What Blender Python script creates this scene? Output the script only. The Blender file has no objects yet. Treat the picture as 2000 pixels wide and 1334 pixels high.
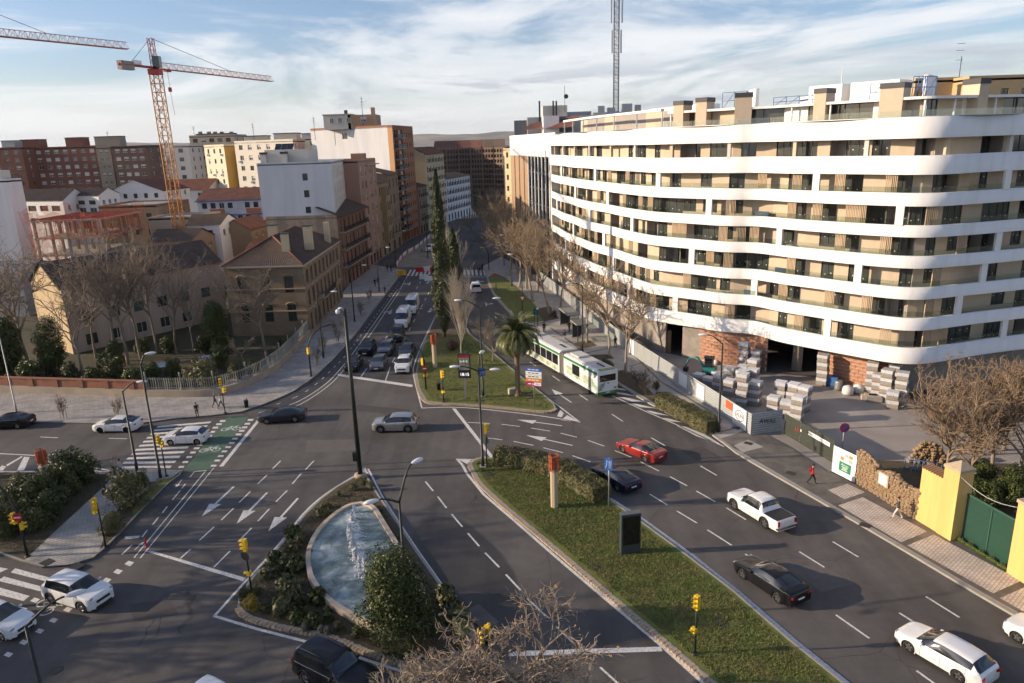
import bpy,bmesh,math,random
from math import sin,cos,pi,radians,sqrt,atan2,hypot,floor
from mathutils import Vector,Matrix
import numpy as np
random.seed(7)
scene = bpy.context.scene
COL = scene.collection
# ------------------------------------------------------------------ camera
CAM_H = 27.0
FPX = 1405.0
ROLL = radians(1.824)
PITCH = math.atan(FPX / 5075.0)
cam_d = bpy.data.cameras.new('camera')
cam = bpy.data.objects.new('camera',cam_d)
COL.objects.link(cam)
cam_d.sensor_fit = 'HORIZONTAL'
cam_d.sensor_width = 36.0
cam_d.lens = 36.0 * FPX / 2000.0
cam_d.clip_start = 0.5
cam_d.clip_end = 30000.0
cam.matrix_world = Matrix.Translation((0,0,CAM_H)) @ Matrix.Rotation(radians(90) - PITCH,4,'X') @ Matrix.Rotation(-ROLL,4,'Z')
scene.camera = cam
# ------------------------------------------------------------------ sky and sun
SUN_EL = radians(17.0)
SUN_AZ = radians(182.0)          # direction towards the sun in the ground plane (x axis = 0)
SKY_TINT = (0.98,1.04,1.26,1)
CLOUD_C = (7.5,7.55,7.7)
GREY_C = (4.2,4.55,5.1)
world = bpy.data.worlds.new('World')
scene.world = world
world.use_nodes = True
nt = world.node_tree
for n in list(nt.nodes):
 nt.nodes.remove(n)
def wn(t,**k):
 n = nt.nodes.new(t)
 for a,b in k.items():
  setattr(n,a,b)
 return n
sky = wn('ShaderNodeTexSky',sky_type='NISHITA',sun_disc=False,sun_elevation=SUN_EL,sun_rotation=pi / 2 - SUN_AZ,altitude=200.0,air_density=1.0,dust_density=1.2,ozone_density=1.2)
bg = wn('ShaderNodeBackground'); bg.inputs['Strength'].default_value = 0.10
wout = wn('ShaderNodeOutputWorld')
tc = wn('ShaderNodeTexCoord')
sep = wn('ShaderNodeSeparateXYZ'); nt.links.new(tc.outputs['Generated'],sep.inputs[0])
def wlink(a,b): nt.links.new(a,b)
def wmath(op,a,b):
 n = wn('ShaderNodeMath',operation=op)
 for k,v in enumerate((a,b)):
  if isinstance(v,(int,float)): n.inputs[k].default_value = v
  else: wlink(v,n.inputs[k])
 return n.outputs[0]
def wrange(v,a,b,c,d):
 n = wn('ShaderNodeMapRange',interpolation_type='SMOOTHSTEP')
 for k,x in zip(('From Min','From Max','To Min','To Max'),(a,b,c,d)): n.inputs[k].default_value = x
 wlink(v,n.inputs['Value']); return n.outputs[0]
def wnoise(scl,rot,loc,detail,dist,rough=0.6):
 mp = wn('ShaderNodeMapping'); mp.inputs['Scale'].default_value = scl; mp.inputs['Rotation'].default_value = rot; mp.inputs['Location'].default_value = loc
 wlink(tc.outputs['Generated'],mp.inputs[0]); nz = wn('ShaderNodeTexNoise'); nz.inputs['Scale'].default_value = 1.0; nz.inputs['Detail'].default_value = detail; nz.inputs['Roughness'].default_value = rough; nz.inputs['Distortion'].default_value = dist
 wlink(mp.outputs[0],nz.inputs['Vector']); return nz.outputs['Fac']
def wmix(f,a,b):
 n = wn('ShaderNodeMix',data_type='RGBA'); wlink(f,n.inputs[0])
 for k,v in ((6,a),(7,b)):
  if isinstance(v,tuple): n.inputs[k].default_value = (*v,1)
  else: wlink(v,n.inputs[k])
 return n.outputs[2]
tint = wn('ShaderNodeMix',data_type='RGBA',blend_type='MULTIPLY'); tint.inputs[0].default_value = 1.0; tint.inputs[7].default_value = SKY_TINT
wlink(sky.outputs[0],tint.inputs[6])
veil = wrange(wnoise((1.7,1.7,11.0),(0,radians(7),0),(3.1,1.7,0.35),7,0.7),0.44,0.60,0.0,1.0)     # high streaky cloud
fine = wrange(wnoise((5.0,5.0,34.0),(0,radians(9),0),(1.1,4.7,0.2),6,0.5),0.3,0.7,0.72,1.0)
low = wrange(sep.outputs['Z'],0.0,0.10,0.80,0.0)                                                              # pale band on the horizon
veil = wmath('MAXIMUM',wmath('MULTIPLY',wmath('MULTIPLY',veil,fine),0.88),low)
veil = wmath('MULTIPLY',veil,wrange(sep.outputs['Z'],0.14,0.55,1.0,0.30))                                      # thinner where one looks up through less of it
c = wmix(veil,tint.outputs[2],CLOUD_C)
grey = wrange(wnoise((2.6,2.6,21.0),(0,0,0),(8.35,2.2,1.3),7,0.5),0.53,0.62,0.0,0.8)                  # flat grey cloud bars low in the sky
grey = wmath('MULTIPLY',grey,wmath('MULTIPLY',wrange(sep.outputs['Z'],0.015,0.045,0.0,1.0),wrange(sep.outputs['Z'],0.075,0.105,1.0,0.0)))
c = wmix(grey,c,GREY_C)
wlink(c,bg.inputs['Color']); wlink(bg.outputs[0],wout.inputs['Surface'])
sun_d = bpy.data.lights.new('sun','SUN')
sun_d.energy = 5.0
sun_d.angle = radians(0.6)
sun_d.color = (1.0,0.80,0.585)
sun = bpy.data.objects.new('sun',sun_d); COL.objects.link(sun)
SDIR = Vector((cos(SUN_AZ) * cos(SUN_EL),sin(SUN_AZ) * cos(SUN_EL),sin(SUN_EL)))
sun.rotation_euler = SDIR.to_track_quat('Z','Y').to_euler()
sun.location = (-80,0,60)
vs = scene.view_settings
vs.view_transform = 'Standard'; vs.look = 'None'; vs.exposure = 0.42; vs.gamma = 1.0; vs.use_curve_mapping = False
scene.cycles.use_adaptive_sampling = True
scene.cycles.adaptive_threshold = 0.03
scene.cycles.max_bounces = 4
scene.cycles.diffuse_bounces = 2
scene.cycles.glossy_bounces = 2
scene.cycles.transparent_max_bounces = 8
scene.cycles.transmission_bounces = 2
scene.cycles.volume_bounces = 0
scene.cycles.caustics_reflective = False
scene.cycles.caustics_refractive = False
# ------------------------------------------------------------------ pixel of the photograph (2000 x 1334) -> point in the place
CR,SR,CP,SP = cos(ROLL),sin(ROLL),cos(PITCH),sin(PITCH)
def ray(px,py):
 X = (px - 1000.0) / FPX; Y = -(py - 667.0) / FPX
 x = X * CR + Y * SR; y = -X * SR + Y * CR
 return Vector((x,CP + y * SP,-SP + y * CP))
def G(px,py,z=0.0):
 v = ray(px,py); t = (z - CAM_H) / v.z
 return Vector((v.x * t,v.y * t,z))
def GY(px,py,Y):
 v = ray(px,py); t = Y / v.y
 return Vector((v.x * t,Y,CAM_H + v.z * t))
def GXY(px,py,Y):
 p = GY(px,py,Y); return (p.x,p.y)
def Zat(x,y,py,px=None):
 # height over ground point (x,y) that projects to image row py
 lo,hi = -20.0,150.0
 for _ in range(50):
  m = (lo + hi) / 2
  if proj(x,y,m)[1] > py: lo = m
  else: hi = m
 return (lo + hi) / 2
def proj(x,y,z):
 vx,vy,vz = x,y,z - CAM_H
 dep = vy * CP - vz * SP; yy = vy * SP + vz * CP
 a,b = vx / dep,yy / dep
 return (1000 + FPX * (a * CR - b * SR),667 - FPX * (a * SR + b * CR))
# ------------------------------------------------------------------ materials
MATS = {}
def mat(name,col,rough=0.7,metal=0.0,var=0.0,vscale=3.0,bump=0.0,bscale=20.0,spec=0.5,col2=None,mixscale=1.0,coat=0.0,streak=False,detail=5.0,alpha=1.0,trans=0.0,emit=None,lo=0.35,hi=0.65,thresh=None):
 if name in MATS: return MATS[name]
 m = bpy.data.materials.new(name); m.use_nodes = True
 t = m.node_tree; b = t.nodes['Principled BSDF']
 c = (col[0],col[1],col[2],1)
 b.inputs['Base Color'].default_value = c
 b.inputs['Roughness'].default_value = rough
 b.inputs['Metallic'].default_value = metal
 b.inputs['Specular IOR Level'].default_value = spec
 b.inputs['Coat Weight'].default_value = coat
 b.inputs['Coat Roughness'].default_value = 0.06
 if trans: b.inputs['Transmission Weight'].default_value = trans
 if alpha < 1: b.inputs['Alpha'].default_value = alpha
 if emit:
  b.inputs['Emission Color'].default_value = (emit[0],emit[1],emit[2],1); b.inputs['Emission Strength'].default_value = emit[3]
 if var or bump or col2:
  tcn = t.nodes.new('ShaderNodeTexCoord')
  src = tcn.outputs['Object']
  if streak:
   mp = t.nodes.new('ShaderNodeMapping'); mp.inputs['Scale'].default_value = (1,1,0.12); t.links.new(src,mp.inputs[0]); src = mp.outputs[0]
  cur = None
  if col2:
   nz = t.nodes.new('ShaderNodeTexNoise'); nz.inputs['Scale'].default_value = mixscale; nz.inputs['Detail'].default_value = detail; nz.inputs['Roughness'].default_value = 0.62
   t.links.new(src,nz.inputs['Vector'])
   mr = t.nodes.new('ShaderNodeMapRange'); mr.inputs['From Min'].default_value = lo; mr.inputs['From Max'].default_value = hi
   t.links.new(nz.outputs['Fac'],mr.inputs['Value'])
   mx = t.nodes.new('ShaderNodeMix'); mx.data_type = 'RGBA'
   mx.inputs[6].default_value = c; mx.inputs[7].default_value = (col2[0],col2[1],col2[2],1)
   t.links.new(mr.outputs[0],mx.inputs[0]); cur = mx.outputs[2]
  if var:
   nz2 = t.nodes.new('ShaderNodeTexNoise'); nz2.inputs['Scale'].default_value = vscale; nz2.inputs['Detail'].default_value = 6; nz2.inputs['Roughness'].default_value = 0.7
   t.links.new(src,nz2.inputs['Vector'])
   mr2 = t.nodes.new('ShaderNodeMapRange'); mr2.inputs['From Min'].default_value = 0.25; mr2.inputs['From Max'].default_value = 0.75
   mr2.inputs['To Min'].default_value = 1 - var; mr2.inputs['To Max'].default_value = 1 + var
   t.links.new(nz2.outputs['Fac'],mr2.inputs['Value'])
   vm = t.nodes.new('ShaderNodeVectorMath'); vm.operation = 'SCALE'
   if cur is None: vm.inputs[0].default_value = col[:3]
   else: t.links.new(cur,vm.inputs[0])
   t.links.new(mr2.outputs[0],vm.inputs['Scale']); cur = vm.outputs[0]
  if cur is not None: t.links.new(cur,b.inputs['Base Color'])
  if bump:
   nb = t.nodes.new('ShaderNodeTexNoise'); nb.inputs['Scale'].default_value = bscale; nb.inputs['Detail'].default_value = 4
   t.links.new(tcn.outputs['Object'],nb.inputs['Vector'])
   bn = t.nodes.new('ShaderNodeBump'); bn.inputs['Strength'].default_value = bump; bn.inputs['Distance'].default_value = 0.05
   t.links.new(nb.outputs['Fac'],bn.inputs['Height']); t.links.new(bn.outputs[0],b.inputs['Normal'])
 MATS[name] = m
 return m
# ------------------------------------------------------------------ mesh collector
class MB:
 def __init__(s): s.v = []; s.f = []; s.m = []; s.mats = []; s.sm = []
 def mi(s,m):
  if m not in s.mats: s.mats.append(m)
  return s.mats.index(m)
 def face(s,pts,m=None,smooth=False):
  i = len(s.v); s.v.extend([tuple(p) for p in pts]); s.f.append(tuple(range(i,i + len(pts)))); s.m.append(s.mi(m) if m else 0); s.sm.append(smooth)
 def box(s,x0,x1,y0,y1,z0,z1,m=None,M=None):
  p = [(x0,y0,z0),(x1,y0,z0),(x1,y1,z0),(x0,y1,z0),(x0,y0,z1),(x1,y0,z1),(x1,y1,z1),(x0,y1,z1)]
  if M is not None: p = [tuple(M @ Vector(q)) for q in p]
  i = len(s.v); s.v.extend(p); k = s.mi(m) if m else 0
  for f in ((0,3,2,1),(4,5,6,7),(0,1,5,4),(1,2,6,5),(2,3,7,6),(3,0,4,7)):
   s.f.append(tuple(i + a for a in f)); s.m.append(k); s.sm.append(False)
  return s
 def cbox(s,cx,cy,cz,sx,sy,sz,m=None,rz=0.0,M=None):
  R = Matrix.Translation((cx,cy,cz)) @ Matrix.Rotation(rz,4,'Z')
  if M is not None: R = M @ R
  return s.box(-sx / 2,sx / 2,-sy / 2,sy / 2,-sz / 2,sz / 2,m,R)
 def prism(s,pts,z0,z1,m=None,mtop=None,bottom=True):
  n = len(pts); i = len(s.v); k = s.mi(m) if m else 0; kt = s.mi(mtop) if mtop else k
  a = sum(pts[j][0] * pts[(j + 1) % n][1] - pts[(j + 1) % n][0] * pts[j][1] for j in range(n))
  if a < 0: pts = list(pts)[::-1]
  for z in (z0,z1): s.v.extend([(p[0],p[1],z) for p in pts])
  for j in range(n):
   q = (j + 1) % n
   s.f.append((i + j,i + q,i + n + q,i + n + j)); s.m.append(k); s.sm.append(False)
  s.f.append(tuple(range(i + n,i + 2 * n))); s.m.append(kt); s.sm.append(False)
  if bottom:
   s.f.append(tuple(range(i + n - 1,i - 1,-1))); s.m.append(k); s.sm.append(False)
  return s
 def tube(s,path,rad,n=6,m=None,cap=True,smooth=True):
  path = [Vector(p) for p in path]; k = s.mi(m) if m else 0
  if not isinstance(rad,(list,tuple)): rad = [rad] * len(path)
  i0 = len(s.v); up = None
  for j,p in enumerate(path):
   a = path[max(j - 1,0)]; b = path[min(j + 1,len(path) - 1)]
   d = (b - a)
   if d.length < 1e-9: d = Vector((0,0,1))
   d.normalize()
   if up is None:
    up = Vector((1,0,0)) if abs(d.x) < 0.8 else Vector((0,1,0))
   u = up - d * up.dot(d)
   if u.length < 1e-4: u = Vector((0,1,0)) - d * d.y
   u.normalize(); w = d.cross(u); up = u
   for q in range(n):
    t = 2 * pi * q / n
    s.v.append(tuple(p + (u * cos(t) + w * sin(t)) * rad[j]))
  for j in range(len(path) - 1):
   for q in range(n):
    r = (q + 1) % n
    s.f.append((i0 + j * n + q,i0 + j * n + r,i0 + (j + 1) * n + r,i0 + (j + 1) * n + q)); s.m.append(k); s.sm.append(smooth)
  if cap:
   s.f.append(tuple(i0 + q for q in range(n - 1,-1,-1))); s.m.append(k); s.sm.append(False)
   e = i0 + (len(path) - 1) * n
   s.f.append(tuple(e + q for q in range(n))); s.m.append(k); s.sm.append(False)
  return s
 def lathe(s,prof,n=16,m=None,M=None,smooth=True,cap=True):
  i0 = len(s.v); k = s.mi(m) if m else 0
  for (r,z) in prof:
   for q in range(n):
    t = 2 * pi * q / n; p = Vector((r * cos(t),r * sin(t),z))
    s.v.append(tuple(M @ p if M is not None else p))
  for j in range(len(prof) - 1):
   for q in range(n):
    r = (q + 1) % n
    s.f.append((i0 + j * n + q,i0 + j * n + r,i0 + (j + 1) * n + r,i0 + (j + 1) * n + q)); s.m.append(k); s.sm.append(smooth)
  if cap:
   s.f.append(tuple(i0 + q for q in range(n - 1,-1,-1))); s.m.append(k); s.sm.append(False)
   e = i0 + (len(prof) - 1) * n
   s.f.append(tuple(e + q for q in range(n))); s.m.append(k); s.sm.append(False)
  return s
 def mesh(s,name,mats=None):
  me = bpy.data.meshes.new(name)
  me.from_pydata(s.v,[],s.f)
  for m in (mats or s.mats): me.materials.append(m)
  if s.f:
   me.polygons.foreach_set('material_index',s.m)
   me.polygons.foreach_set('use_smooth',s.sm)
  me.update()
  return me
 def build(s,name,m=None,parent=None,loc=None,rz=None):
  return obj(name,s.mesh(name,[m] if m else None),parent,loc,rz)
def obj(name,me,parent=None,loc=None,rz=None):
 o = bpy.data.objects.new(name,me); COL.objects.link(o)
 if parent is not None: o.parent = parent
 if loc is not None: o.location = loc
 if rz is not None: o.rotation_euler = (0,0,rz)
 return o
def tag(o,label,cat,group=None):
 o['label'] = label; o['category'] = cat
 if group: o['group'] = group
 return o
def thing(name,label,cat,loc=(0,0,0),rz=0.0,group=None):
 o = bpy.data.objects.new(name,None); COL.objects.link(o)
 o.empty_display_size = 0.2
 o.location = loc; o.rotation_euler = (0,0,rz)
 return tag(o,label,cat,group)
def struct(name,mb,m=None):
 o = mb.build(name,m); o['kind'] = 'structure'; return o
def stuffpart(o): o['kind'] = 'stuff'; return o
KIDS = {}
def copy_tree(o,loc=None,rz=None,label=None,sc=None,parent=None):
 c = o.copy(); COL.objects.link(c)
 if parent is not None: c.parent = parent
 if loc is not None: c.location = loc
 if rz is not None: c.rotation_euler = (0,0,rz)
 if sc is not None: c.scale = (sc,sc,sc) if not isinstance(sc,tuple) else sc
 if label: c['label'] = label
 for ch in o.children:
  copy_tree(ch,parent=c)
 return c
def area2(pts):
 return sum(pts[i][0] * pts[(i + 1) % len(pts)][1] - pts[(i + 1) % len(pts)][0] * pts[i][1] for i in range(len(pts)))
def gl(pix,z=0.0): return [tuple(G(a,b,z)[:2]) for a,b in pix]
def smooth_line(pts,step=0.5,closed=False):
 # Catmull-Rom resample of 2D points
 P = [Vector((p[0],p[1])) for p in pts]; n = len(P); out = []
 seg = n if closed else n - 1
 for i in range(seg):
  p0 = P[(i - 1) % n] if closed or i > 0 else P[0]
  p1 = P[i]; p2 = P[(i + 1) % n]
  p3 = P[(i + 2) % n] if closed or i + 2 < n else P[n - 1]
  k = max(1,int((p2 - p1).length / step))
  for j in range(k):
   t = j / k
   out.append(0.5 * ((2 * p1) + (p2 - p0) * t + (2 * p0 - 5 * p1 + 4 * p2 - p3) * t * t + (3 * p1 - p0 - 3 * p2 + p3) * t ** 3))
 if not closed: out.append(P[-1])
 return [(p.x,p.y) for p in out]
def offset_line(pts,d,closed=False):
 n = len(pts); out = []
 for i in range(n):
  a = pts[(i - 1) % n] if closed or i > 0 else pts[i]
  b = pts[(i + 1) % n] if closed or i < n - 1 else pts[i]
  dx,dy = b[0] - a[0],b[1] - a[1]; l = hypot(dx,dy) or 1
  out.append((pts[i][0] + d * dy / l,pts[i][1] - d * dx / l))     # positive = to the right of travel
 return out
def strip(mb,pts,w,z0,z1,m=None,side=0.0,closed=False):
 # wall-like ribbon of width w along pts; side: -1 left, 0 centred, 1 right
 a = offset_line(pts,w * (side - 1) / 2,closed); b = offset_line(pts,w * (side + 1) / 2,closed)
 n = len(pts); r = n if closed else n - 1
 for i in range(r):
  j = (i + 1) % n
  A0,A1,B0,B1 = a[i],a[j],b[i],b[j]
  mb.face([(*A0,z1),(*B0,z1),(*B1,z1),(*A1,z1)],m)
  if z1 > z0:
   mb.face([(*A0,z0),(*A0,z1),(*A1,z1),(*A1,z0)],m)
   mb.face([(*B0,z0),(*B1,z0),(*B1,z1),(*B0,z1)],m)
 if not closed and z1 > z0:
  mb.face([(*a[0],z0),(*b[0],z0),(*b[0],z1),(*a[0],z1)],m)
  mb.face([(*b[-1],z0),(*a[-1],z0),(*a[-1],z1),(*b[-1],z1)],m)
 return mb
def flat(mb,pts,z,m=None):
 if area2(pts) < 0: pts = pts[::-1]
 mb.face([(p[0],p[1],z) for p in pts],m); return mb
# ================================================================== ground, road, pavements
def asphalt_mat():
 m = bpy.data.materials.new('asphalt'); m.use_nodes = True
 t = m.node_tree; b = t.nodes['Principled BSDF']; N = t.nodes.new; L = t.links.new
 tcn = N('ShaderNodeTexCoord'); O = tcn.outputs['Object']
 def noise(scale,det,rough=0.6,sc=None,rot=0):
  n = N('ShaderNodeTexNoise'); n.inputs['Scale'].default_value = scale; n.inputs['Detail'].default_value = det; n.inputs['Roughness'].default_value = rough
  if sc:
   mp = N('ShaderNodeMapping'); mp.inputs['Scale'].default_value = sc; mp.inputs['Rotation'].default_value = (0,0,rot); L(O,mp.inputs[0]); L(mp.outputs[0],n.inputs['Vector'])
  else: L(O,n.inputs['Vector'])
  return n.outputs['Fac']
 def rng(src,a,b2,c,d):
  n = N('ShaderNodeMapRange'); n.inputs['From Min'].default_value = a; n.inputs['From Max'].default_value = b2; n.inputs['To Min'].default_value = c; n.inputs['To Max'].default_value = d; L(src,n.inputs['Value']); return n.outputs[0]
 def mul(a,b2):
  n = N('ShaderNodeMath'); n.operation = 'MULTIPLY'; L(a,n.inputs[0])
  if isinstance(b2,float): n.inputs[1].default_value = b2
  else: L(b2,n.inputs[1])
  return n.outputs[0]
 f = rng(noise(0.11,5),0.3,0.7,0.72,1.30)
 f = mul(f,rng(noise(1.1,6,0.7),0.25,0.75,0.86,1.14))
 f = mul(f,rng(noise(45.0,3,0.8),0.25,0.75,0.72,1.28))
 f = mul(f,rng(noise(0.55,3,0.5,(1.0,0.07,1.0),radians(-38)),0.35,0.7,1.14,0.80))     # tyre tracks along the avenue
 # cracks and sealed joints
 nz = N('ShaderNodeTexNoise'); nz.inputs['Scale'].default_value = 0.7; nz.inputs['Detail'].default_value = 4; L(O,nz.inputs['Vector'])
 ad = N('ShaderNodeMix'); ad.data_type = 'RGBA'; ad.inputs[0].default_value = 0.30; L(O,ad.inputs[6]); L(nz.outputs['Color'],ad.inputs[7])
 vo = N('ShaderNodeTexVoronoi'); vo.feature = 'DISTANCE_TO_EDGE'; vo.inputs['Scale'].default_value = 0.17; vo.inputs['Randomness'].default_value = 1.0
 sc = N('ShaderNodeVectorMath'); sc.operation = 'SCALE'; sc.inputs['Scale'].default_value = 1.4; L(ad.outputs[2],sc.inputs[0]); L(sc.outputs[0],vo.inputs['Vector'])
 crack = rng(vo.outputs['Distance'],0.0,0.0065,0.45,1.0)
 cm = rng(noise(0.09,2),0.46,0.6,0.0,1.0)
 cmx = N('ShaderNodeMix'); cmx.data_type = 'FLOAT'; L(cm,cmx.inputs[0]); cmx.inputs[2].default_value = 1.0; L(crack,cmx.inputs[3])
 f = mul(f,cmx.outputs[0])
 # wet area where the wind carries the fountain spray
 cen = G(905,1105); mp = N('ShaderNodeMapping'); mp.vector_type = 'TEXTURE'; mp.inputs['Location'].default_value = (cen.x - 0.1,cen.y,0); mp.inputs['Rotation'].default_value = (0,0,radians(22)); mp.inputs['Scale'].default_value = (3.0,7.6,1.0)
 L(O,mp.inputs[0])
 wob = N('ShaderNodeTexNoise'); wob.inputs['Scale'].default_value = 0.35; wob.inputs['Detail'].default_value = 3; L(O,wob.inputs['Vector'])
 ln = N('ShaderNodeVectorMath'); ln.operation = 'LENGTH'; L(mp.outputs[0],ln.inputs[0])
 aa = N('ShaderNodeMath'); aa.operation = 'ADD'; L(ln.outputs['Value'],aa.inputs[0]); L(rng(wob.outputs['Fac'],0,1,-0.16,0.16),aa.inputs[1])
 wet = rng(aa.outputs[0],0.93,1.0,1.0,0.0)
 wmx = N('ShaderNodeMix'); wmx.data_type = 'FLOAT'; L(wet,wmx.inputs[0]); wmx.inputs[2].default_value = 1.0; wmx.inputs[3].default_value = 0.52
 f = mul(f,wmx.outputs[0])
 v = N('ShaderNodeVectorMath'); v.operation = 'SCALE'; v.inputs[0].default_value = (0.093,0.085,0.080); L(f,v.inputs['Scale']); L(v.outputs[0],b.inputs['Base Color'])
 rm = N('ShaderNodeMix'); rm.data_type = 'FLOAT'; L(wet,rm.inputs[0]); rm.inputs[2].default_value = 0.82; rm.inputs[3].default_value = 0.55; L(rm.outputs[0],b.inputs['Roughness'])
 nb = N('ShaderNodeTexNoise'); nb.inputs['Scale'].default_value = 60; nb.inputs['Detail'].default_value = 2; L(O,nb.inputs['Vector'])
 bn = N('ShaderNodeBump'); bn.inputs['Strength'].default_value = 0.25; bn.inputs['Distance'].default_value = 0.02; L(nb.outputs['Fac'],bn.inputs['Height']); L(bn.outputs[0],b.inputs['Normal'])
 b.inputs['Specular IOR Level'].default_value = 0.35
 MATS['asphalt'] = m
 return m
def tile_mat(name,c1,c2,cm,w,h,rot=0.0,mortar=0.02,off=0.5,rough=0.75):
 m = bpy.data.materials.new(name); m.use_nodes = True
 t = m.node_tree; b = t.nodes['Principled BSDF']; N = t.nodes.new; L = t.links.new
 tcn = N('ShaderNodeTexCoord'); mp = N('ShaderNodeMapping'); mp.inputs['Rotation'].default_value = (0,0,rot); L(tcn.outputs['Object'],mp.inputs[0])
 br = N('ShaderNodeTexBrick'); br.inputs['Color1'].default_value = (*c1,1); br.inputs['Color2'].default_value = (*c2,1); br.inputs['Mortar'].default_value = (*cm,1)
 br.inputs['Scale'].default_value = 1.0; br.inputs['Brick Width'].default_value = w; br.inputs['Row Height'].default_value = h; br.inputs['Mortar Size'].default_value = mortar; br.offset = off
 L(mp.outputs[0],br.inputs['Vector'])
 nz = N('ShaderNodeTexNoise'); nz.inputs['Scale'].default_value = 0.6; nz.inputs['Detail'].default_value = 6; nz.inputs['Roughness'].default_value = 0.7; L(tcn.outputs['Object'],nz.inputs['Vector'])
 mr = N('ShaderNodeMapRange'); mr.inputs['From Min'].default_value = 0.3; mr.inputs['From Max'].default_value = 0.7; mr.inputs['To Min'].default_value = 0.68; mr.inputs['To Max'].default_value = 1.25; L(nz.outputs['Fac'],mr.inputs['Value'])
 v = N('ShaderNodeVectorMath'); v.operation = 'SCALE'; L(br.outputs['Color'],v.inputs[0]); L(mr.outputs[0],v.inputs['Scale']); L(v.outputs[0],b.inputs['Base Color'])
 b.inputs['Roughness'].default_value = rough
 bn = N('ShaderNodeBump'); bn.inputs['Strength'].default_value = 0.3; bn.inputs['Distance'].default_value = 0.02; bn.invert = True; L(br.outputs['Fac'],bn.inputs['Height']); L(bn.outputs[0],b.inputs['Normal'])
 MATS[name] = m; return m
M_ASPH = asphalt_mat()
M_BIKE = mat('bike_lane_asphalt',(0.042,0.043,0.048),0.85,var=0.15,vscale=2.0,bump=0.2,bscale=60)
M_GREEN = mat('green_lane_paint',(0.085,0.16,0.10),0.8,var=0.22,vscale=3.0,col2=(0.06,0.10,0.07),mixscale=6)
M_PAINT = mat('road_paint',(0.66,0.64,0.60),0.75,var=0.16,vscale=8.0,col2=(0.24,0.225,0.21),mixscale=6.0,lo=0.50,hi=0.72)
M_KERB = mat('kerb_stone',(0.30,0.28,0.25),0.8,var=0.2,vscale=3.0)
M_COBBLE = mat('kerb_cobble',(0.36,0.28,0.20),0.85,var=0.25,vscale=5.0)
M_SLAB = tile_mat('paving_slab',(0.36,0.33,0.30),(0.31,0.29,0.27),(0.20,0.19,0.18),0.6,0.4,radians(8))
M_SLAB2 = tile_mat('paving_slab_grey',(0.30,0.30,0.30),(0.26,0.26,0.27),(0.16,0.16,0.16),0.6,0.4,radians(-4))
M_CONC = mat('concrete_paving',(0.40,0.375,0.34),0.8,var=0.16,vscale=0.9,col2=(0.33,0.31,0.28),mixscale=0.5)
M_TILE = tile_mat('sidewalk_tile',(0.62,0.54,0.46),(0.56,0.48,0.41),(0.33,0.28,0.24),0.40,0.20,radians(-40),0.022)
M_TILE2 = tile_mat('path_tile',(0.46,0.42,0.36),(0.40,0.37,0.32),(0.25,0.23,0.20),0.4,0.2,radians(20),0.02)
M_DARKPAVE = mat('dark_paving',(0.085,0.078,0.07),0.6,var=0.3,vscale=0.7,col2=(0.15,0.135,0.12),mixscale=0.35)
M_SOIL = mat('soil',(0.10,0.068,0.045),0.95,var=0.35,vscale=2.5,bump=0.6,bscale=6,col2=(0.06,0.06,0.03),mixscale=1.2)
M_GRASS = mat('lawn',(0.108,0.135,0.026),0.9,var=0.28,vscale=1.4,bump=0.7,bscale=18,col2=(0.19,0.155,0.055),mixscale=0.45,lo=0.45,hi=0.72)
M_YARD = mat('yard_dust',(0.33,0.30,0.275),0.95,var=0.18,vscale=1.0,col2=(0.24,0.215,0.195),mixscale=0.25,bump=0.3,bscale=8)
M_LAND = mat('far_land',(0.16,0.145,0.12),0.95,var=0.3,vscale=0.02,col2=(0.10,0.11,0.07),mixscale=0.006)
gnd = MB(); gnd.face([(-9000,-600,-0.06),(9000,-600,-0.06),(9000,14000,-0.06),(-9000,14000,-0.06)])
struct('ground',gnd,M_LAND)
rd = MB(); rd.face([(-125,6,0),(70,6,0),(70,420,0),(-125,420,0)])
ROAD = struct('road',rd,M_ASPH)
_zc = [0.0]
def paint(name,pts,m=None,z=0.004):
 mb = MB(); flat(mb,pts,z); o = mb.build(name,m or M_PAINT,ROAD); return o
def pxpoly(name,pix,m=None,z=0.004): return paint(name,gl(pix),m,z)
def dash(p,q,w=0.13,name='lane_dash',z=0.004):
 a = G(*p); b = G(*q); d = (b - a).normalized(); n = Vector((d.y,-d.x,0)) * w / 2
 return paint(name,[tuple((a + n)[:2]),tuple((b + n)[:2]),tuple((b - n)[:2]),tuple((a - n)[:2])],z=z)
def dashed(p,q,L,gap,w=0.13,t0=0.0):
 a = G(*p); b = G(*q); D = (b - a).length; d = (b - a) / D; n = Vector((d.y,-d.x,0)) * w / 2; s = t0
 while s + L < D:
  u,v = a + d * s,a + d * (s + L)
  paint('lane_dash',[tuple((u + n)[:2]),tuple((v + n)[:2]),tuple((v - n)[:2]),tuple((u - n)[:2])]); s += L + gap
def line(pix,w=0.15,name='edge_line',step=1.0,smooth=True,z=0.004):
 pts = gl(pix)
 if smooth and len(pts) > 2: pts = smooth_line(pts,step)
 mb = MB(); strip(mb,pts,w,z,z); return mb.build(name,M_PAINT,ROAD)
def arrow(tip,tail,w=0.16,hw=0.95,hl=None):
 a = G(*tip); b = G(*tail); L = (b - a).length; d = (a - b).normalized(); n = Vector((d.y,-d.x,0)); hl = hl or L * 0.40
 h = a - d * hl
 pts = [a,h + n * hw / 2,h + n * w / 2,b + n * w / 2,b - n * w / 2,h - n * w / 2,h - n * hw / 2]
 return paint('arrow_marking',[tuple(p[:2]) for p in pts])
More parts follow.
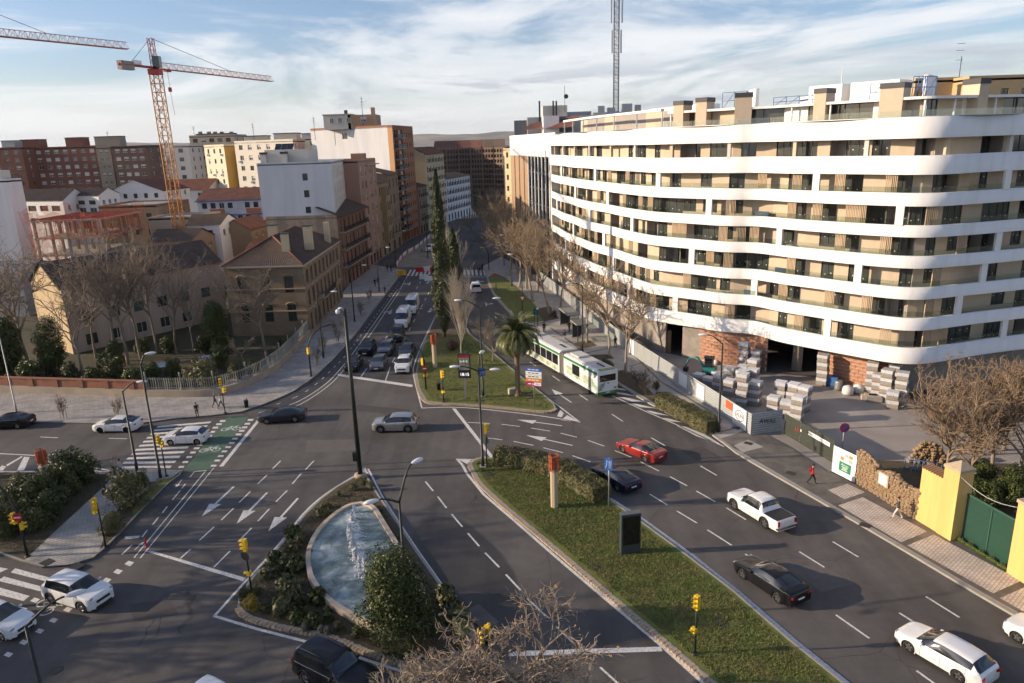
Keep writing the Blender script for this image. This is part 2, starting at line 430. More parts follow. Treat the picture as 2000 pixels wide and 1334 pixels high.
# ---- raised pavements with a stone kerb and cobble edging
def raised(name,outline,m,h=0.13,kerb=0.16,cobble=False,mk=None,z0=-0.05):
 top = MB()
 o = outline if area2(outline) > 0 else outline[::-1]
 top.prism(o,z0,h,m,bottom=False)
 s = struct(name,top)
 if kerb:
  k = MB(); strip(k,o,kerb,z0,h + 0.012,None,side=-1.0,closed=True)
  k.build('kerb',mk or M_KERB,s)
 return s
def cobbles(s,line_pts,w=0.42,h=0.15):
 pts = smooth_line(line_pts,0.26); mb = MB()
 for i in range(len(pts) - 1):
  a,b = pts[i],pts[i + 1]; dx,dy = b[0] - a[0],b[1] - a[1]; l = hypot(dx,dy)
  if l < 0.05: continue
  ang = atan2(dy,dx); mx,my = (a[0] + b[0]) / 2,(a[1] + b[1]) / 2
  hh = h + random.uniform(-0.012,0.018)
  mb.cbox(mx,my,hh / 2,l * 0.80,w * random.uniform(0.88,1.05),hh,M_COBBLE,ang + random.uniform(-0.06,0.06))
 return stuffpart(mb.build('cobble_edging',M_COBBLE,s))
# --- island with palm and clock sign (one street median)
I1 = [(851,618),(834,655),(818,700),(812,730),(818,762),(833,786),(870,791),(904,792),(970,797),(1039,804),(1072,806),(1086,800),(1082,790),(1059,770),(1022,741),(975,700),(937,669),(917,652),(905,625),(900,590),(899,545),(898,500),(896,480),(882,480),(872,520),(862,575)]
i1 = gl(I1); isl1 = raised('median_lawn',i1,M_GRASS,0.14)
cobbles(isl1,gl([(812,730),(818,762),(833,786),(870,791),(904,792),(970,797),(1039,804),(1072,806),(1086,800)]))
md = MB(); md.prism(gl([(850,622),(836,655),(850,662),(884,668),(916,656),(902,625),(898,590),(897,545),(880,545),(866,575)]),0.1,0.148,M_SOIL); md.build('soil_bed',None,isl1)
# --- long lawn island
I2L = [(918,908),(925,925),(939,948),(970,978),(1005,1008),(1080,1071),(1200,1174),(1293,1253),(1388,1336),(1480,1420)]
I2R = [(1760,1425),(1645,1334),(1543,1252),(1434,1157),(1342,1086),(1238,1010),(1185,974),(1150,938),(1080,907),(1000,897),(950,896),(930,899)]
i2 = gl(I2L + I2R); isl2 = raised('lawn_island',i2,M_GRASS,0.14)
cobbles(isl2,gl([(950,896),(930,899)] + I2L))
# --- fountain island
FL = [(705,928),(692,934),(658,953),(626,977),(596,1006),(563,1048),(525,1093),(485,1140),(466,1172),(464,1190),(484,1208),(542,1226),(644,1247),(729,1281),(800,1303),(860,1309),(905,1290),(925,1250),(909,1203),(865,1149),(814,1077),(780,1026),(744,975),(716,930)]
fi = gl(FL); isl3 = raised('planted_island',fi,M_SOIL,0.14)
cobbles(isl3,gl(FL[9:17]))
cobbles(isl3,gl([(925,1250),(909,1203),(865,1149)]))
# --- left island with shrubs and paved path
LI = [(-90,925),(0,924),(83,924),(208,926),(224,918),(357,921),(352,930),(332,944),(282,993),(249,1030),(208,1071),(183,1092),(137,1106),(83,1110),(46,1100),(0,1084),(-90,1060)]
li = gl(LI); isl4 = raised('shrub_island',li,M_SOIL,0.13)
PATHP = gl([(222,921),(352,923),(330,940),(290,945),(292,962),(240,985),(222,1010),(208,1040),(194,1082),(180,1091),(137,1104),(85,1108),(48,1098),(120,1030),(180,975),(212,945)]); pp = MB(); pp.prism(PATHP,0.1,0.138,M_TILE2); pp.build('paved_path',None,isl4)
gg = MB(); gg.prism(gl([(340,934),(331,943),(283,990),(262,1012),(258,1000),(288,960),(300,945)]),0.1,0.146,M_GRASS); gg.build('grass_strip',None,isl4)
# --- left pavement (garden side and up the street)
LK = [(-140,822),(0,824),(100,827),(277,828),(337,820),(415,813),(472,806),(516,791),(573,766),(604,745),(637,717),(668,685),(700,647),(740,593),(777,545),(790,528)]
lk = smooth_line(gl(LK),2.0)
back = [(-33.3,170),(-32.6,142),(-31.2,118),(-30.6,106),(-31.2,96),(-32.8,86),(-36,81.5),(-43,80),(-66,87),(-90,94)]
pv = raised('pavement',lk + back,M_SLAB,0.13,kerb=0)
k = MB(); strip(k,lk,0.3,-0.05,0.142,None,side=-1.0); k.build('kerb',M_KERB,pv)
# --- right pavement
RK = [(945,520),(952,540),(964,573),(986,600),(1005,618),(1032,634),(1080,668),(1130,702),(1206,748),(1273,789),(1397,851),(1442,885),(1598,975),(1745,1060),(1910,1158),(2010,1216),(2150,1295)]
rk = smooth_line(gl(RK),2.0)
rb = [(37,34),(32.5,37.4),(30.4,40.2),(26.2,48.2),(25.2,52.6),(22.6,60.5),(20.9,73.6),(16.9,88),(13,108),(9.9,128.6),(5.8,146),(-2,175)]
pr = raised('bus_stop_pavement',rk[::-1] + rb[::-1] if False else rk + rb,M_CONC,0.13,kerb=0)
k = MB(); strip(k,rk,0.28,-0.05,0.142,None,side=1.0); k.build('kerb',M_KERB,pr)
def onpave(name,pix,m,z=0.136,parent=pr):
 mb = MB(); flat(mb,gl(pix,z),z); return mb.build(name,m,parent)
onpave('dark_paving',[(1402,858),(1472,836),(1540,872),(1610,917),(1700,960),(1790,1010),(1880,1060),(1985,1120),(2100,1190),(2140,1270),(2005,1205),(1912,1153),(1748,1056),(1600,971),(1446,882)],M_DARKPAVE,0.134)
for q in ([(1617,957),(1655,945),(1690,961.5),(1649,975)],[(1637,987),(1685,971),(1811,1038),(1760,1059)],[(1772,1065),(1824,1044),(1995,1134),(1940,1159)],[(1953,1168),(2010,1143),(2120,1200),(2070,1235)]):
 onpave('tile_panel',q,M_TILE,0.140)
onpave('concrete_slab',[(1433,870),(1461,858.6),(1491,873),(1451,883.5)],M_CONC,0.140)
for pth in ([(1040,633),(1075,628),(1120,622)],[(1060,660),(1150,648)],[(1120,695),(1225,672)],[(1205,742),(1160,705),(1120,672),(1075,640)],[(1205,660),(1290,745),(1392,806)],[(1160,622),(1205,660)],[(1230,715),(1275,703)],[(1400,845),(1470,828)],[(1010,562),(1062,560)],[(1000,545),(1040,541)]):
 mb = MB(); strip(mb,gl(pth,0.136),0.28,0.139,0.139); mb.build('dark_band',M_DARKPAVE,pr)
# lawn and tree pits on the right pavement
onpave('lawn_patch',[(953,542),(966,572),(990,600),(1008,616),(1034,631),(1066,626),(1072,618),(1052,603),(1035,585),(1012,562),(985,541),(965,533)],M_GRASS,0.15)
onpave('tree_pit',[(1045,603),(1075,598),(1092,622),(1062,628)],M_SOIL,0.152)
onpave('tree_pit',[(1120,670),(1152,665),(1166,675),(1135,681)],M_SOIL,0.152)
onpave('tree_pit',[(1190,726),(1222,722),(1252,745),(1287,780),(1278,786),(1210,747)],M_SOIL,0.152)
onpave('tree_pit',[(1150,693),(1190,692),(1200,700),(1165,703)],M_SOIL,0.152)
onpave('hedge_bed',[(1273,785),(1395,846),(1402,840),(1300,765),(1282,765)],M_SOIL,0.15)
for q in ((1437,836),(1462,866),(1475,843),(1545,924),(1690,1026)):
 c = G(q[0],q[1],0.13); mb = MB(); mb.cbox(c.x,c.y,0.14,0.75,0.6,0.012,M_DARKPAVE,radians(-40)); mb.build('manhole_cover',mat('cast_iron',(0.05,0.045,0.04),0.6,0.3),pr)
# site yard
yd = MB(); flat(yd,[(21.6,62.5),(24.8,53.6),(30,56),(60,52),(62,72),(41,70),(30,90),(22,104),(12,140),(8,146),(11,128),(14.5,108),(18,90)],0.02)
struct('site_yard',yd,M_YARD)
yd = MB(); flat(yd,[(25.6,52),(27.2,47.2),(31,41),(34,37),(60,30),(75,45),(60,52),(42,54),(31,57)],0.016)
struct('waste_ground',yd,M_SOIL)
# garden ground
gdn = MB(); flat(gdn,[(-31.8,96),(-33.6,87),(-36.8,82.4),(-43.4,80.9),(-66,87.8),(-95,95),(-95,150),(-33,140),(-31.5,106.5)],0.1)
struct('garden_ground',gdn,mat('garden_floor',(0.045,0.055,0.018),0.95,var=0.4,vscale=0.8,bump=0.8,bscale=5,col2=(0.06,0.042,0.028),mixscale=0.4))
# bike lane
bl = MB(); bk_out = gl([(560,795),(596,778),(636,751),(661,726),(686,695),(722,645),(779,564),(799,533)])
bin_ = gl([(520,793),(573,769),(604,748),(637,720),(668,688),(700,650),(740,596),(777,548),(790,530)])
a = smooth_line(bin_,2.0); b_ = smooth_line(bk_out,2.0)
flat(bl,a + b_[::-1],0.003); bl.build('bike_lane',M_BIKE,ROAD)
line([(505,806),(560,793),(596,777),(636,750),(661,725),(686,694),(722,644),(777,565)],0.12,z=0.007)
line([(512,812),(568,797),(602,781),(642,753),(667,728),(691,698),(727,648),(781,568)],0.12,z=0.007)
line([(781,566),(799,533)],0.12,smooth=False,z=0.007)
bmid = smooth_line(gl([(540,790),(585,772),(620,748),(650,720),(677,692),(711,647),(757,585),(781,550)]),0.25)
for i in range(0,len(bmid) - 6,9):
 mb = MB(); strip(mb,bmid[i:i + 4],0.1,0.007,0.007); mb.build('bike_dash',M_PAINT,ROAD)
# left carriageway
pxpoly('stop_line',[(660,730),(806,751.5),(805,756),(660,734.5)])
dash((705,736),(717,719)); dashed((722,711),(836,527),2.2,3.2,t0=1.0)
dash((753,743),(762,717)); dashed((765,710),(862,525),2.2,3.2,t0=0.5)
line([(863,600),(851,617),(829,662),(811,706),(807.5,729),(816,767),(824,797)],0.16)
line([(824,797),(904,796),(1039,810),(1133,825)],0.16)
line([(937,664),(971,696),(1039,753),(1133,825)],0.16,smooth=False)
pxpoly('painted_triangle',[(1133,825),(1108,811),(1096,820.5)])
pxpoly('painted_bar',[(1094,800),(1101,807),(1097,815),(1088,813)])
# far zebra crossings
def zebra(p0,p1,q0,q1,n,frac=0.5,name='zebra_stripe'):
 for i in range(n):
  t0 = i / (n - 1 + frac); t1 = t0 + frac / (n - 1 + frac)
  f = lambda a,b,t: (a[0] + (b[0] - a[0]) * t,a[1] + (b[1] - a[1]) * t)
  A = G(*p0); B = G(*p1); C = G(*q0); D = G(*q1)
  pts = [A.lerp(B,t0),A.lerp(B,t1),C.lerp(D,t1),C.lerp(D,t0)]
  paint(name,[tuple(p[:2]) for p in pts])
zebra((794,539),(880,539),(801,527),(880,528),11)
zebra((905,538),(950,538),(905,527),(947,527),6)
zebra((893,428),(950,424),(900,417),(945,414),12)
dash((905,540.5),(948,541),0.4,'stop_line')
def turn_arrow(px,py,rz,flip=1,s=1.0):
 c = G(px,py); pts = [(-.1,-1.6),(.1,-1.6),(.1,.6),(.45,.6),(0,1.7),(-.45,.6),(-.1,.6)]
 R = lambda x,y: (c.x + s * (x * cos(rz) - y * sin(rz)),c.y + s * (x * sin(rz) + y * cos(rz)))
 paint('arrow_marking',[R(*p) for p in pts])
 pts = [(.09,-.6),(.09,-.2),(.8,.25),(.8,.6),(1.35,.1),(.8,-.5),(.8,-.15)]
 pts = [(x * flip,y) for x,y in pts]
 paint('arrow_marking',[R(*p) for p in pts],z=0.006)
for a in ((800,554,pi,1),(836,551,pi,-1),(763,609,pi,1),(811,603,pi,-1),(840,606,pi,-1),(933,550,0.05,1),(949,594,0.1,1)): turn_arrow(*a)
for d in (((966,617),(970,622)),((971,615),(979,614)),((983,614),(991,613)),((980,618),(992,628))): dash(d[0],d[1],0.15)
# turning lanes and avenue
pxpoly('stop_line',[(883,798),(890,798),(967,896),(960,897)])
for d in (((913.5,825),(957,827)),((979.5,828.6),(1015.5,833)),((1037,836),(1074,842)),((1095,846),(1127,854)),((1148,860),(1180.5,871.5)),((1201,880),(1233,893)),((1251,902),(1287,920)),((1308.6,931),(1342,949)),((1360,959),(1397,980)),((1419,992),(1457,1015)),((1561,1077.5),(1610,1108)),((1756,1197),(1793,1220)),
   ((949.5,855),(981,859)),((1003,862),(1042,870)),((1061,874.5),(1099.5,884)),((1118,890),(1153,902)),((1269,965),(1303,986)),((1322,998),(1361,1021.5)),((1382,1035),(1429,1065)),((1455.6,1082),(1490,1106)),((1632.5,1201),(1697.8,1246.7)),((1790,1310),(1840,1346)),
   ((1272,855),(1299,870.6)),((1368,910),(1400,928.6)),((1195,809),(1216.6,823)),((1131,770),(1148,782)),((1626.5,1058),(1676.6,1088)),((1808,1165),(1874,1206)),((1079,734),(1093,744)),((1035,707),(1047,715)),
   ((831,940.6),(846,959)),((855,970),(872,992)),((882,1004),(903,1029)),((914,1041.6),(936,1067)),((947.6,1079.7),(975,1108)),((988,1122),(1017,1153)),((1030,1169),(1066,1203)),((1086.5,1223.6),(1120,1256)),((1172,1303),(1212,1340)),
   ((548,900),(532,916)),((613,900),(597,917)),((522,927.5),(503.5,945)),((588,925),(571,945)),((489,960),(467,981.5)),((561,958),(539,980)),((456,993),(432,1016)),((526,994),(503.5,1018)),((418,1029),(389,1056)),((491.5,1031),(464.5,1059)),((373,1072),(352,1091)),((449.5,1076),(417.5,1108)),
   ((79,853.5),(113,855)),((212,856),(248,857)),
   ((362,945),(355,954)),((352,958),(337,976)),((327,989),(317,1002)),((309.5,1010.5),(298,1025)),((287.5,1035.5),(277.5,1049)),((257.5,1064.5),(238,1083))): dash(*d)
arrow((1009.6,819.6),(1098,831.6)); arrow((1027.6,850),(1118,870)); arrow((1077.4,760),(1116,786))
arrow((394,1009),(457,950),0.2,1.0); arrow((462,1023),(522,962),0.2,1.0); arrow((524,1037.5),(582,973),0.2,1.0)
arrow((343,952.5),(355,937),0.08,0.4); arrow((281,1058),(263,1074),0.08,0.4)
line([(903,908),(912,925),(945,966),(1000,1013),(1100,1100),(1195,1180),(1293,1262),(1400,1358)],0.22,smooth=False)
pxpoly('painted_triangle',[(892,896),(938,896.5),(916,908)])
line([(892,896),(903,908)],0.22,smooth=False)
line([(938,897),(965,893.5)],0.14,smooth=False)
line([(1185,969),(1248,1009),(1350,1083),(1442,1155),(1550,1249),(1653,1332),(1770,1428)],0.24,smooth=False)
line([(712,915),(697,927),(660,949),(624,974),(593,1003),(559,1046),(520,1092),(478,1137),(418,1204)],0.18)
line([(418,1203),(500,1228),(590,1251),(700,1284),(788,1312),(843,1327)],0.2,smooth=False)
line([(719,916),(748,972),(783,1026),(817,1077),(868,1149)],0.16,smooth=False)
pxpoly('painted_triangle',[(713,913),(700,925),(720,925)])
pxpoly('stop_line',[(285,1077),(297,1076),(481,1129),(474,1135)])
pxpoly('stop_line',[(993,1272),(1290,1263),(1294,1272),(993,1282)])
line([(417.5,914),(274,1090),(262,1089),(405,916)],0.1,'bike_line',smooth=False)
pxpoly('painted_bar',[(244,1048),(274,1046),(271,1051),(244,1053)])
line([(371,932),(380,921),(403,919)],0.14,'bike_line',smooth=False)
for q in ((252,1100),(230,1116),(208,1133),(132,1190),(104,1211),(77,1232),(46,1254),(16,1278),(68,1172),(43,1190),(20,1208)):
 pxpoly('bike_crossing_square',[(q[0] - 9,q[1] + 2),(q[0] - 1,q[1] - 5),(q[0] + 10,q[1] - 1.5),(q[0] + 2,q[1] + 6)])
for q in ([(30,1110),(100,1129),(96,1137),(21,1118)],[(8,1126),(86,1147),(79,1155),(-5,1134)],[(-10,1145),(58,1164),(46,1174),(-20,1157)],[(-30,1166),(28,1182),(15,1194),(-40,1180)],[(-6,1107),(16,1111),(-2,1119),(-20,1114)]):
 pxpoly('zebra_stripe',q)
# zebra crossing and green cycle crossing on the side avenue
A0,A1,B0,B1 = (309,832),(230,915),(413,823),(332,914)
for i in range(11):
 t0 = i / 10.45; t1 = t0 + 0.045
 a,b,c,d = G(*A0),G(*A1),G(*B0),G(*B1)
 paint('zebra_stripe',[tuple(a.lerp(b,t0)[:2]),tuple(c.lerp(d,t0)[:2]),tuple(c.lerp(d,t1)[:2]),tuple(a.lerp(b,t1)[:2])])
pxpoly('green_crossing',[(446,813),(486,813),(411,918),(359,917)],M_GREEN)
Lr = [(1047,102),(1030,117),(1013,133),(998,153),(984,171),(962,195),(940,213),(925,230),(908,250),(890,272),(872,295),(853,318)]
Rr = [(1178,97),(1163,115),(1150,132),(1137,148),(1122,165),(1105,185),(1090,205),(1073,225),(1055,245),(1038,267),(1022,288),(1005,312)]
for x,y in Lr + Rr:
 x /= 2.407; y = 780 + y / 2.407
 pxpoly('bike_crossing_square',[(x - 4.5,y - 1.8),(x + 6.2,y - 2.0),(x + 4.2,y + 1.8),(x - 6.5,y + 1.9)],z=0.007)
pxpoly('stop_line',[(510,811),(516,811),(436,911),(428,911)])
def bike_symbol(px,py,rz,s=1.0,z=0.008):
 c = G(px,py); mb = MB()
 def R(x,y): return (c.x + s * (x * cos(rz) - y * sin(rz)),c.y + s * (x * sin(rz) + y * cos(rz)))
 for wx in (-.55,.55):
  ring = [R(wx + .38 * cos(t * pi / 8),.38 * sin(t * pi / 8)) for t in range(16)]
  strip(mb,ring,0.1 * s,z,z,closed=True)
 for p,q in (((-.55,0),(-.15,.62)),((-.15,.62),(.42,.6)),((-.15,.62),(.05,0)),((.05,0),(.42,.6)),((.05,0),(-.55,0)),((.55,0),(.36,.8)),((.36,.8),(.6,.85)),((-.3,.72),(0,.72))):
  strip(mb,[R(*p),R(*q)],0.1 * s,z,z)
 mb.build('bike_marking',M_PAINT,ROAD)
bike_symbol(451,838,0.1); bike_symbol(410,879,0.1); bike_symbol(88,1186,-0.9)
# chevrons
line([(-60,884),(0,886),(79,890),(104,898),(224,921)],0.16,smooth=False)
line([(-60,921),(0,921),(224,921)],0.16,smooth=False)
for q in ([(47,892),(58,893),(47,919),(33,919)],[(80,897),(104,901),(150,911),(200,920),(72,919)],[(4,909),(12,911),(6,919),(-6,919)],[(12,908),(42,891),(45,892),(14,911)]): pxpoly('chevron',q)
line([(1196,773),(1260,803),(1325,831),(1382,858),(1414,872)],0.16,smooth=False)
for q in ([(205,170),(255,175),(305,195),(205,183)],[(200,207),(260,212),(395,246),(300,236),(200,219)],[(212,249),(262,250),(485,298),(335,288)],[(328,306),(372,308),(560,350),(402,336)],[(455,367),(502,370),(662,412),(532,397)],[(593,431),(642,434),(778,470),(672,461)],[(722,499),(800,507),(960,570),(1110,662),(900,592)]): pxpoly('hatch_stripe',[(1160 + a / 4.48,720 + b / 4.48) for a,b in q])
# repair patches
M_PATCH = mat('asphalt_patch',(0.062,0.056,0.053),0.88,var=0.2,vscale=1.5,bump=0.2,bscale=60)
M_PATCH2 = mat('asphalt_patch_pale',(0.115,0.103,0.094),0.88,var=0.2,vscale=1.5,bump=0.2,bscale=60)
for q,m_ in (([(600,860),(690,858),(700,880),(595,884)],M_PATCH2),([(1190,1050),(1500,1240),(1512,1235),(1205,1046)],M_PATCH),([(900,1195),(935,1180),(975,1215),(940,1235)],M_PATCH2),([(1330,880),(1372,872),(1420,900),(1380,912)],M_PATCH),([(250,1180),(330,1170),(350,1200),(262,1215)],M_PATCH),([(700,690),(712,690),(745,640),(738,638)],M_PATCH),([(1540,1110),(1600,1100),(1670,1140),(1605,1156)],M_PATCH2),([(700,790),(800,800),(798,812),(690,802)],M_PATCH)): pxpoly('asphalt_patch',q,m_,0.002)
M_IRON = mat('cast_iron',(0.05,0.045,0.04),0.6,0.3)
for (x,y,r,isl) in ((1162,1109,0.34,isl2),(1407,1215,0.0,isl2),(957,926,0.0,isl2),(541,1145,0.0,isl3),(1035,773,0.0,isl1),(868,780,0,isl1),(108,1309,0.4,ROAD),(150,1106,0,isl4),(92,1098,0,isl4)):
 zt = 0.004 if isl is ROAD else 0.15
 c = G(x,y,zt); mb = MB()
 if r: mb.lathe([(r,zt - .05),(r,zt + .006),(r * .8,zt + .012),(r * .5,zt + .006),(.02,zt + .012)],18,None,Matrix.Translation((c.x,c.y,0)))
 else: mb.cbox(c.x,c.y,zt,0.8,0.7,0.03,None,-0.5)
 mb.build('manhole_cover',M_IRON,isl)
# ================================================================== white curved apartment block
M_WHITE = mat('white_render',(0.80,0.785,0.76),0.85,var=0.05,vscale=0.8,streak=True,col2=(0.71,0.69,0.66),mixscale=1.1,lo=.5,hi=.78)
M_BEIGE = mat('beige_panel',(0.54,0.435,0.32),0.8,var=0.08,vscale=1.5)
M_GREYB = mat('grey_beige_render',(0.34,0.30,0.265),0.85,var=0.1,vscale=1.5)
M_SLAT = mat('timber_slat',(0.50,0.37,0.24),0.7,var=0.1,vscale=4)
M_FRAME = mat('dark_window_frame',(0.03,0.03,0.032),0.45)
M_GLASS = mat('window_glass',(0.055,0.062,0.055),0.07,spec=0.9,var=0.5,vscale=0.35)
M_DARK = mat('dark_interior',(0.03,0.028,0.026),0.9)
M_SOFFIT = mat('soffit',(0.62,0.58,0.53),0.85)
M_CONCW = mat('bare_concrete',(0.34,0.295,0.25),0.9,var=0.18,vscale=0.8,col2=(0.25,0.22,0.19),mixscale=0.6)
M_MORTAR = mat('mortar',(0.62,0.56,0.50),0.9,var=0.1)
M_BRICK = mat('terracotta_block',(0.37,0.155,0.085),0.85,var=0.28,vscale=0.9,col2=(0.45,0.25,0.16),mixscale=0.7)
M_CAP = mat('dark_cap',(0.05,0.052,0.055),0.6)
def railglass():
 m = bpy.data.materials.new('rail_glass'); m.use_nodes = True; t = m.node_tree
 for n in list(t.nodes): t.nodes.remove(n)
 o = t.nodes.new('ShaderNodeOutputMaterial'); mx = t.nodes.new('ShaderNodeMixShader'); tr = t.nodes.new('ShaderNodeBsdfTransparent'); gl_ = t.nodes.new('ShaderNodeBsdfGlossy')
 tr.inputs[0].default_value = (0.88,0.93,0.90,1); gl_.inputs['Roughness'].default_value = 0.03
 mx.inputs[0].default_value = 0.10; t.links.new(tr.outputs[0],mx.inputs[1]); t.links.new(gl_.outputs[0],mx.inputs[2]); t.links.new(mx.outputs[0],o.inputs[0])
 return m
M_RAIL = railglass()
WB = thing('white_apartment_building','large white apartment block with wavy balcony bands, under construction','building',(30,90,0))
WBO = Vector((30,90,0))
BOT = [(1079,519),(1105,541),(1150,570),(1185,586),(1222,604),(1265,622),(1300,630),(1363,640.5),(1401,648),(1426,650.6),(1447,650.5),(1478,655),(1506,663),(1531,669.5),(1570,677),(1634,690),(1708,703.5),(1752,710),(1778,712),(1795,711),(1817,708),(1850,703.5),(1882,699),(1947,689.5),(2000,682),(2080,671),(2160,660)]
wp = smooth_line([tuple(G(a,b,4.4)[:2]) for a,b in BOT],0.6)
for _ in range(3):   # even out the digitised line
 wp = [wp[0]] + [((wp[i - 1][0] + 2 * wp[i][0] + wp[i + 1][0]) / 4,(wp[i - 1][1] + 2 * wp[i][1] + wp[i + 1][1]) / 4) for i in range(1,len(wp) - 1)] + [wp[-1]]
BANDS = [(4.4,6.05),(7.85,9.1),(10.95,12.15),(14.0,15.2),(17.0,18.15),(19.95,21.2),(22.9,24.65),(26.2,28.1)]
def loc(p): return (p[0] - WBO.x,p[1] - WBO.y)
wpl = [loc(p) for p in wp]
SL = [0.0]
for i in range(1,len(wp)): SL.append(SL[-1] + hypot(wp[i][0] - wp[i - 1][0],wp[i][1] - wp[i - 1][1]))
WLEN = SL[-1]
def at_s(line_,s):
 s = min(max(s,0),WLEN - 1e-4)
 import bisect
 i = min(bisect.bisect_right(SL,s) - 1,len(line_) - 2); t = (s - SL[i]) / (SL[i + 1] - SL[i])
 return (line_[i][0] + (line_[i + 1][0] - line_[i][0]) * t,line_[i][1] + (line_[i + 1][1] - line_[i][1]) * t)
def s_of_px(px,z):
 best = min(range(len(wp)),key=lambda i: abs(proj(wp[i][0],wp[i][1],z)[0] - px)); return SL[best]
def band_mesh(line_,z0,z1,th=0.28):
 mb = MB(); a = line_; b = offset_line(line_,-th); n = len(a)
 i0 = 0
 for i in range(n - 1):
  j = i + 1
  mb.face([(*a[i],z0),(*a[j],z0),(*a[j],z1),(*a[i],z1)][::-1],None,True)
  mb.face([(*a[i],z1),(*a[j],z1),(*b[j],z1),(*b[i],z1)],None)
  mb.face([(*b[i],z0),(*b[i],z1),(*b[j],z1),(*b[j],z0)][::-1],None)
 mb.face([(*a[0],z0),(*a[0],z1),(*b[0],z1),(*b[0],z0)])
 return mb
def weld(me):
 bm = bmesh.new(); bm.from_mesh(me); bmesh.ops.remove_doubles(bm,verts=bm.verts,dist=0.0005); bmesh.ops.recalc_face_normals(bm,faces=bm.faces)
 bm.to_mesh(me); bm.free(); me.update()
IN1 = offset_line(wpl,-1.7); IN2 = offset_line(wpl,-3.0); CORE = offset_line(wpl,-5.5)
for i,(z0,z1) in enumerate(BANDS):
 amp = 0.10 if i < 6 else 0.30
 ln = []
 nrm = offset_line(wpl,1.0)
 for k,p in enumerate(wpl):
  w = amp * sin(SL[k] * 0.42 + i * 1.15) + 0.05 * sin(SL[k] * 0.19 - i)
  ln.append((p[0] + (nrm[k][0] - p[0]) * w,p[1] + (nrm[k][1] - p[1]) * w))
 o = band_mesh(ln,z0,z1).build('parapet_band',M_WHITE,WB); weld(o.data)
 for p in o.data.polygons: p.use_smooth = abs(p.normal.z) < 0.3
 # slab under the band
 mb = MB(); inner = offset_line(wpl,-5.6)
 outer = offset_line(ln,-0.1)
 zs = z0 + 0.04
 for k in range(len(wpl) - 1):
  for zz_ in (zs,zs + 0.28):
   f = [(*outer[k],zz_),(*outer[k + 1],zz_),(*inner[k + 1],zz_),(*inner[k],zz_)]
   mb.face(f if zz_ > zs else f[::-1])
 mb.build('floor_slab',M_SOFFIT,WB)
# window kit, shared meshes: local x along wall, y out of the wall, z up from floor
def win_meshes(w,h,split=2,sticker=True,key={}):
 k = (round(w,2),round(h,2),split)
 if k in key: return key[k]
 f = MB(); t = 0.07
 f.box(-w / 2,w / 2,-0.06,0.05,h - t,h); f.box(-w / 2,w / 2,-0.06,0.05,0,t)
 for i in range(split + 1):
  x = -w / 2 + i * w / split; x = min(max(x,-w / 2 + t / 2),w / 2 - t / 2); f.box(x - t / 2,x + t / 2,-0.06,0.045,t,h - t)
 p = MB(); p.face([(-w / 2,0,0.02),(w / 2,0,0.02),(w / 2,0,h - .02),(-w / 2,0,h - .02)],M_GLASS)
 if sticker:
  for q in range(split):
   x = -w / 2 + (q + .5) * w / split + random.uniform(-.1,.1); z = 1.0 + random.uniform(-.05,.2)
   if z < h - .3: p.face([(x - .05,.012,z),(x + .05,.012,z),(x + .05,.012,z + .1),(x - .05,.012,z + .1)][::-1],M_WHITE)
 key[k] = (f.mesh('window_frame',[M_FRAME]),p.mesh('window_pane'))
 return key[k]
def chord(line_,s0,s1):
 a = at_s(line_,s0); b = at_s(line_,s1); return a,b,hypot(b[0] - a[0],b[1] - a[1]),atan2(b[1] - a[1],b[0] - a[0])
def put_window(parent,a,b,z,h,split=None):
 L = hypot(b[0] - a[0],b[1] - a[1]); ang = atan2(b[1] - a[1],b[0] - a[0])
 w = round(L * 5) / 5 or 0.4; split = split or (1 if w < 1.0 else 2 if w < 2.4 else 3)
 fm,pm = win_meshes(w,h,split)
 e = obj('window',fm,parent,((a[0] + b[0]) / 2,(a[1] + b[1]) / 2,z),ang + pi)
 obj('pane',pm,e)
 return e
rnd = random.Random(21)
_cube = {}
def panel(a,b,z0,z1,th,m,name='wall_panel'):
 if m.name not in _cube:
  q = MB(); q.box(-.5,.5,-.5,.5,-.5,.5); _cube[m.name] = q.mesh('wall_panel',[m])
 L = hypot(b[0] - a[0],b[1] - a[1])
 o = obj(name,_cube[m.name],WB,((a[0] + b[0]) / 2,(a[1] + b[1]) / 2,(z0 + z1) / 2),atan2(b[1] - a[1],b[0] - a[0])); o.scale = (L + 0.02,th,z1 - z0)
def wallbox(mb,a,b,z0,z1,th,m):
 L = hypot(b[0] - a[0],b[1] - a[1]); ang = atan2(b[1] - a[1],b[0] - a[0])
 mb.cbox((a[0] + b[0]) / 2,(a[1] + b[1]) / 2,(z0 + z1) / 2,L + 0.02,th,z1 - z0,m,ang)
slat_m = MB()
for i in range(7): slat_m.box(-.52 + i * .16,-.44 + i * .16,-.05,.05,0,1.0,M_SLAT)
slat_mesh = slat_m.mesh('slat_screen')
FINS = {1: [1143,1225,1317,1610,1967],2: [1105,1195,1470,1869],3: [1119,1177,1350,1677,1919],4: [1088,1152,1234,1520,1951],5: [1124,1185,1386,1749],6: [1095,1161,1288,1598,1970],7: []}
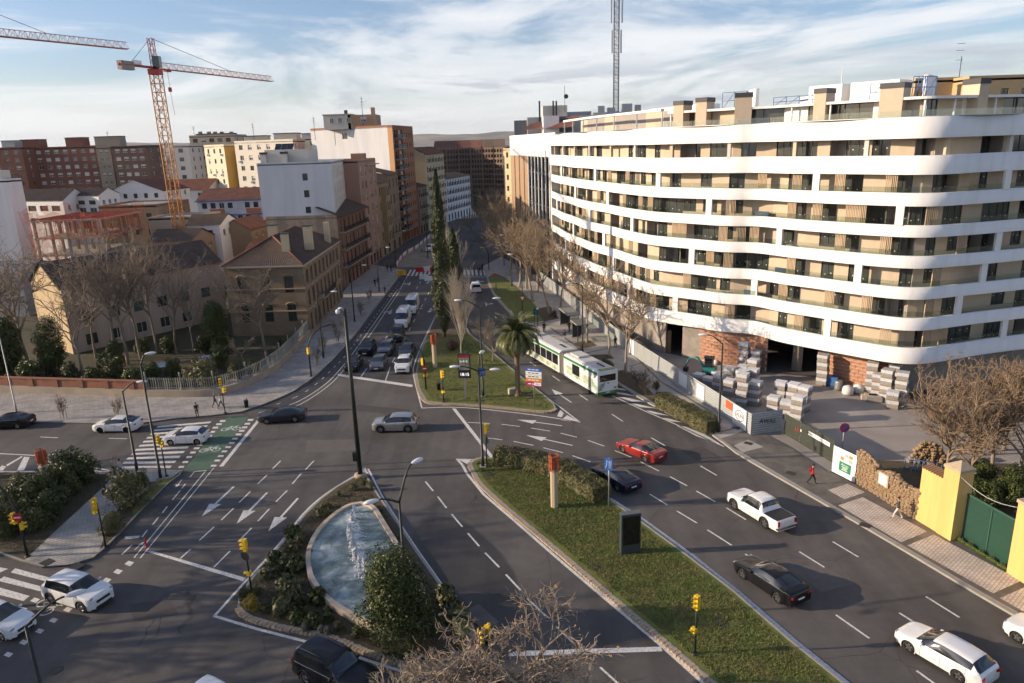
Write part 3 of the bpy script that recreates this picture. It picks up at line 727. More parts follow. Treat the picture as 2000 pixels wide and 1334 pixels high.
for fl in range(1,8):
 z0 = BANDS[fl - 1][0] + 0.32; z1 = BANDS[fl][0] + 0.04; H_ = z1 - z0; zb = BANDS[fl - 1][1]
 s = 0.0; slats = []
 finS = [s_of_px(px,zb + 0.8) for px in FINS[fl]]
 while s < WLEN - 1.2:
  r = rnd.random()
  if r < 0.50:
   w = rnd.uniform(0.8,1.9); panel(at_s(IN1,s),at_s(IN1,s + w),z0,z1,0.25,M_BEIGE)
  elif r < 0.72:
   w = rnd.choice([1.4,1.8,2.2,2.4]); put_window(WB,at_s(IN1,s),at_s(IN1,s + w),z0,H_)
  elif r < 0.84:
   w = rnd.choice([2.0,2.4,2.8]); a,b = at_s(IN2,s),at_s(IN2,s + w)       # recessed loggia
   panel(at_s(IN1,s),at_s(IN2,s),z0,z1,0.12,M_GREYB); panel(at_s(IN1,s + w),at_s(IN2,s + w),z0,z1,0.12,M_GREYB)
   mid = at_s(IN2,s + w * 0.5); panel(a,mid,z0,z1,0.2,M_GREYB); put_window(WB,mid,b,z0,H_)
  else:
   w = rnd.choice([1.4,1.8]); zs_ = 0.95                                             # window over a sill wall
   panel(at_s(IN1,s),at_s(IN1,s + w),z0,z0 + zs_,0.25,M_BEIGE); put_window(WB,at_s(IN1,s),at_s(IN1,s + w),z0 + zs_,H_ - zs_)
   w2 = rnd.uniform(0.5,0.9); panel(at_s(IN1,s + w),at_s(IN1,s + w + w2),z0,z1,0.25,M_BEIGE); w += w2
  if fl < 7 and rnd.random() < 0.30 and 6 < s < WLEN - 20: slats.append(s + 0.4)
  s += w
 for ss in slats:
  if any(abs(ss - f) < 1.6 for f in finS): continue
  p = at_s(offset_line(wpl,-0.30),ss); q = at_s(offset_line(wpl,-0.30),ss + 0.1)
  o = obj('slat_screen',slat_mesh,WB,(p[0],p[1],zb),atan2(q[1] - p[1],q[0] - p[0])); o.scale = (1,1,z1 - zb + 0.2)
 for f in finS:
  mb = MB(); LN = offset_line(wpl,-0.16); wallbox(mb,at_s(LN,f - 0.36),at_s(LN,f + 0.36),zb - 0.05,z1 + 0.1,0.26,None); mb.build('white_fin',M_WHITE,WB)
 if fl < 7:
  LN = offset_line(wpl,-0.15); s = 0.3
  while s < WLEN - 3:
   w = 2.9; mb = MB(); wallbox(mb,at_s(LN,s),at_s(LN,s + w),zb,zb + 0.55,0.016,None); mb.build('glass_railing',M_RAIL,WB); s += w + 0.06
 else:
  LN = offset_line(wpl,-0.5)
  for k in range(14):
   mb = MB(); ss = 2 + k * (WLEN - 4) / 13; wallbox(mb,at_s(LN,ss - .2),at_s(LN,ss + .2),zb - .2,z1,0.35,None); mb.build('column',M_SOFFIT if k % 2 else M_BEIGE,WB)
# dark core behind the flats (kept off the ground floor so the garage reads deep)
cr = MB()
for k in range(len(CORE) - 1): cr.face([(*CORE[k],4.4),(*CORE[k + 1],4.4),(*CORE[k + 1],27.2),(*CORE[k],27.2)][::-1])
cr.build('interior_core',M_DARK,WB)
# end wall at the far end and roof deck
ew = MB(); a = wpl[0]; b = (wpl[0][0] + 22,wpl[0][1] + 8); wallbox(ew,a,b,0,28.05,0.3,None); ew.build('end_wall',M_WHITE,WB)
rf = MB(); rl = offset_line(wpl,-0.27); bk = offset_line(wpl,-17)
for k in range(len(rl) - 1): rf.face([(*rl[k],27.0),(*rl[k + 1],27.0),(*bk[k + 1],27.0),(*bk[k],27.0)])
rf.build('roof_deck',mat('roof_gravel',(0.36,0.35,0.33),0.9,var=0.2,vscale=2),WB)
# coping of the top parapet
cp = MB(); strip(cp,offset_line(wpl,-0.14),0.36,28.1,28.16); cp.build('parapet_coping',mat('zinc',(0.40,0.41,0.43),0.45,0.6),WB)
# set-back top storey: glass, piers and flat slab
PH = offset_line(wpl,-3.6); s0p = s_of_px(1268,28);
s = s0p
phs = MB()
while s < WLEN - 2:
 w = rnd.choice([2.2,2.6,3.0])
 if rnd.random() < 0.62: put_window(WB,at_s(PH,s),at_s(PH,s + w),27.0,2.75,2)
 else: panel(at_s(PH,s),at_s(PH,s + w),27.0,29.75,0.25,M_BEIGE if rnd.random() < .6 else M_WHITE)
 s += w
sl = MB(); i0 = next(i for i in range(len(SL)) if SL[i] > s0p)
A_,B_ = offset_line(wpl,-2.3)[i0:],offset_line(wpl,-16)[i0:]
for k in range(len(A_) - 1):
 sl.face([(*A_[k],29.75),(*A_[k + 1],29.75),(*B_[k + 1],29.75),(*B_[k],29.75)][::-1]); sl.face([(*A_[k],30.0),(*A_[k + 1],30.0),(*B_[k + 1],30.0),(*B_[k],30.0)]); sl.face([(*A_[k],29.75),(*A_[k + 1],29.75),(*A_[k + 1],30.0),(*A_[k],30.0)][::-1])
sl.build('penthouse_roof',M_WHITE,WB)
for k in range(12):
 ss = s0p + 1 + k * (WLEN - s0p - 3) / 11; p = at_s(offset_line(wpl,-2.6),ss); mb = MB(); mb.lathe([(0.1,27.0),(0.1,29.76)],10,None,Matrix.Translation((p[0],p[1],0))); mb.build('roof_column',M_WHITE,WB)
s = s0p
while s < WLEN - 3:
 mb = MB(); LN = offset_line(wpl,-0.9); wallbox(mb,at_s(LN,s),at_s(LN,s + 2.9),28.1,28.75,0.016,None); mb.build('glass_railing',M_RAIL,WB); s += 3.0
TOW = offset_line(wpl,-3.2)
for px0,px1,pyt in ((1288,1312,205),(1333,1358,199),(1430,1464,190),(1559,1585,182),(1696,1742,172),(1950,1968,164)):
 sm = s_of_px((px0 + px1) / 2,29); p = at_s(TOW,sm); wx,wy = p[0] + WBO.x,p[1] + WBO.y
 m_px = FPX / (wy * CP); w = (px1 - px0) / m_px * 0.92; zt = Zat(wx,wy,pyt); q = at_s(TOW,sm + .3)
 mb = MB(); ang = atan2(q[1] - p[1],q[0] - p[0]); mb.cbox(p[0],p[1],(27 + zt) / 2,max(w,1.2),1.9,zt - 27,M_BEIGE,ang); mb.cbox(p[0],p[1],zt + .22,max(w,1.2) + .12,2.02,0.5,M_CAP,ang); mb.build('roof_tower',None,WB)
# far-left set-back terrace with white frame pergola
mb = MB(); PHL = offset_line(wpl,-2.2)
sE = s0p - 0.5; N_ = 6
for k in range(N_ + 1):
 p = at_s(PHL,2 + k * (sE - 2) / N_); mb.cbox(p[0],p[1],28.6,0.16,0.16,3.3,M_WHITE)
for k in range(N_):
 wallbox(mb,at_s(PHL,2 + k * (sE - 2) / N_),at_s(PHL,2 + (k + 1) * (sE - 2) / N_),30.1,30.4,0.5,M_WHITE)
mb.build('roof_pergola',None,WB)
PHB = offset_line(wpl,-5.5)
mb = MB();
for k in range(8): wallbox(mb,at_s(PHB,1 + k * (sE - 1) / 8),at_s(PHB,1 + (k + 1) * (sE - 1) / 8),27,30.3,0.3,M_GREYB if k % 3 else M_BEIGE)
mb.build('terrace_wall',None,WB)
# blue scaffold rails and clutter on the roof
M_BLUE = mat('blue_scaffold',(0.05,0.16,0.38),0.5)
def scaffold(px0,px1,h,name='scaffold_frame'):
 L2 = offset_line(wpl,-6.0); a = at_s(L2,s_of_px(px0,30)); b = at_s(L2,s_of_px(px1,30)); n = max(2,int(hypot(b[0] - a[0],b[1] - a[1]) / 1.4)); mb = MB()
 P = [Vector((a[0] + (b[0] - a[0]) * t / n,a[1] + (b[1] - a[1]) * t / n,30.0)) for t in range(n + 1)]
 for i,p in enumerate(P):
  mb.tube([p,p + Vector((0,0,h))],0.04,5)
  if i < n:
   for zz_ in (h,h * .5): mb.tube([p + Vector((0,0,zz_)),P[i + 1] + Vector((0,0,zz_))],0.035,5)
   mb.tube([p,P[i + 1] + Vector((0,0,h))],0.03,5)
 mb.build(name,M_BLUE,WB)
scaffold(1362,1400,1.9); scaffold(1485,1535,1.0); scaffold(1748,1800,2.0); scaffold(1870,1935,2.0); scaffold(1640,1690,1.6)
# white equipment walls on the roof behind
L3 = offset_line(wpl,-9)
for px0,px1,h in ((1175,1270,3.9),(1395,1435,2.2),(1500,1560,2.0),(1590,1700,2.0),(1745,1765,2.2)):
 mb = MB(); wallbox(mb,at_s(L3,s_of_px(px0,30)),at_s(L3,s_of_px(px1,30)),27.0 if px0 < 1200 else 30.0,(27.0 if px0 < 1200 else 30.0) + h,3.0,None); mb.build('roof_plant_room',M_WHITE,WB)
# ground floor
s1_,s2_,s3_,s4_,s5_,s6_ = s_of_px(1289,3),s_of_px(1326,3),s_of_px(1363,3),s_of_px(1482,3),s_of_px(1572,3),s_of_px(1722,3)
_n1 = offset_line(wpl,-1.0)
def varoff(extra):
 out = []
 for q,(p_,n_) in zip(SL,zip(wpl,_n1)):
  t = min(1,max(0,(q - s4_) / (s5_ - s4_))); d_ = 1.1 + 2.3 * t * t * (3 - 2 * t) - extra; out.append((p_[0] + (n_[0] - p_[0]) * d_,p_[1] + (n_[1] - p_[1]) * d_))
 return out
GF = varoff(0.0)
def gf(px0,px1): return s_of_px(px0,2.5),s_of_px(px1,2.5)
g = MB()
def seg(s0,s1,m,z0=0.0,z1=4.5,th=0.3,mb=None):
 n = max(1,int((s1 - s0) / 0.5))
 for k in range(n): wallbox(mb or g,at_s(GF,s0 + (s1 - s0) * k / n),at_s(GF,s0 + (s1 - s0) * (k + 1) / n),z0,z1,th,m)
for u_,v_ in ((0,s1_),(s2_,s3_),(s6_,WLEN - .5)):
 g = MB(); seg(u_,v_,M_CONCW); g.build('ground_floor_wall',None,WB)
for x in (1500,1512):
 p = at_s(offset_line(wpl,-4.2),s_of_px(x,2)); mb = MB(); mb.cbox(p[0],p[1],2.2,0.5,0.5,4.4); mb.build('column',M_CONCW,WB)
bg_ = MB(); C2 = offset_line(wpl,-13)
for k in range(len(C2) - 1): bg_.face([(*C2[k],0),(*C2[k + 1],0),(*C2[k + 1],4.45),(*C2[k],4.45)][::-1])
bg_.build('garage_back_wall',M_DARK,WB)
fl_ = MB()
for k in range(len(C2) - 1): fl_.face([(*GF[k],0.03),(*GF[k + 1],0.03),(*C2[k + 1],0.03),(*C2[k],0.03)])
fl_.build('garage_floor',mat('garage_floor',(0.12,0.11,0.10),0.9,var=0.2),WB)
ce = MB()
for k in range(len(C2) - 1): ce.face([(*wpl[k],4.43),(*wpl[k + 1],4.43),(*C2[k + 1],4.43),(*C2[k],4.43)][::-1])
ce.build('garage_ceiling',M_CONCW,WB)
bmesh_ = MB(); bmesh_.box(-.5,.5,-.03,.03,-.5,.5); brick_me = bmesh_.mesh('brick',[M_BRICK])
def brick_wall(s0,s1):
 bw = MB(); seg(s0,s1,M_MORTAR,0,4.45,0.24,bw); w = bw.build('brick_wall',M_MORTAR,WB)
 FR = varoff(0.14); z = 0.1; row = 0; bl_,bh = 0.88,0.40
 while z + bh < 4.45:
  s = s0 - (bl_ / 2 if row % 2 else 0)
  while s < s1 - 0.1:
   a,b = at_s(FR,s + .025),at_s(FR,min(s + bl_,s1 + .2) - .025)
   o = obj('brick',brick_me,w,((a[0] + b[0]) / 2,(a[1] + b[1]) / 2,z + bh / 2),atan2(b[1] - a[1],b[0] - a[0])); o.scale = (hypot(b[0] - a[0],b[1] - a[1]),rnd.uniform(0.6,1.3),bh - rnd.uniform(0.03,0.06))
   s += bl_
  z += bh; row += 1
brick_wall(s3_,s4_); brick_wall(s5_,s6_)
# things standing on the balconies
def balcony_thing(fl,px,kind,lab):
 zb = BANDS[fl - 1][0] + 0.32; p = at_s(offset_line(wp,-0.9),s_of_px(px,zb + 1)); mb = MB()
 if kind == 'bag':
  mb.lathe([(.35,0),(.5,.25),(.5,.7),(.38,.95),(.25,.9)],10); o = mb.build('rubble_bag',mat('white_sack',(0.65,0.63,0.6),0.8,var=0.15),None,(p[0],p[1],zb)); tag(o,lab,'sack','sacks on the balconies')
 else:
  mb.cbox(0,0,.65,1.7,.08,1.3,None,-0.9); o = mb.build('stacked_glass_sheet',mat('blue_film_glass',(0.10,0.14,0.20),0.2),None,(p[0],p[1],zb)); tag(o,lab,'glass sheet','glass sheets on the balconies')
_st = ['lowest','second','third','fourth','fifth']
for a in ((1,1382,'bag','white rubble sack on the lowest balcony, above the brick infill wall'),(2,1402,'bag','round white sack on the second lowest balcony of the white block'),(4,1534,'bag','white crate-like sack on the fourth balcony beside a white fin'),(2,1525,'bag','white sack on the second lowest balcony, beside stacked blue glass'),
   (3,1522,'g','blue filmed glass sheets leaning on the third lowest balcony'),(5,1478,'g','blue filmed glass sheets leaning on the fifth lowest balcony'),(1,1470,'g','blue filmed glass sheets leaning on the lowest balcony above the garage'),(2,1458,'g','blue filmed glass sheets leaning on the second lowest balcony')): balcony_thing(*a)
# ================================================================== other buildings
M_WFR = mat('white_window_frame',(0.66,0.65,0.63),0.6)
M_BLIND = mat('roller_blind',(0.55,0.54,0.52),0.7)
M_SHUT = mat('brown_shutter',(0.10,0.06,0.035),0.7)
M_GSHUT = mat('green_shutter',(0.05,0.10,0.085),0.7)
M_TILE_R = mat('roof_tile_red',(0.22,0.085,0.05),0.9,var=0.3,vscale=2.0,col2=(0.13,0.06,0.042),mixscale=0.6)
M_TILE_D = mat('roof_tile_dark',(0.075,0.055,0.045),0.95,var=0.35,vscale=2.5,col2=(0.115,0.075,0.055),mixscale=0.8)
M_RAILI = mat('iron_railing',(0.02,0.02,0.022),0.5)
M_STONE = mat('sill_stone',(0.42,0.37,0.31),0.85)
_wk = {}
def winmesh(w,h,style):
 k = (round(w,2),round(h,2),style)
 if k in _wk: return _wk[k]
 mb = MB(); t = 0.06 if h < 3 else 0.08
 fr = M_FRAME if style in ('dark','slit') else M_WFR
 if style in ('shut','gshut'): fr = M_SHUT if style == 'shut' else M_GSHUT
 mb.face([(-w / 2,0,0),(w / 2,0,0),(w / 2,0,h),(-w / 2,0,h)],M_GLASS)
 if style != 'slit':
  for x0,x1,z0,z1 in ((-w / 2,w / 2,0,t),(-w / 2,w / 2,h - t,h),(-w / 2,-w / 2 + t,t,h - t),(w / 2 - t,w / 2,t,h - t),(-t / 2,t / 2,t,h - t)):
   mb.box(x0,x1,-0.05,-0.005,z0,z1,fr)
 if style == 'blind': mb.box(-w / 2 + t,w / 2 - t,-0.03,-0.008,h * 0.5,h - t,M_BLIND)
 if style == 'closed': mb.box(-w / 2 + t,w / 2 - t,-0.03,-0.008,t,h - t,M_BLIND)
 if style in ('shut','gshut'):
  for x0,x1 in ((-w / 2 + t,-t / 2),(t / 2,w / 2 - t)): mb.box(x0,x1,-0.04,-0.008,t,h * .95,fr)
 if style not in ('slit','dark'): mb.box(-w / 2 - .08,w / 2 + .08,-0.22,-0.002,-0.09,-0.005,M_STONE)
 _wk[k] = mb.mesh('window'); return _wk[k]
_bk = {}
def balmesh(w,d=0.8,h=1.0,solid=False,slabm=None):
 k = (round(w,1),d,h,solid,slabm.name if slabm else '')
 if k in _bk: return _bk[k]
 mb = MB(); mb.box(-w / 2,w / 2,-d,0,-0.14,0,slabm or M_STONE)
 if solid:
  mb.box(-w / 2,w / 2,-d,-d + .06,0,h,M_FRAME); mb.box(-w / 2,-w / 2 + .06,-d,0,0,h,M_FRAME); mb.box(w / 2 - .06,w / 2,-d,0,0,h,M_FRAME)
 else:
  mb.box(-w / 2,w / 2,-d,-d + .04,h - .05,h,M_RAILI)
  for s in (-1,1): mb.box(s * (w / 2 - .02) - .02,s * (w / 2 - .02) + .02,-d,0,h - .05,h,M_RAILI)
  n = max(4,int(w / 0.16))
  for i in range(n + 1):
   x = -w / 2 + .015 + (w - .03) * i / n; mb.box(x - .012,x + .012,-d,-d + .025,0,h - .05,M_RAILI)
  for s in (-1,1):
   for j in range(1,int(d / .16)): mb.box(s * (w / 2 - .02) - .012,s * (w / 2 - .02) + .012,-j * .16 - .012,-j * .16 + .012,0,h - .05,M_RAILI)
 _bk[k] = mb.mesh('balcony'); return _bk[k]
class Bld:
 def __init__(s,name,label,foot,wm,cat='building',group=None):
  s.foot = foot; cx = sum(p[0] for p in foot) / len(foot); cy = sum(p[1] for p in foot) / len(foot)
  s.c = (cx,cy); s.o = thing(name,label,cat,(cx,cy,0),0,group); s.wm = wm; s.w = MB()
 def L(s,p): return (p[0] - s.c[0],p[1] - s.c[1])
 def face(s,A,B,z0,z1,wins=(),m=None,depth=0.18):
  A,B = s.L(A),s.L(B); L = hypot(B[0] - A[0],B[1] - A[1]); d = ((B[0] - A[0]) / L,(B[1] - A[1]) / L); n = (d[1],-d[0]); m = m or s.wm
  P = lambda u,v,q=0.0: (A[0] + d[0] * u - n[0] * q,A[1] + d[1] * u - n[1] * q,v)
  us = sorted({0.0,L,*[round(w[0],3) for w in wins],*[round(w[1],3) for w in wins]}); us = [u for u in us if -1e-6 <= u <= L + 1e-6]
  vs = sorted({z0,z1,*[round(w[2],3) for w in wins],*[round(w[3],3) for w in wins]}); vs = [v for v in vs if z0 - 1e-6 <= v <= z1 + 1e-6]
  W = [tuple(round(x,3) for x in w[:4]) for w in wins]
  for i in range(len(us) - 1):
   run = None; uc = (us[i] + us[i + 1]) / 2
   col = [w for w in W if w[0] < uc < w[1]]
   for j in range(len(vs) - 1):
    vc = (vs[j] + vs[j + 1]) / 2
    hole = any(w[2] < vc < w[3] for w in col)
    if hole:
     if run is not None: s.w.face([P(us[i],run),P(us[i + 1],run),P(us[i + 1],vs[j]),P(us[i],vs[j])],m); run = None
    elif run is None: run = vs[j]
   if run is not None: s.w.face([P(us[i],run),P(us[i + 1],run),P(us[i + 1],vs[-1]),P(us[i],vs[-1])],m)
  ang = atan2(d[1],d[0])
  for w in wins:
   a,b,c,e = w[:4]; st = w[4] if len(w) > 4 else 'plain'
   for q in ([P(a,c),P(b,c),P(b,c,depth),P(a,c,depth)],[P(a,e),P(a,e,depth),P(b,e,depth),P(b,e)],[P(a,c),P(a,c,depth),P(a,e,depth),P(a,e)],[P(b,c),P(b,e),P(b,e,depth),P(b,c,depth)]): s.w.face(q,m)
   p = P((a + b) / 2,c,depth)
   o = obj('window',winmesh(b - a,e - c,st),s.o,p,ang)
   if len(w) > 5 and w[5]:
    p = P((a + b) / 2,c + 0.05); obj('balcony',balmesh(b - a + w[5],0.7 if w[5] < 2 else 1.0),s.o,p,ang)
  return ang,P
 def grid(s,u0,u1,n,w,rows,style='plain',bal=0,mixs=None,seed=1):
  r = random.Random(seed + n * 7 + int(u1 * 3)); out = []
  for i in range(n):
   u = u0 + (u1 - u0) * (i + 0.5) / n
   for (v,h) in rows:
    st = r.choice(mixs) if mixs else style
    out.append((u - w / 2,u + w / 2,v,v + h,st,bal))
  return out
 def part(s,name,mb,m=None): return mb.build(name,m,s.o)
 def done(s,roof='flat',z=None,rm=None,par=0.5,name='wall'):
  s.w.build(name,None,s.o)
  if roof == 'flat':
   f = [s.L(p) for p in s.foot]; mb = MB(); mb.prism(f,z - 0.3,z - 0.02,rm or mat('flat_roof',(0.28,0.26,0.24),0.9,var=0.25,vscale=0.5)); mb.build('roof',None,s.o)
   if par:
    pm = MB(); fo = f if area2(f) > 0 else f[::-1]
    strip(pm,fo,0.25,z - .05,z + par,None,-1.0,True); pm.build('parapet',s.wm,s.o)
  return s.o
 def box(s,name,x,y,sx,sy,z0,z1,m,rz=0.0):
  p = s.L((x,y)); mb = MB(); mb.cbox(p[0],p[1],(z0 + z1) / 2,sx,sy,z1 - z0,None,rz); return mb.build(name,m,s.o)
def tiles(mb,e0,e1,r1,r0,m,pitch=0.34,amp=0.07):
 # corrugated tile slope between eave e0-e1 and ridge r0-r1 (3D points)
 e0,e1,r0,r1 = map(Vector,(e0,e1,r0,r1)); n = max(2,int((e1 - e0).length / pitch) * 2)
 nr = (e1 - e0).cross(r0 - e0 if (r0 - e0).length > .01 else r1 - e0).normalized()
 if nr.z < 0: nr = -nr
 prev = None
 for i in range(n + 1):
  t = i / n; off = nr * (amp if i % 2 else 0)
  a = e0.lerp(e1,t) + off; b = r0.lerp(r1,t) + off
  if prev: mb.face([prev[0],a,b,prev[1]],m)
  prev = (a,b)
def hip_roof(b,corners,z,hgt,inset,m,over=0.5,ridge_axis=0):
 # corners: 4 CCW world points (front-left, front-right, back-right, back-left); ridge runs from middle front to middle back
 c = [Vector((*b.L(p),z)) for p in corners]; cen = sum(c,Vector()) / 4
 c = [p + (p - cen).normalized() * over for p in c]
 mf = (c[0] + c[1]) / 2; mk = (c[3] + c[2]) / 2
 L = (mk - mf).length; d = (mk - mf) / L
 R0 = mf + d * inset + Vector((0,0,hgt)); R1 = mk - d * inset + Vector((0,0,hgt))
 mb = MB()
 tiles(mb,c[0],c[1],R0,R0,m); tiles(mb,c[1],c[2],R1,R0,m); tiles(mb,c[2],c[3],R1,R1,m); tiles(mb,c[3],c[0],R0,R1,m)
 o = mb.build('tile_roof',None,b.o)
 rg = MB()
 for p,q in ((c[0],R0),(c[1],R0),(c[2],R1),(c[3],R1),(R0,R1)): rg.tube([p + Vector((0,0,.06)),q + Vector((0,0,.1))],0.13,6)
 rg.build('ridge_tiles',M_TILE_R,o)
 ev = MB(); strip(ev,[(p.x,p.y) for p in c],0.18,z - 0.22,z + 0.02,None,-1.0,True); ev.build('eaves',M_STONE,b.o)
 u = MB(); u.face([(p.x,p.y,z - .12) for p in c][::-1]); u.build('soffit',M_STONE,b.o)
 return R0,R1
def gable_roof(b,corners,z,hgt,m,over=0.35,wallm=None):
 # ridge parallel to edge 0-1 ; gables at edges 1-2 and 3-0
 c = [Vector((*b.L(p),z)) for p in corners]
 r0 = (c[0] + c[3]) / 2 + Vector((0,0,hgt)); r1 = (c[1] + c[2]) / 2 + Vector((0,0,hgt))
 for tri in ((c[1],c[2],r1),(c[3],c[0],r0)): b.w.face(list(tri),wallm or b.wm)
 ax = (c[1] - c[0]).normalized() * over; sd = (c[0] - c[3]).normalized(); dn = Vector((0,0,-hgt / max(1e-3,(c[0] - c[3]).length / 2) * over))
 up = Vector((0,0,.05)); mb = MB()
 tiles(mb,c[0] - ax + sd * over + dn + up,c[1] + ax + sd * over + dn + up,r1 + ax + up,r0 - ax + up,m); tiles(mb,c[2] + ax - sd * over + dn + up,c[3] - ax - sd * over + dn + up,r0 - ax + up,r1 + ax + up,m)
 mb.build('tile_roof',None,b.o)
# ---------- villa along the garden (long, dark tiled)
M_VCREAM = mat('villa_render',(0.52,0.43,0.35),0.9,var=0.12,vscale=0.7,col2=(0.43,0.345,0.27),mixscale=0.5,streak=True)
M_VYEL = mat('villa_gable_yellow',(0.50,0.385,0.225),0.9,var=0.12,vscale=0.8,streak=True,col2=(0.42,0.31,0.18),mixscale=.8)
E0 = G(118,564,9.5); E1 = G(430,511,9.5); EL = G(59,550,9.5)
A = (E0.x,E0.y); B_ = (E1.x,E1.y); dv_ = Vector((EL.x - E0.x,EL.y - E0.y)); D_ = (EL.x,EL.y); C_ = (B_[0] + dv_.x,B_[1] + dv_.y)
b = Bld('long_villa','long cream garden villa with dark tiled gable roof and yellow end wall',[A,B_,C_,D_],M_VCREAM)
Lw = hypot(B_[0] - A[0],B_[1] - A[1])
ws = b.grid(1.0,Lw - 1.5,6,1.6,[(4.2,1.55),(0.9,1.6)],'gshut',mixs=['gshut','plain','dark'])
b.face(A,B_,0,9.5,ws); b.face(B_,C_,0,9.5); b.face(C_,D_,0,9.5); b.face(D_,A,0,9.5,m=M_VYEL)
gable_roof(b,[A,B_,C_,D_],9.5,3.2,M_TILE_D,wallm=M_VYEL)
for u in (0.18,0.38,0.58,0.78):
 p = (A[0] + (B_[0] - A[0]) * u,A[1] + (B_[1] - A[1]) * u); nn = Vector((B_[1] - A[1],-(B_[0] - A[0]))).normalized() * 0.02
 q = b.L((p[0] + nn.x,p[1] + nn.y)); mb = MB(); ang = atan2(B_[1] - A[1],B_[0] - A[0])
 for dx,dz,sx,sz in ((0,.85,1.7,.1),(0,-.85,1.7,.1),(-.85,0,.1,1.7),(.85,0,.1,1.7)): mb.cbox(q[0] + dx * cos(ang),q[1] + dx * sin(ang),7.9 + dz,sx,.08,sz,None,ang)
 mb.build('wall_frame_moulding',M_VCREAM,b.o)
b.done(None)
# ---------- palace-like villa on the street
M_PAL = mat('palace_render',(0.27,0.195,0.125),0.9,var=0.15,vscale=0.6,col2=(0.20,0.14,0.09),mixscale=0.4)
p1,p2,p3 = G(437,521,10.7),G(591,517,10.7),G(660,471,10.7)
A,B_,C_ = (p1.x,p1.y),(p2.x,p2.y),(p3.x,p3.y); D_ = (A[0] + C_[0] - B_[0],A[1] + C_[1] - B_[1])
b = Bld('brick_mansion','tan brick mansion with arched windows, hipped dark tile roof and four chimneys',[A,B_,C_,D_],M_PAL)
La = hypot(B_[0] - A[0],B_[1] - A[1]); Lb = hypot(C_[0] - B_[0],C_[1] - B_[1])
b.face(A,B_,0,10.7,b.grid(0.6,La - .6,3,1.35,[(6.6,2.4),(2.2,2.6)],'dark'),depth=.3)
wb_ = b.grid(0.6,Lb - .6,9,1.2,[(7.6,2.1),(4.2,2.4),(0.5,2.6)],'dark',mixs=['dark','shut'])
ang,P_ = b.face(B_,C_,0,10.7,wb_,depth=.3); b.face(C_,D_,0,10.7); b.face(D_,A,0,10.7)
M_TRIM = mat('tan_trim',(0.36,0.27,0.18),0.9,var=0.1)
for (A1,B1,L1,n1,rows) in ((A,B_,La,3,[(9.0,1.35),(4.8,1.35)]),(B_,C_,Lb,9,[(9.7,1.2),(6.6,1.2),(3.1,1.2)])):
 d = ((B1[0] - A1[0]) / L1,(B1[1] - A1[1]) / L1); n = (d[1],-d[0]); an = atan2(d[1],d[0])
 for i in range(n1):
  u = .6 + (L1 - 1.2) * (i + .5) / n1
  for (zt,w) in rows:
   mb = MB(); q = b.L((A1[0] + d[0] * u + n[0] * .04,A1[1] + d[1] * u + n[1] * .04)); pts = []
   Mx = Matrix.Translation((q[0],q[1],zt)) @ Matrix.Rotation(an,4,'Z')
   for k in range(7):
    t = pi * k / 6; c0 = Vector((cos(t) * (w / 2 + .08),0,sin(t) * .34 - .02)); pts.append(Mx @ c0)
   mb.tube(pts,0.1,5); mb.build('arch_moulding',M_TRIM,b.o)
 for zz_ in (3.75,7.1,10.3):
  mb = MB(); q0 = b.L((A1[0] + n[0] * .05,A1[1] + n[1] * .05)); q1 = b.L((B1[0] + n[0] * .05,B1[1] + n[1] * .05)); strip(mb,[q0,q1],0.16,zz_,zz_ + .18); mb.build('string_course',M_TRIM,b.o)
R0,R1 = hip_roof(b,[A,B_,C_,D_],10.75,3.4,7.0,M_TILE_D,0.7)
M_CHIM = mat('chimney_render',(0.50,0.41,0.27),0.85,var=0.1)
for (px,py,zb,w,h,cap) in ((558,482,13.0,1.0,1.9,1),(603,472,13.0,1.3,2.4,1),(640,470,11.5,0.9,3.2,0),(535,465,12.0,1.7,2.2,1)):
 g_ = G(px,py,zb); q = b.L(g_[:2]); mb = MB(); mb.cbox(q[0],q[1],zb + h / 2 - .6,w,.8,h + 1.2,M_CHIM)
 if cap: mb.cbox(q[0],q[1],zb + h + .1,w + .15,.95,.16,M_CAP)
 mb.build('chimney',None,b.o)
pb = P_(Lb * .45,4.2); obj('balcony',balmesh(9.0,1.1),b.o,pb,ang)
b.done(None)
# ---------- balconied brick house + tall white party-wall block above it
M_TAN = tile_mat('tan_party_brick',(0.30,0.235,0.175),(0.25,0.195,0.145),(0.20,0.16,0.125),0.5,0.22,0,0.03)
M_RBR = mat('red_brown_brick',(0.20,0.105,0.07),0.9,var=0.2,vscale=1.0)
wl = GXY(501,318,141); wr = GXY(648,312,143)
A,B_ = (wl[0] + 0.6,140.6),(-33.0,140.2); C_,D_ = (-31.8,163.0),(-46.5,164.0)
b = Bld('balcony_house','red brown brick house with iron balconies on the street, tan party wall',[A,B_,C_,D_],M_RBR)
b.face(A,B_,0,14.6,m=M_TAN)
Lb = hypot(C_[0] - B_[0],C_[1] - B_[1])
ang,P_ = b.face(B_,C_,0,14.2,b.grid(.4,Lb - .4,7,1.15,[(11.0,2.3),(7.6,2.4),(4.1,2.5),(0.2,2.8)],'plain',mixs=['plain','dark','shut']),depth=.25)
for z in (11.0,7.6,4.1): obj('balcony',balmesh(Lb - 2.5,0.9),b.o,P_(Lb / 2,z),ang)
b.face(C_,D_,0,14.2); b.face(D_,A,0,14.2)
mb = MB(); q0,q1 = b.L((B_[0] + 1,B_[1] - .3)),b.L((C_[0] + 1,C_[1])); r0,r1 = b.L((B_[0] - 4,B_[1] - .3)),b.L((C_[0] - 4,C_[1])); tiles(mb,(*q0,14.1),(*q1,14.1),(*r1,16.1),(*r0,16.1),M_TILE_D); mb.build('tile_roof',None,b.o)
b.done('flat',14.15,par=0)
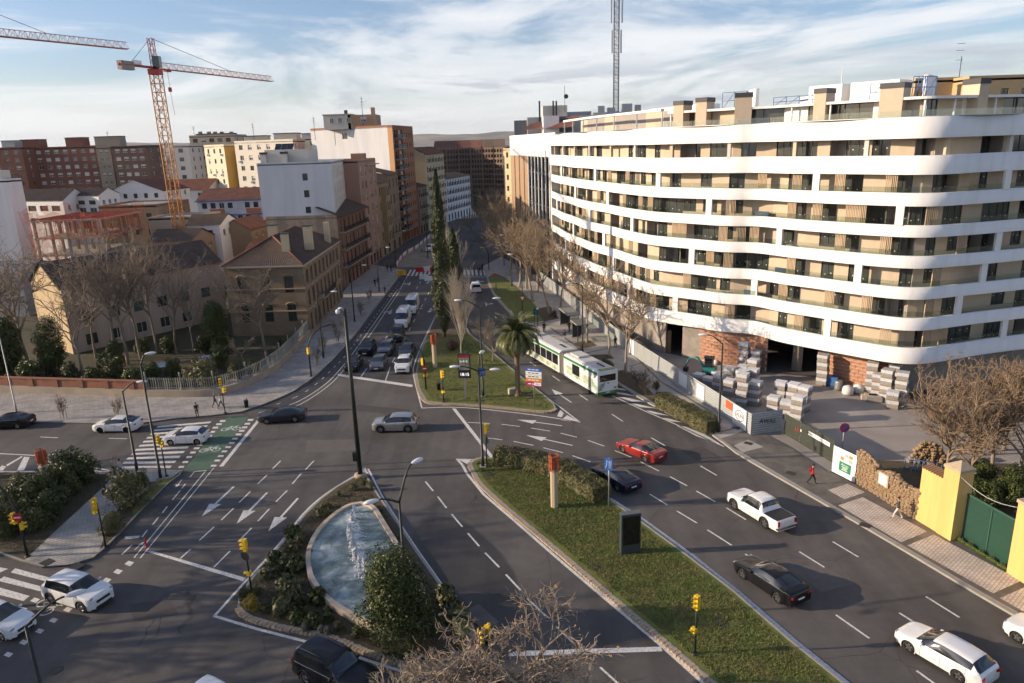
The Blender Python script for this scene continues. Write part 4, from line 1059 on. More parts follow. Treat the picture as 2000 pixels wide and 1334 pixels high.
M_WPARTY = mat('white_party_wall',(0.70,0.70,0.70),0.9,var=0.06,vscale=0.5,streak=True,col2=(0.62,0.62,0.63),mixscale=0.6)
M_PALE = mat('pale_render',(0.58,0.545,0.49),0.9,var=0.08)
M_SOLAR = mat('solar_panel',(0.015,0.02,0.035),0.15)
A,B_ = wl,(wr[0],142.0); C_,D_ = (-36.2,166.0),(wl[0] + .5,166.0)
b = Bld('white_party_wall_block','plain white block with three small square windows rising above a tan brick base',[A,B_,C_,D_],M_WPARTY)
L1 = hypot(B_[0] - A[0],B_[1] - A[1]); ux = (GXY(594,345,141)[0] - A[0])
def zrow(py): return GY(594,py,141).z
b.face(A,B_,14.0,24.4,[(ux - .5,ux + .5,zrow(y1),zrow(y0),'dark') for y0,y1 in ((339,353),(372,386),(404.5,417))])
Lb = hypot(C_[0] - B_[0],C_[1] - B_[1])
b.face(B_,C_,14.0,24.4,[(u,u + .55,z,z + 2.3,'slit') for z in (15.2,18.2,21.3) for u in (3,6.6,9.6,11.6,14.6,18)],m=M_PALE); b.face(C_,D_,14,24.4); b.face(D_,A,14,24.4)
b.box('penthouse',*GXY(570,300,148),8.5,7,24.3,27.0,M_PALE); b.box('penthouse',*GXY(540,305,146),4.0,5,24.3,26.3,M_PALE)
for px in (515,555): b.box('roof_vent',*GXY(px,305,143.5),1.1,1.0,24.3,26.2,M_PALE); b.box('vent_cap',*GXY(px,305,143.5),1.25,1.15,26.2,26.6,M_CAP)
for k in range(3):
 q = b.L(GXY(543 + k * 12,290,147)); mb = MB(); Mx = Matrix.Translation((q[0],q[1],27.4)) @ Matrix.Rotation(radians(40),4,'X'); mb.box(-.58,.58,-1.1,1.1,-.03,.03,None,Mx); mb.build('solar_panel',M_SOLAR,b.o)
b.done('flat',24.4,par=.25)
# ---------- pink corner tower house
M_PINK = mat('pink_render',(0.36,0.215,0.155),0.9,var=0.1,vscale=0.6)
M_PINKD = mat('pink_render_dark',(0.30,0.165,0.11),0.9,var=0.1,vscale=0.6)
A,B_,C_,D_ = (-40.5,163.2),(-32.6,163.2),(-31.8,180.5),(-40.5,180.5)
b = Bld('pink_house','tall pink rendered house with flat cornice between brick balconies and ochre oriels',[A,B_,C_,D_],M_PINK)
b.face(A,B_,0,24.0); Lb = 17.2
b.face(B_,C_,0,24.0,b.grid(.5,8,2,1.3,[(2.9 + 3.0 * k,1.7) for k in range(6)] + [(20.6,2.2)],mixs=['plain','blind','shut']) + b.grid(8.5,17,2,1.3,[(3.4 + 3.0 * k,1.7) for k in range(6)] + [(20.8,2.2)],mixs=['plain','blind','closed']) + b.grid(.5,17,5,2.0,[(0.15,2.3)],'dark'))
b.face(C_,D_,0,24); b.face(D_,A,0,24)
mb = MB(); q0,q1 = b.L((B_[0] + .3,170)),b.L((C_[0] + .3,180.7)); strip(mb,[q0,q1],1.2,22.9,23.15); mb.build('cornice',M_STONE,b.o)
b.box('roof_box',-34.5,174,3,3,24,25.6,M_PINKD)
b.done('flat',24.0,par=.4)
# ---------- ochre houses with oriels
M_OCH = mat('ochre_render',(0.33,0.245,0.13),0.9,var=0.1,vscale=0.6)
M_OCH2 = mat('brown_render',(0.26,0.185,0.12),0.9,var=0.1,vscale=0.6)
def street_house(name,label,y0,y1,x0,x1,h,m,nf,cols,roofm,oriel=None,styles=('plain','shut','dark'),bal=0,depth=12,base=3.4,rh=1.6):
 A,B_,C_,D_ = (x0 - depth,y0),(x0,y0),(x1,y1),(x1 - depth,y1)
 b = Bld(name,label,[A,B_,C_,D_],m); L = hypot(x1 - x0,y1 - y0); fh = (h - base) / nf
 rows = [(base + .5 + fh * k,fh * .6) for k in range(nf)]
 b.face(A,B_,0,h,b.grid(depth * .45,depth - .4,2,.9,rows,mixs=list(styles)) if oriel else ())
 ang,P = b.face(B_,C_,0,h,b.grid(.3,L - .3,cols,1.1,rows,mixs=list(styles),bal=bal) + b.grid(.3,L - .3,max(2,cols - 1),1.9,[(0.15,2.4)],'dark'))
 b.face(C_,D_,0,h); b.face(D_,A,0,h)
 if oriel:
  q = P(L * .5,0,-.6); mb = MB(); mb.cbox(q[0],q[1],base + (h - base - 1) / 2,L * .42,1.2,h - base - 1,None,ang); mb.build('oriel',oriel,b.o)
  for k in range(nf - 0):
   for du in (-.22,.22):
    p = P(L * (.5 + du * .42),base + .5 + fh * k,-1.205); obj('oriel_window',winmesh(.9,fh * .6,'shut'),b.o,p,ang)
 if roofm:
  mb = MB(); e0,e1 = b.L((x0 + .7,y0 - .3)),b.L((x1 + .7,y1 + .3)); r0,r1 = b.L((x0 - depth * .5,y0 - .3)),b.L((x1 - depth * .5,y1 + .3)); k0,k1 = b.L((x0 - depth,y0 - .3)),b.L((x1 - depth,y1 + .3))
  tiles(mb,(*e0,h),(*e1,h),(*r1,h + rh),(*r0,h + rh),roofm,.4); tiles(mb,(*k1,h),(*k0,h),(*r0,h + rh),(*r1,h + rh),roofm,.4); mb.build('tile_roof',None,b.o)
  b.w.face([(*b.L(A),h),(*b.L(B_),h),(*r0,h + rh - .06)],m)
  b.done(None)
 else: b.done('flat',h,par=.4)
 return b
street_house('ochre_house','ochre house with a stacked bay of oriel windows and tiled roof',180.6,191.5,-31.8,-31.0,18.2,M_OCH,4,3,M_TILE_D,M_OCH)
street_house('brown_house','brown narrow house with dark shutters under a jutting tiled roof',191.6,203.5,-31.0,-30.0,19.8,M_OCH2,4,3,M_TILE_D,None)
# ---------- orange tower block with white party wall
M_ORB = mat('orange_brick',(0.33,0.145,0.075),0.9,var=0.12,vscale=0.8)
M_ORL = mat('orange_render',(0.52,0.30,0.15),0.9,var=0.08)
A,B_,C_,D_ = GXY(606,253,216),(-30.6,203.5),(-28.0,227),(-50,234)
ztop = GY(768,247,205).z
b = Bld('orange_tower_block','tall orange brick apartment block with blank white side wall and stacked balconies',[A,B_,C_,D_],M_ORB)
L1 = hypot(B_[0] - A[0],B_[1] - A[1]); dA = Vector((B_[0] - A[0],B_[1] - A[1])).normalized(); Bm = (B_[0] - dA.x * 1.6,B_[1] - dA.y * 1.6)
ux = (GXY(673,259,211)[0] - A[0]) * 1.12
b.face(A,Bm,0,ztop,[(ux - .9,ux + .9,ztop - 2.8,ztop - 1.3,'dark')],m=M_WPARTY); b.face(Bm,B_,0,ztop,m=M_ORL)
nf = 10; fh = (ztop - 3.8) / nf; rows = [(3.9 + fh * k,1.25) for k in range(nf)]; Lb = hypot(C_[0] - B_[0],C_[1] - B_[1])
ang,P = b.face(B_,C_,0,ztop,[(1.2,5.6,3.7 + fh * k,3.7 + fh * k + 2.2,'plain') for k in range(nf)] + [(6.2,10.6,3.7 + fh * k,3.7 + fh * k + 2.2,'blind') for k in range(nf)] + b.grid(11.4,Lb - .8,4,1.1,rows,mixs=['plain','blind','closed']) + b.grid(.5,Lb,6,2.6,[(.15,2.5)],'dark'),depth=.6)
for k in range(nf):
 for u in (3.4,8.4): obj('balcony',balmesh(4.4,1.1,.95,True),b.o,P(u,3.7 + fh * k),ang)
b.face(C_,D_,0,ztop); b.face(D_,A,0,ztop)
M_BRKL = mat('light_brick',(0.42,0.26,0.16),0.9,var=.1)
zt2 = ztop
b.box('penthouse',*GXY(664,232,213),7.5,8,zt2 - .2,zt2 + 3.6,M_PALE); b.box('penthouse',*GXY(712,232,213),7.8,8,zt2 - .2,zt2 + 3.5,M_BRKL); b.box('penthouse_slab',*GXY(664,230,213),8.0,8.6,zt2 + 3.6,zt2 + 3.85,M_STONE); b.box('chimney',*GXY(729,225,211),1.0,1.0,zt2 + 3,zt2 + 5.4,M_BRKL); b.box('chimney',*GXY(676,225,211),.8,.8,zt2 + 3.8,zt2 + 4.9,M_CAP)
for px in (648,664,681): obj('window',winmesh(1.1,1.3,'plain'),b.o,(b.L(GXY(px,235,208.98))[0],b.L((0,208.98))[1],zt2 + 1.5),0)
obj('window',winmesh(1.6,1.4,'blind'),b.o,(b.L(GXY(710,235,208.98))[0],b.L((0,208.98))[1],zt2 + 1.5),0)
b.done('flat',ztop,par=.4)
street_house('white_trim_house','low house with white trimmed windows and dark balconies beside orange tower',227.2,237,-27.6,-26.0,14.5,M_OCH2,3,4,M_TILE_D,None,bal=.5)
M_CREAM = mat('cream_render',(0.60,0.475,0.29),0.9,var=.08)
b = street_house('cream_gable_house','cream house with a bare sunlit side wall and sloping red tiled roof',237.4,262,-25.9,-22.0,24.0,M_CREAM,7,6,M_TILE_R,None,styles=('dark','shut','plain'),bal=.6,depth=8,rh=2.4)
street_house('white_balcony_house','white house with long dark iron balconies at the bend of the street',262.5,290,-21.8,-14.5,15.0,M_WPARTY,4,9,M_TILE_D,None,styles=('dark','shut'),bal=.9)
# ---------- brown office block with concave gridded front
M_OFF = mat('office_brown',(0.15,0.095,0.07),0.8,var=.12,vscale=.3)
M_OFFG = mat('office_glass',(0.012,0.014,0.018),.12)
Yc = 322.0; xa,xb = GXY(850,330,318)[0],GXY(988,330,318)[0]
pts = []
for k in range(7):
 t = k / 6; x = xa + (xb - xa) * t; pts.append((x,312 + 14 * (1 - (2 * t - 1) ** 2) * .8))
b = Bld('brown_office_block','dark brown office block with a concave gridded front closing the street',pts + [(xb + 3,352),(xa - 3,352)],M_OFF)
zt = GY(940,288,318).z
nr = 8; fh = (zt - 8) / nr
for k in range(6):
 A,B_ = pts[k],pts[k + 1]; L = hypot(B_[0] - A[0],B_[1] - A[1])
 b.face(A,B_,4.2,zt,b.grid(.15,L - .15,4,L / 4 * .66,[(5.0,1.6)] + [(8 + fh * j,fh * .62) for j in range(nr)],'slit'),depth=.5)
 b.face(A,B_,0,4.2,[(0.3,L - .3,.1,3.9,'dark')] if k > 0 else (),depth=1.0)
 mb = MB(); q = b.L(A); mb.cbox(q[0],q[1],(8 + zt) / 2,.55,.9,zt - 8 + .8); mb.build('pilaster',mat('office_brown_light',(.22,.135,.09),.8),b.o)
b.face(pts[-1],(xb + 3,352),0,zt); b.face((xa - 3,352),pts[0],0,zt)
mb = MB();
for k in range(6):
 A,B_ = b.L(pts[k]),b.L(pts[k + 1]); tiles(mb,(A[0],A[1] + 2,zt),(B_[0],B_[1] + 2,zt),(B_[0],B_[1] + 10,zt + 3.2),(A[0],A[1] + 10,zt + 3.2),M_TILE_R if k < 4 else M_TILE_D,.8)
mb.build('tile_roof',None,b.o); b.done('flat',zt,par=0)
# ---------- office slab with brown panels and dark glass bays (right side of the street)
M_PANEL = mat('brown_stone_panel',(0.34,0.225,0.135),.8,var=.1,vscale=.5)
An = Vector(GXY(1086,330,141.5)); Bf = Vector(GXY(998,330,186));
d = (An - Bf); L = d.length; d.normalize(); nrm = Vector((d.y,-d.x))
zt = Zat(An.x,An.y,258.5)
b = Bld('panel_office_block','office block with tall brown stone panels and white finned dark glass bays',[tuple(Bf),tuple(An),(An.x + 18,An.y + 4),(Bf.x + 18,Bf.y + 4)],M_PANEL)
def fpx(px):
 best = min(range(200),key=lambda i: abs(proj(Bf.x + d.x * L * i / 199,Bf.y + d.y * L * i / 199,20)[0] - px)); return L * best / 199
ug0,ug1 = fpx(1034),fpx(1075); ztp = zt - 4.6
b.face(tuple(Bf),tuple(Bf + d * ug0),0,ztp); b.face(tuple(Bf + d * ug1),tuple(An),0,ztp,m=M_PALE)
nW = 6; wv = (ug1 - ug0) / nW
b.face(tuple(Bf + d * ug0),tuple(Bf + d * ug1),0,ztp,[(wv * i + .25,wv * (i + 1) - .25,1 + 3.3 * j,1 + 3.3 * j + 2.9,'slit') for i in range(nW) for j in range(7)],m=M_FRAME,depth=.3)
for i in range(nW + 1):
 q = Bf + d * (ug0 + wv * i) + nrm * .14; q = b.L(q); mb = MB(); mb.cbox(q[0],q[1],ztp / 2 + .6,.30,.26,ztp + 1.4,None,atan2(d.y,d.x)); mb.build('white_fin',M_WHITE,b.o)
for i in range(1,4):
 q = Bf + d * (ug0 * i / 4) + nrm * .02; q = b.L(q); mb = MB(); mb.cbox(q[0],q[1],ztp / 2,.5,.1,ztp,None,atan2(d.y,d.x)); mb.build('panel_joint',M_FRAME,b.o)
b.face(tuple(Bf + nrm * .1),tuple(An + nrm * .1),ztp,zt,m=M_WHITE); b.face((Bf.x + 18,Bf.y + 4),tuple(Bf),0,zt,m=M_PALE); b.face(tuple(An),(An.x + 18,An.y + 4),0,zt,m=M_PALE)
b.done('flat',zt,par=0)
def roofbox(name,px0,px1,pyt,Y,dep,m,zb=27.5):
 a,c = GY(px0,pyt,Y),GY(px1,pyt,Y); mb = MB(); x0,y0 = b.L((a.x,Y)); x1,_ = b.L((c.x,Y)); mb.box(x0,x1,y0,y0 + dep,zb,(a.z + c.z) / 2); return mb.build(name,m,b.o)
M_ZINC = mat('zinc_roof',(0.35,.36,.37),.5,.3)
roofbox('roof_plant_room',1061,1092,226,152,5,M_WHITE); roofbox('roof_plant_room',1060,1108,206,166,6,M_PALE); roofbox('roof_plant_room',1030,1060,229,175,5,M_ZINC); roofbox('roof_plant_room',1004,1031,235,180,5,mat('slate_box',(.16,.17,.18),.7)); roofbox('roof_plant_room',1100,1155,218,168,6,M_ZINC); roofbox('roof_plant_room',1090,1118,227,155,5,mat('slate_box',(.16,.17,.18),.7)); roofbox('roof_plant_room',1115,1185,225,160,6,M_PALE)
for px,Y in ((1079,165),(1085,165),(1052,174)): roofbox('flue',px,px + 3,197,Y,.5,M_CAP,30)
mb = MB(); q0,q1 = b.L(GXY(1020,250,160)),b.L(GXY(1120,250,143)); zz0 = GY(1020,254,160).z
tiles(mb,(*q0,zz0),(*q1,zz0),(q1[0] + 2,q1[1] + 8,zz0 + 2.4),(q0[0] + 2,q0[1] + 8,zz0 + 1.4),M_TILE_R,.5); mb.build('tile_roof',None,b.o)
mb = MB(); q = b.L(GXY(1103,200,165)); mb.tube([(q[0],q[1],33),(q[0],q[1],38.5)],.05,5); mb.lathe([(.02,0),(.4,.08),(.5,.2)],10,None,Matrix.Translation((q[0] + .3,q[1],36.2)) @ Matrix.Rotation(radians(80),4,'X'),cap=False); mb.build('dish_aerial',M_CAP,b.o)
# sliver of cream house beyond
A = GXY(984,330,205); B_ = GXY(999,330,202)
b = Bld('narrow_cream_block','narrow cream block with small windows squeezed beside the brown paneled office',[A,B_,(B_[0] + 2,225),(A[0] + 2,225)],M_CREAM)
zt = GY(990,292,204).z; L = hypot(B_[0] - A[0],B_[1] - A[1])
b.face(A,B_,0,zt,b.grid(.2,L - .2,1,1.0,[(2 + 3 * k,1.4) for k in range(8)],'dark')); b.face((A[0] + 2,225),A,0,zt); b.done('flat',zt,par=.3)
# ---------- apartment blocks behind the garden
def apart(name,label,px0,px1,pyt,Y,dep,m,nf,cols,styles,side=None,sidem=None,yoff=0,fh=3.0,ac=0,wm=1.1,towers=()):
 a,c = GY(px0,pyt,Y),GY(px1,pyt,Y + yoff); zt = (a.z + c.z) / 2
 A,B_ = (a.x,Y),(c.x,Y + yoff); C_,D_ = (c.x + (side or 0),Y + yoff + dep),(a.x + (side or 0),Y + dep)
 b = Bld(name,label,[A,B_,C_,D_],m); L = hypot(B_[0] - A[0],B_[1] - A[1]); rows = [(zt - fh * (k + 1) + .9,1.35) for k in range(nf)]
 ang,P = b.face(A,B_,0,zt,b.grid(.6,L - .6,cols,wm,rows,mixs=list(styles)))
 Ls = hypot(C_[0] - B_[0],C_[1] - B_[1]); b.face(B_,C_,0,zt,b.grid(.6,Ls - .6,max(2,cols // 2),1.0,rows,mixs=list(styles)) if sidem is None else b.grid(Ls * .55,Ls - .3,1,.9,rows,'dark'),m=sidem)
 b.face(C_,D_,0,zt); b.face(D_,A,0,zt,b.grid(1,dep - 1,max(2,cols // 2),1.0,rows,mixs=list(styles)))
 r = random.Random(px0)
 for k in range(ac):
  u = r.uniform(.8,L - .8); z = rows[r.randrange(nf)][0] - .75; p = P(u,z,-.2); mb = MB(); mb.box(-.45,.45,-.2,.2,0,.6); mb.build('air_conditioner',M_WFR,b.o).location = p
 for (t0,t1,pt,mm) in towers:
  ta,tb_ = GY(t0,pt,Y + 2),GY(t1,pt,Y + 2); mb = MB(); q0,q1 = b.L((ta.x,0)),b.L((tb_.x,0)); y0 = b.L((0,Y + 1))[1]; mb.box(q0[0],q1[0],y0,y0 + 5,zt - 1,ta.z,mm); mb.box(q0[0] - .15,q1[0] + .15,y0 - .15,y0 + 5.15,ta.z,ta.z + .25,M_CAP); mb.build('stair_tower',None,b.o)
 b.done('flat',zt,par=.5)
 return b
M_RB = mat('red_brick_block',(0.20,0.085,0.06),.9,var=.12,vscale=.6)
M_RB2 = mat('brown_brick_block',(0.145,0.085,0.065),.9,var=.12,vscale=.6)
M_GRB = mat('grey_tan_block',(0.30,0.245,0.19),.9,var=.1)
apart('red_brick_flats','red brick flats with washing lines, left of the grey stair tower',44,190,289,300,14,M_RB,6,8,('blind','closed','plain'),wm=1.9,towers=((43,79,274,M_RB),(129,163,270,M_RB)))
apart('dark_brick_flats','dark red brick flats in shade at the end of the red row',-60,42,291,292,14,M_RB,6,5,('blind','dark','plain'),wm=1.9,towers=((5,30,276,M_ZINC),))
apart('grey_tan_flats','grey tan flats with a tall stair tower between red and brown blocks',187,215,289,298,12,M_GRB,6,2,('plain','blind'),wm=1.2,towers=((186,235,268,M_GRB),))
apart('brown_brick_flats','dark brown brick flats with white windows beside the pale stair tower',217,285,287,294,14,M_RB2,6,4,('plain','closed','blind'),wm=1.9)
M_BG = mat('beige_block',(0.47,0.39,0.30),.9,var=.08)
M_CR2 = mat('pale_cream_block',(0.68,0.60,0.45),.9,var=.06)
M_YEL = mat('yellow_block',(0.62,0.36,0.09),.9,var=.06)
M_WHB = mat('white_block',(0.72,0.66,0.55),.9,var=.05)
b = apart('beige_flats','beige flats with many rooftop chimneys and stacked balconies',369,456,266,275,14,M_BG,7,5,('shut','blind','dark'),wm=1.8,towers=((385,455,263,M_GRB),))
for px in (391,408,420,433,452): b.box('chimney',*GXY(px,258,278),1.1,1.1,30,GY(px,257,278).z,M_GRB)
apart('blank_white_flats','pale flats with a blank side wall seen behind the crane mast',335,368,286,262,12,M_PALE,6,1,('dark',),wm=1.6)
b = apart('yellow_flats','cream flats with a bright yellow side wall and wall mounted air conditioners',398,437,286,232,11,M_CR2,6,3,('dark','blind'),side=7.5,sidem=M_YEL,yoff=-7,ac=9,wm=1.0)
b = apart('white_flats','white flats with rows of small windows and drying racks beside the yellow wall',457,572,277,224,13,M_WHB,6,6,('dark','blind','plain'),yoff=-9,ac=12,wm=1.4,towers=((478,520,267,M_CR2),(536,580,262,M_CR2)))
apart('cream_rooftop_block','cream flats with a stepped roof behind the white party wall',540,640,272,250,12,M_CR2,5,5,('dark','plain'),towers=((590,606,262,M_PALE),))
# ---------- far-left white gable and white houses
a,c = GY(-60,338,152),GY(26,352,150)
b = Bld('white_gable_house','plain white house with a bare tall side wall beside the netted building',[(a.x,148),(c.x,148),(c.x,152.5),(a.x,152.5)],M_WPARTY)
b.face((a.x,148),(c.x,148),0,c.z); b.face((c.x,148),(c.x,152.5),0,c.z); b.face((a.x,152.5),(a.x,148),0,c.z); b.box('roof_room',c.x - 4,150.3,5,3,c.z - .2,c.z + 2,M_PALE); b.done('flat',c.z,par=.3)
def house(name,label,px0,px1,pye,Y,dep,m,cols,rows,roofm,rh=2.0,styles=('plain',),gable=False,yoff=0.0,wm=1.3):
 a,c = GY(px0,pye[0],Y),GY(px1,pye[1],Y + yoff); zt = (a.z + c.z) / 2; A,B_ = (a.x,Y),(c.x,Y + yoff); C_,D_ = (c.x + 1,Y + yoff + dep),(a.x,Y + dep)
 b = Bld(name,label,[A,B_,C_,D_],m); L = hypot(B_[0] - A[0],B_[1] - A[1])
 rw = [(zt - r0,h) for r0,h in rows]
 b.face(A,B_,0,zt,b.grid(.6,L - .6,cols,wm,rw,mixs=list(styles)) if cols else ()); b.face(B_,C_,0,zt,b.grid(.6,dep - .6,3,1.0,rw[:1],'plain')); b.face(C_,D_,0,zt); b.face(D_,A,0,zt,b.grid(.6,dep - .6,3,1.0,rw[:1],'plain'))
 if roofm is None: b.done('flat',zt,par=.3); return b
 if gable: gable_roof(b,[B_,C_,D_,A],zt,rh,roofm,.25)
 else: gable_roof(b,[A,B_,C_,D_],zt,rh,roofm,.3)
 b.done(None); return b
M_WH = mat('white_house',(0.74,0.71,0.67),.9,var=.06)
house('white_glazed_house','white house with a long dark tiled roof and glazed gallery windows',22,122,(391,392),182,10,M_WH,4,[(2.6,1.3),(5.6,1.3)],M_TILE_D,2.4,('plain','dark'),wm=2.6,yoff=-5)
house('white_terrace_house','white stepped house with tall glazed galleries in the sun',122,192,(380,384),184,8,M_WH,3,[(2.2,1.0),(5.2,2.2),(8.4,2.0)],M_TILE_D,1.6,('plain','dark'),wm=2.2,yoff=-4)
house('white_wide_gable_house','white house with a broad gable and five small dark windows',207,320,(366,384),192,14,M_WH,5,[(1.6,1.2),(6.0,1.2)],M_TILE_R,3.0,('dark',),gable=True,wm=1.0)
house('tile_roof_row','row of low houses under red tiled roofs behind the crane mast',262,405,(372,374),222,14,M_WH,6,[(2.0,1.2)],M_TILE_R,3.0,('dark',))
b = house('blue_white_houses','pale blue and white terraced flats with brick balconies and blue string courses',384,512,(388,392),176,12,mat('pale_blue_render',(.52,.55,.62),.9,var=.06),7,[(2.0,1.3),(5.0,1.3),(8.2,1.3)],M_TILE_R,2.4,('plain','closed','dark'),wm=1.2)
zt = GY(450,390,176).z
for px in (423,494):
 for k in range(3): q = GXY(px,400,175.9); b.box('brick_balcony',q[0],q[1],3.4,.5,zt - 3.2 - 3.1 * k,zt - 2.1 - 3.1 * k,M_ORB)
for k in range(2): q = GXY(448,400,175.85); b.box('string_course',q[0],q[1],16.5,.3,zt - .35 - 3.3 * k,zt - .1 - 3.3 * k,mat('blue_trim',(.10,.17,.33),.8))
house('tan_workshop','tan flat roofed workshop between the netted frame and the crane',192,306,(404,402),158,14,M_OCH2,4,[(2.4,.8),(6.2,1.2)],None,0,('dark','shut'),wm=1.2)
house('tan_annex','tan flat annex stepping down to the crane mast',290,385,(432,420),152,10,M_BG,2,[(3.4,1.2)],None,0,('plain',),wm=1.4)
house('small_white_cottage','small white cottage with two tall dark windows below the blue terraced flats',364,428,(441,438),148,8,M_WH,2,[(2.4,1.3)],M_TILE_D,1.8,('dark','gshut'),wm=.9)
house('bare_gable_shed','tan windowless gabled shed beside a white cottage',428,490,(447,450),152,12,M_OCH2,0,[(2,1)],M_TILE_R,2.0,gable=True)
house('dark_tile_annex','low annex with dark tiled roof behind the garden villa',290,372,(474,468),138,9,M_OCH2,0,[(2,1)],M_TILE_D,1.8)
house('tile_lean_to','low tiled outbuilding behind the mansion roof',482,545,(492,488),134,6,M_PALE,0,[(2,1)],M_TILE_R,1.2)
house('grey_warehouse','long low grey metal roofed shed beside the bare garden trees',-80,40,(534,536),124,10,M_ZINC,0,[(2,1)],M_ZINC,1.4)
# ---------- concrete frame wrapped in orange net
M_NETC = mat('frame_concrete',(.36,.31,.27),.9,var=.15)
M_NET = mat('orange_debris_net',(.62,.16,.05),.9,var=.2,vscale=3,alpha=.30)
M_PROP = mat('red_props',(.35,.07,.05),.7)
A,B_ = GXY(62,480,133),GXY(212,480,136); zt = GY(150,428,135).z
cx,cy = (A[0] + B_[0]) / 2,142
nb_ = thing('netted_concrete_frame','concrete building frame wrapped in torn orange debris netting','building',(cx,cy,0))
lv = [zt - 3.2 * k for k in range(5)]
for z in lv: mb = MB(); mb.box(A[0] - cx,B_[0] - cx,-8,8,z - .28,z); mb.build('floor_slab',M_NETC,nb_)
for i in range(5):
 for j in (-7.6,0,7.6):
  x = A[0] - cx + .3 + (B_[0] - A[0] - .6) * i / 4; mb = MB(); mb.box(x - .2,x + .2,j - .2,j + .2,0,zt); mb.build('column',M_NETC,nb_)
mb = MB(); r = random.Random(4)
for k in range(60):
 x = r.uniform(A[0] - cx,B_[0] - cx); y = r.uniform(-7.5,7.5); mb.tube([(x,y,zt - 3.2),(x,y,zt - .28)],.05,4)
for k in range(14):
 x = A[0] - cx + (B_[0] - A[0]) * k / 13; mb.tube([(x,-8.2,zt + .1),(x,8.2,zt + .1)],.07,4)
stuffpart(mb.build('shoring_props',M_PROP,nb_))
def net(x0,y0,x1,y1,z0,z1,flare=0.0):
 mb = MB(); n = 14; m_ = 8
 for i in range(n):
  for j in range(m_):
   q = []
   for (a_,b2) in ((i,j),(i + 1,j),(i + 1,j + 1),(i,j + 1)):
    t,v = a_ / n,b2 / m_; wob = .3 * sin(a_ * 1.9 + b2 * 1.3) + .2 * sin(a_ * .7 - b2 * 2.1); z = z0 + (z1 - z0 + .35 * sin(a_ * 1.3)) * v
    nx,ny = (y1 - y0),-(x1 - x0); l = hypot(nx,ny); f = (wob * .5 + flare * v * v) / l; q.append((x0 + (x1 - x0) * t + nx * f,y0 + (y1 - y0) * t + ny * f,z))
   if (i * 7 + j * 3) % 11: mb.face(q)
 return mb.build('debris_net',M_NET,nb_)
net(A[0] - cx - .3,-8.5,B_[0] - cx + .3,-8.5,zt - 3.6,zt + 1.3,.8); net(A[0] - cx - .3,8,A[0] - cx - .3,-8.5,zt - 8,zt + 2.0,1.6); net(B_[0] - cx + .3,-8.5,B_[0] - cx + .3,8,zt - 4,zt + 2.2,.9); net(A[0] - cx - .3,-8.6,A[0] - cx + 6,-8.6,zt - 12,zt - 3.2,.3)
# ---------- beige roofscape behind the white block (top right)
def backblock(name,label,px0,px1,pyt,Y,m,dep=10,cols=0):
 a,c = GY(px0,pyt[0],Y),GY(px1,pyt[1],Y); zt = (a.z + c.z) / 2
 b = Bld(name,label,[(a.x,Y),(c.x,Y),(c.x,Y + dep),(a.x,Y + dep)],m); L = c.x - a.x
 b.face((a.x,Y),(c.x,Y),0,zt,b.grid(1,L - 1,cols,1.2,[(zt - 3,1.5)],'dark') if cols else ()); b.face((c.x,Y),(c.x,Y + dep),0,zt); b.face((a.x,Y + dep),(a.x,Y),0,zt); b.done('flat',zt,par=.4); return b
M_SAND = mat('sand_brick',(0.50,0.35,0.19),.9,var=.1)
b = backblock('sand_brick_block','sand coloured brick block with tall steel flue and aerial on its roof',1788,1893,(158,155),118,M_SAND)
q = b.L(GXY(1876,130,119)); mb = MB(); mb.tube([(q[0],q[1],33),(q[0],q[1],GY(1880,110,119).z)],.06,5)
for dz in (1.0,2.4,3.4): mb.tube([(q[0] - .9,q[1],36.2 + dz),(q[0] + .3,q[1],36.2 + dz)],.03,4)
mb.build('aerial',M_CAP,b.o); q = b.L(GXY(1808,180,116)); mb = MB(); mb.lathe([(.5,26),(.5,GY(1808,150,116).z),(.65,GY(1808,149,116).z),(.65,GY(1808,147,116).z)],12,None,Matrix.Translation((q[0],q[1],0))); mb.build('flue',M_ZINC,b.o)
backblock('sand_brick_wing','sand brick rooftop wing with dark windows at the block corner',1893,2080,(154,148),114,M_SAND,cols=4)
backblock('white_rear_block','white rear block showing above the curved apartment roof',1610,1700,(188,186),124,M_WHITE)
# ---------- distant town rows
rr = random.Random(11); cols_ = [M_PALE,M_CREAM,M_BG,M_WH,M_GRB,M_CR2,M_ORB]
k = 0
town = MB()
for i in range(420):
 Y = rr.uniform(380,2600); x = rr.uniform(-.95,.25) * Y * .78; h = rr.uniform(8,22) * (0.9 if Y < 900 else 1.0); w = rr.uniform(10,30); dp = rr.uniform(10,16)
 pxx = proj(x,Y,h)[0]
 if pxx > 1010 and Y < 900: continue
 town.box(x - w / 2,x + w / 2,Y,Y + dp,0,h,rr.choice(cols_))
 if rr.random() < .5: town.prism([(x - w / 2 - .3,Y - .3),(x + w / 2 + .3,Y - .3),(x + w / 2 + .3,Y + dp),(x - w / 2 - .3,Y + dp)],h,h + .6,M_TILE_R)
 for zf in range(1,int(h // 3.2)):
  if Y < 1300:
   nx = int(w / 3.4)
   for q in range(nx):
    u = x - w / 2 + (q + .5) * w / nx; town.face([(u - .7,Y - .05,zf * 3.2),(u + .7,Y - .05,zf * 3.2),(u + .7,Y - .05,zf * 3.2 + 1.4),(u - .7,Y - .05,zf * 3.2 + 1.4)],M_FRAME)
o = town.build('distant_town'); tag(o,'mass of far low city buildings below the hills','town'); o['kind'] = 'stuff'
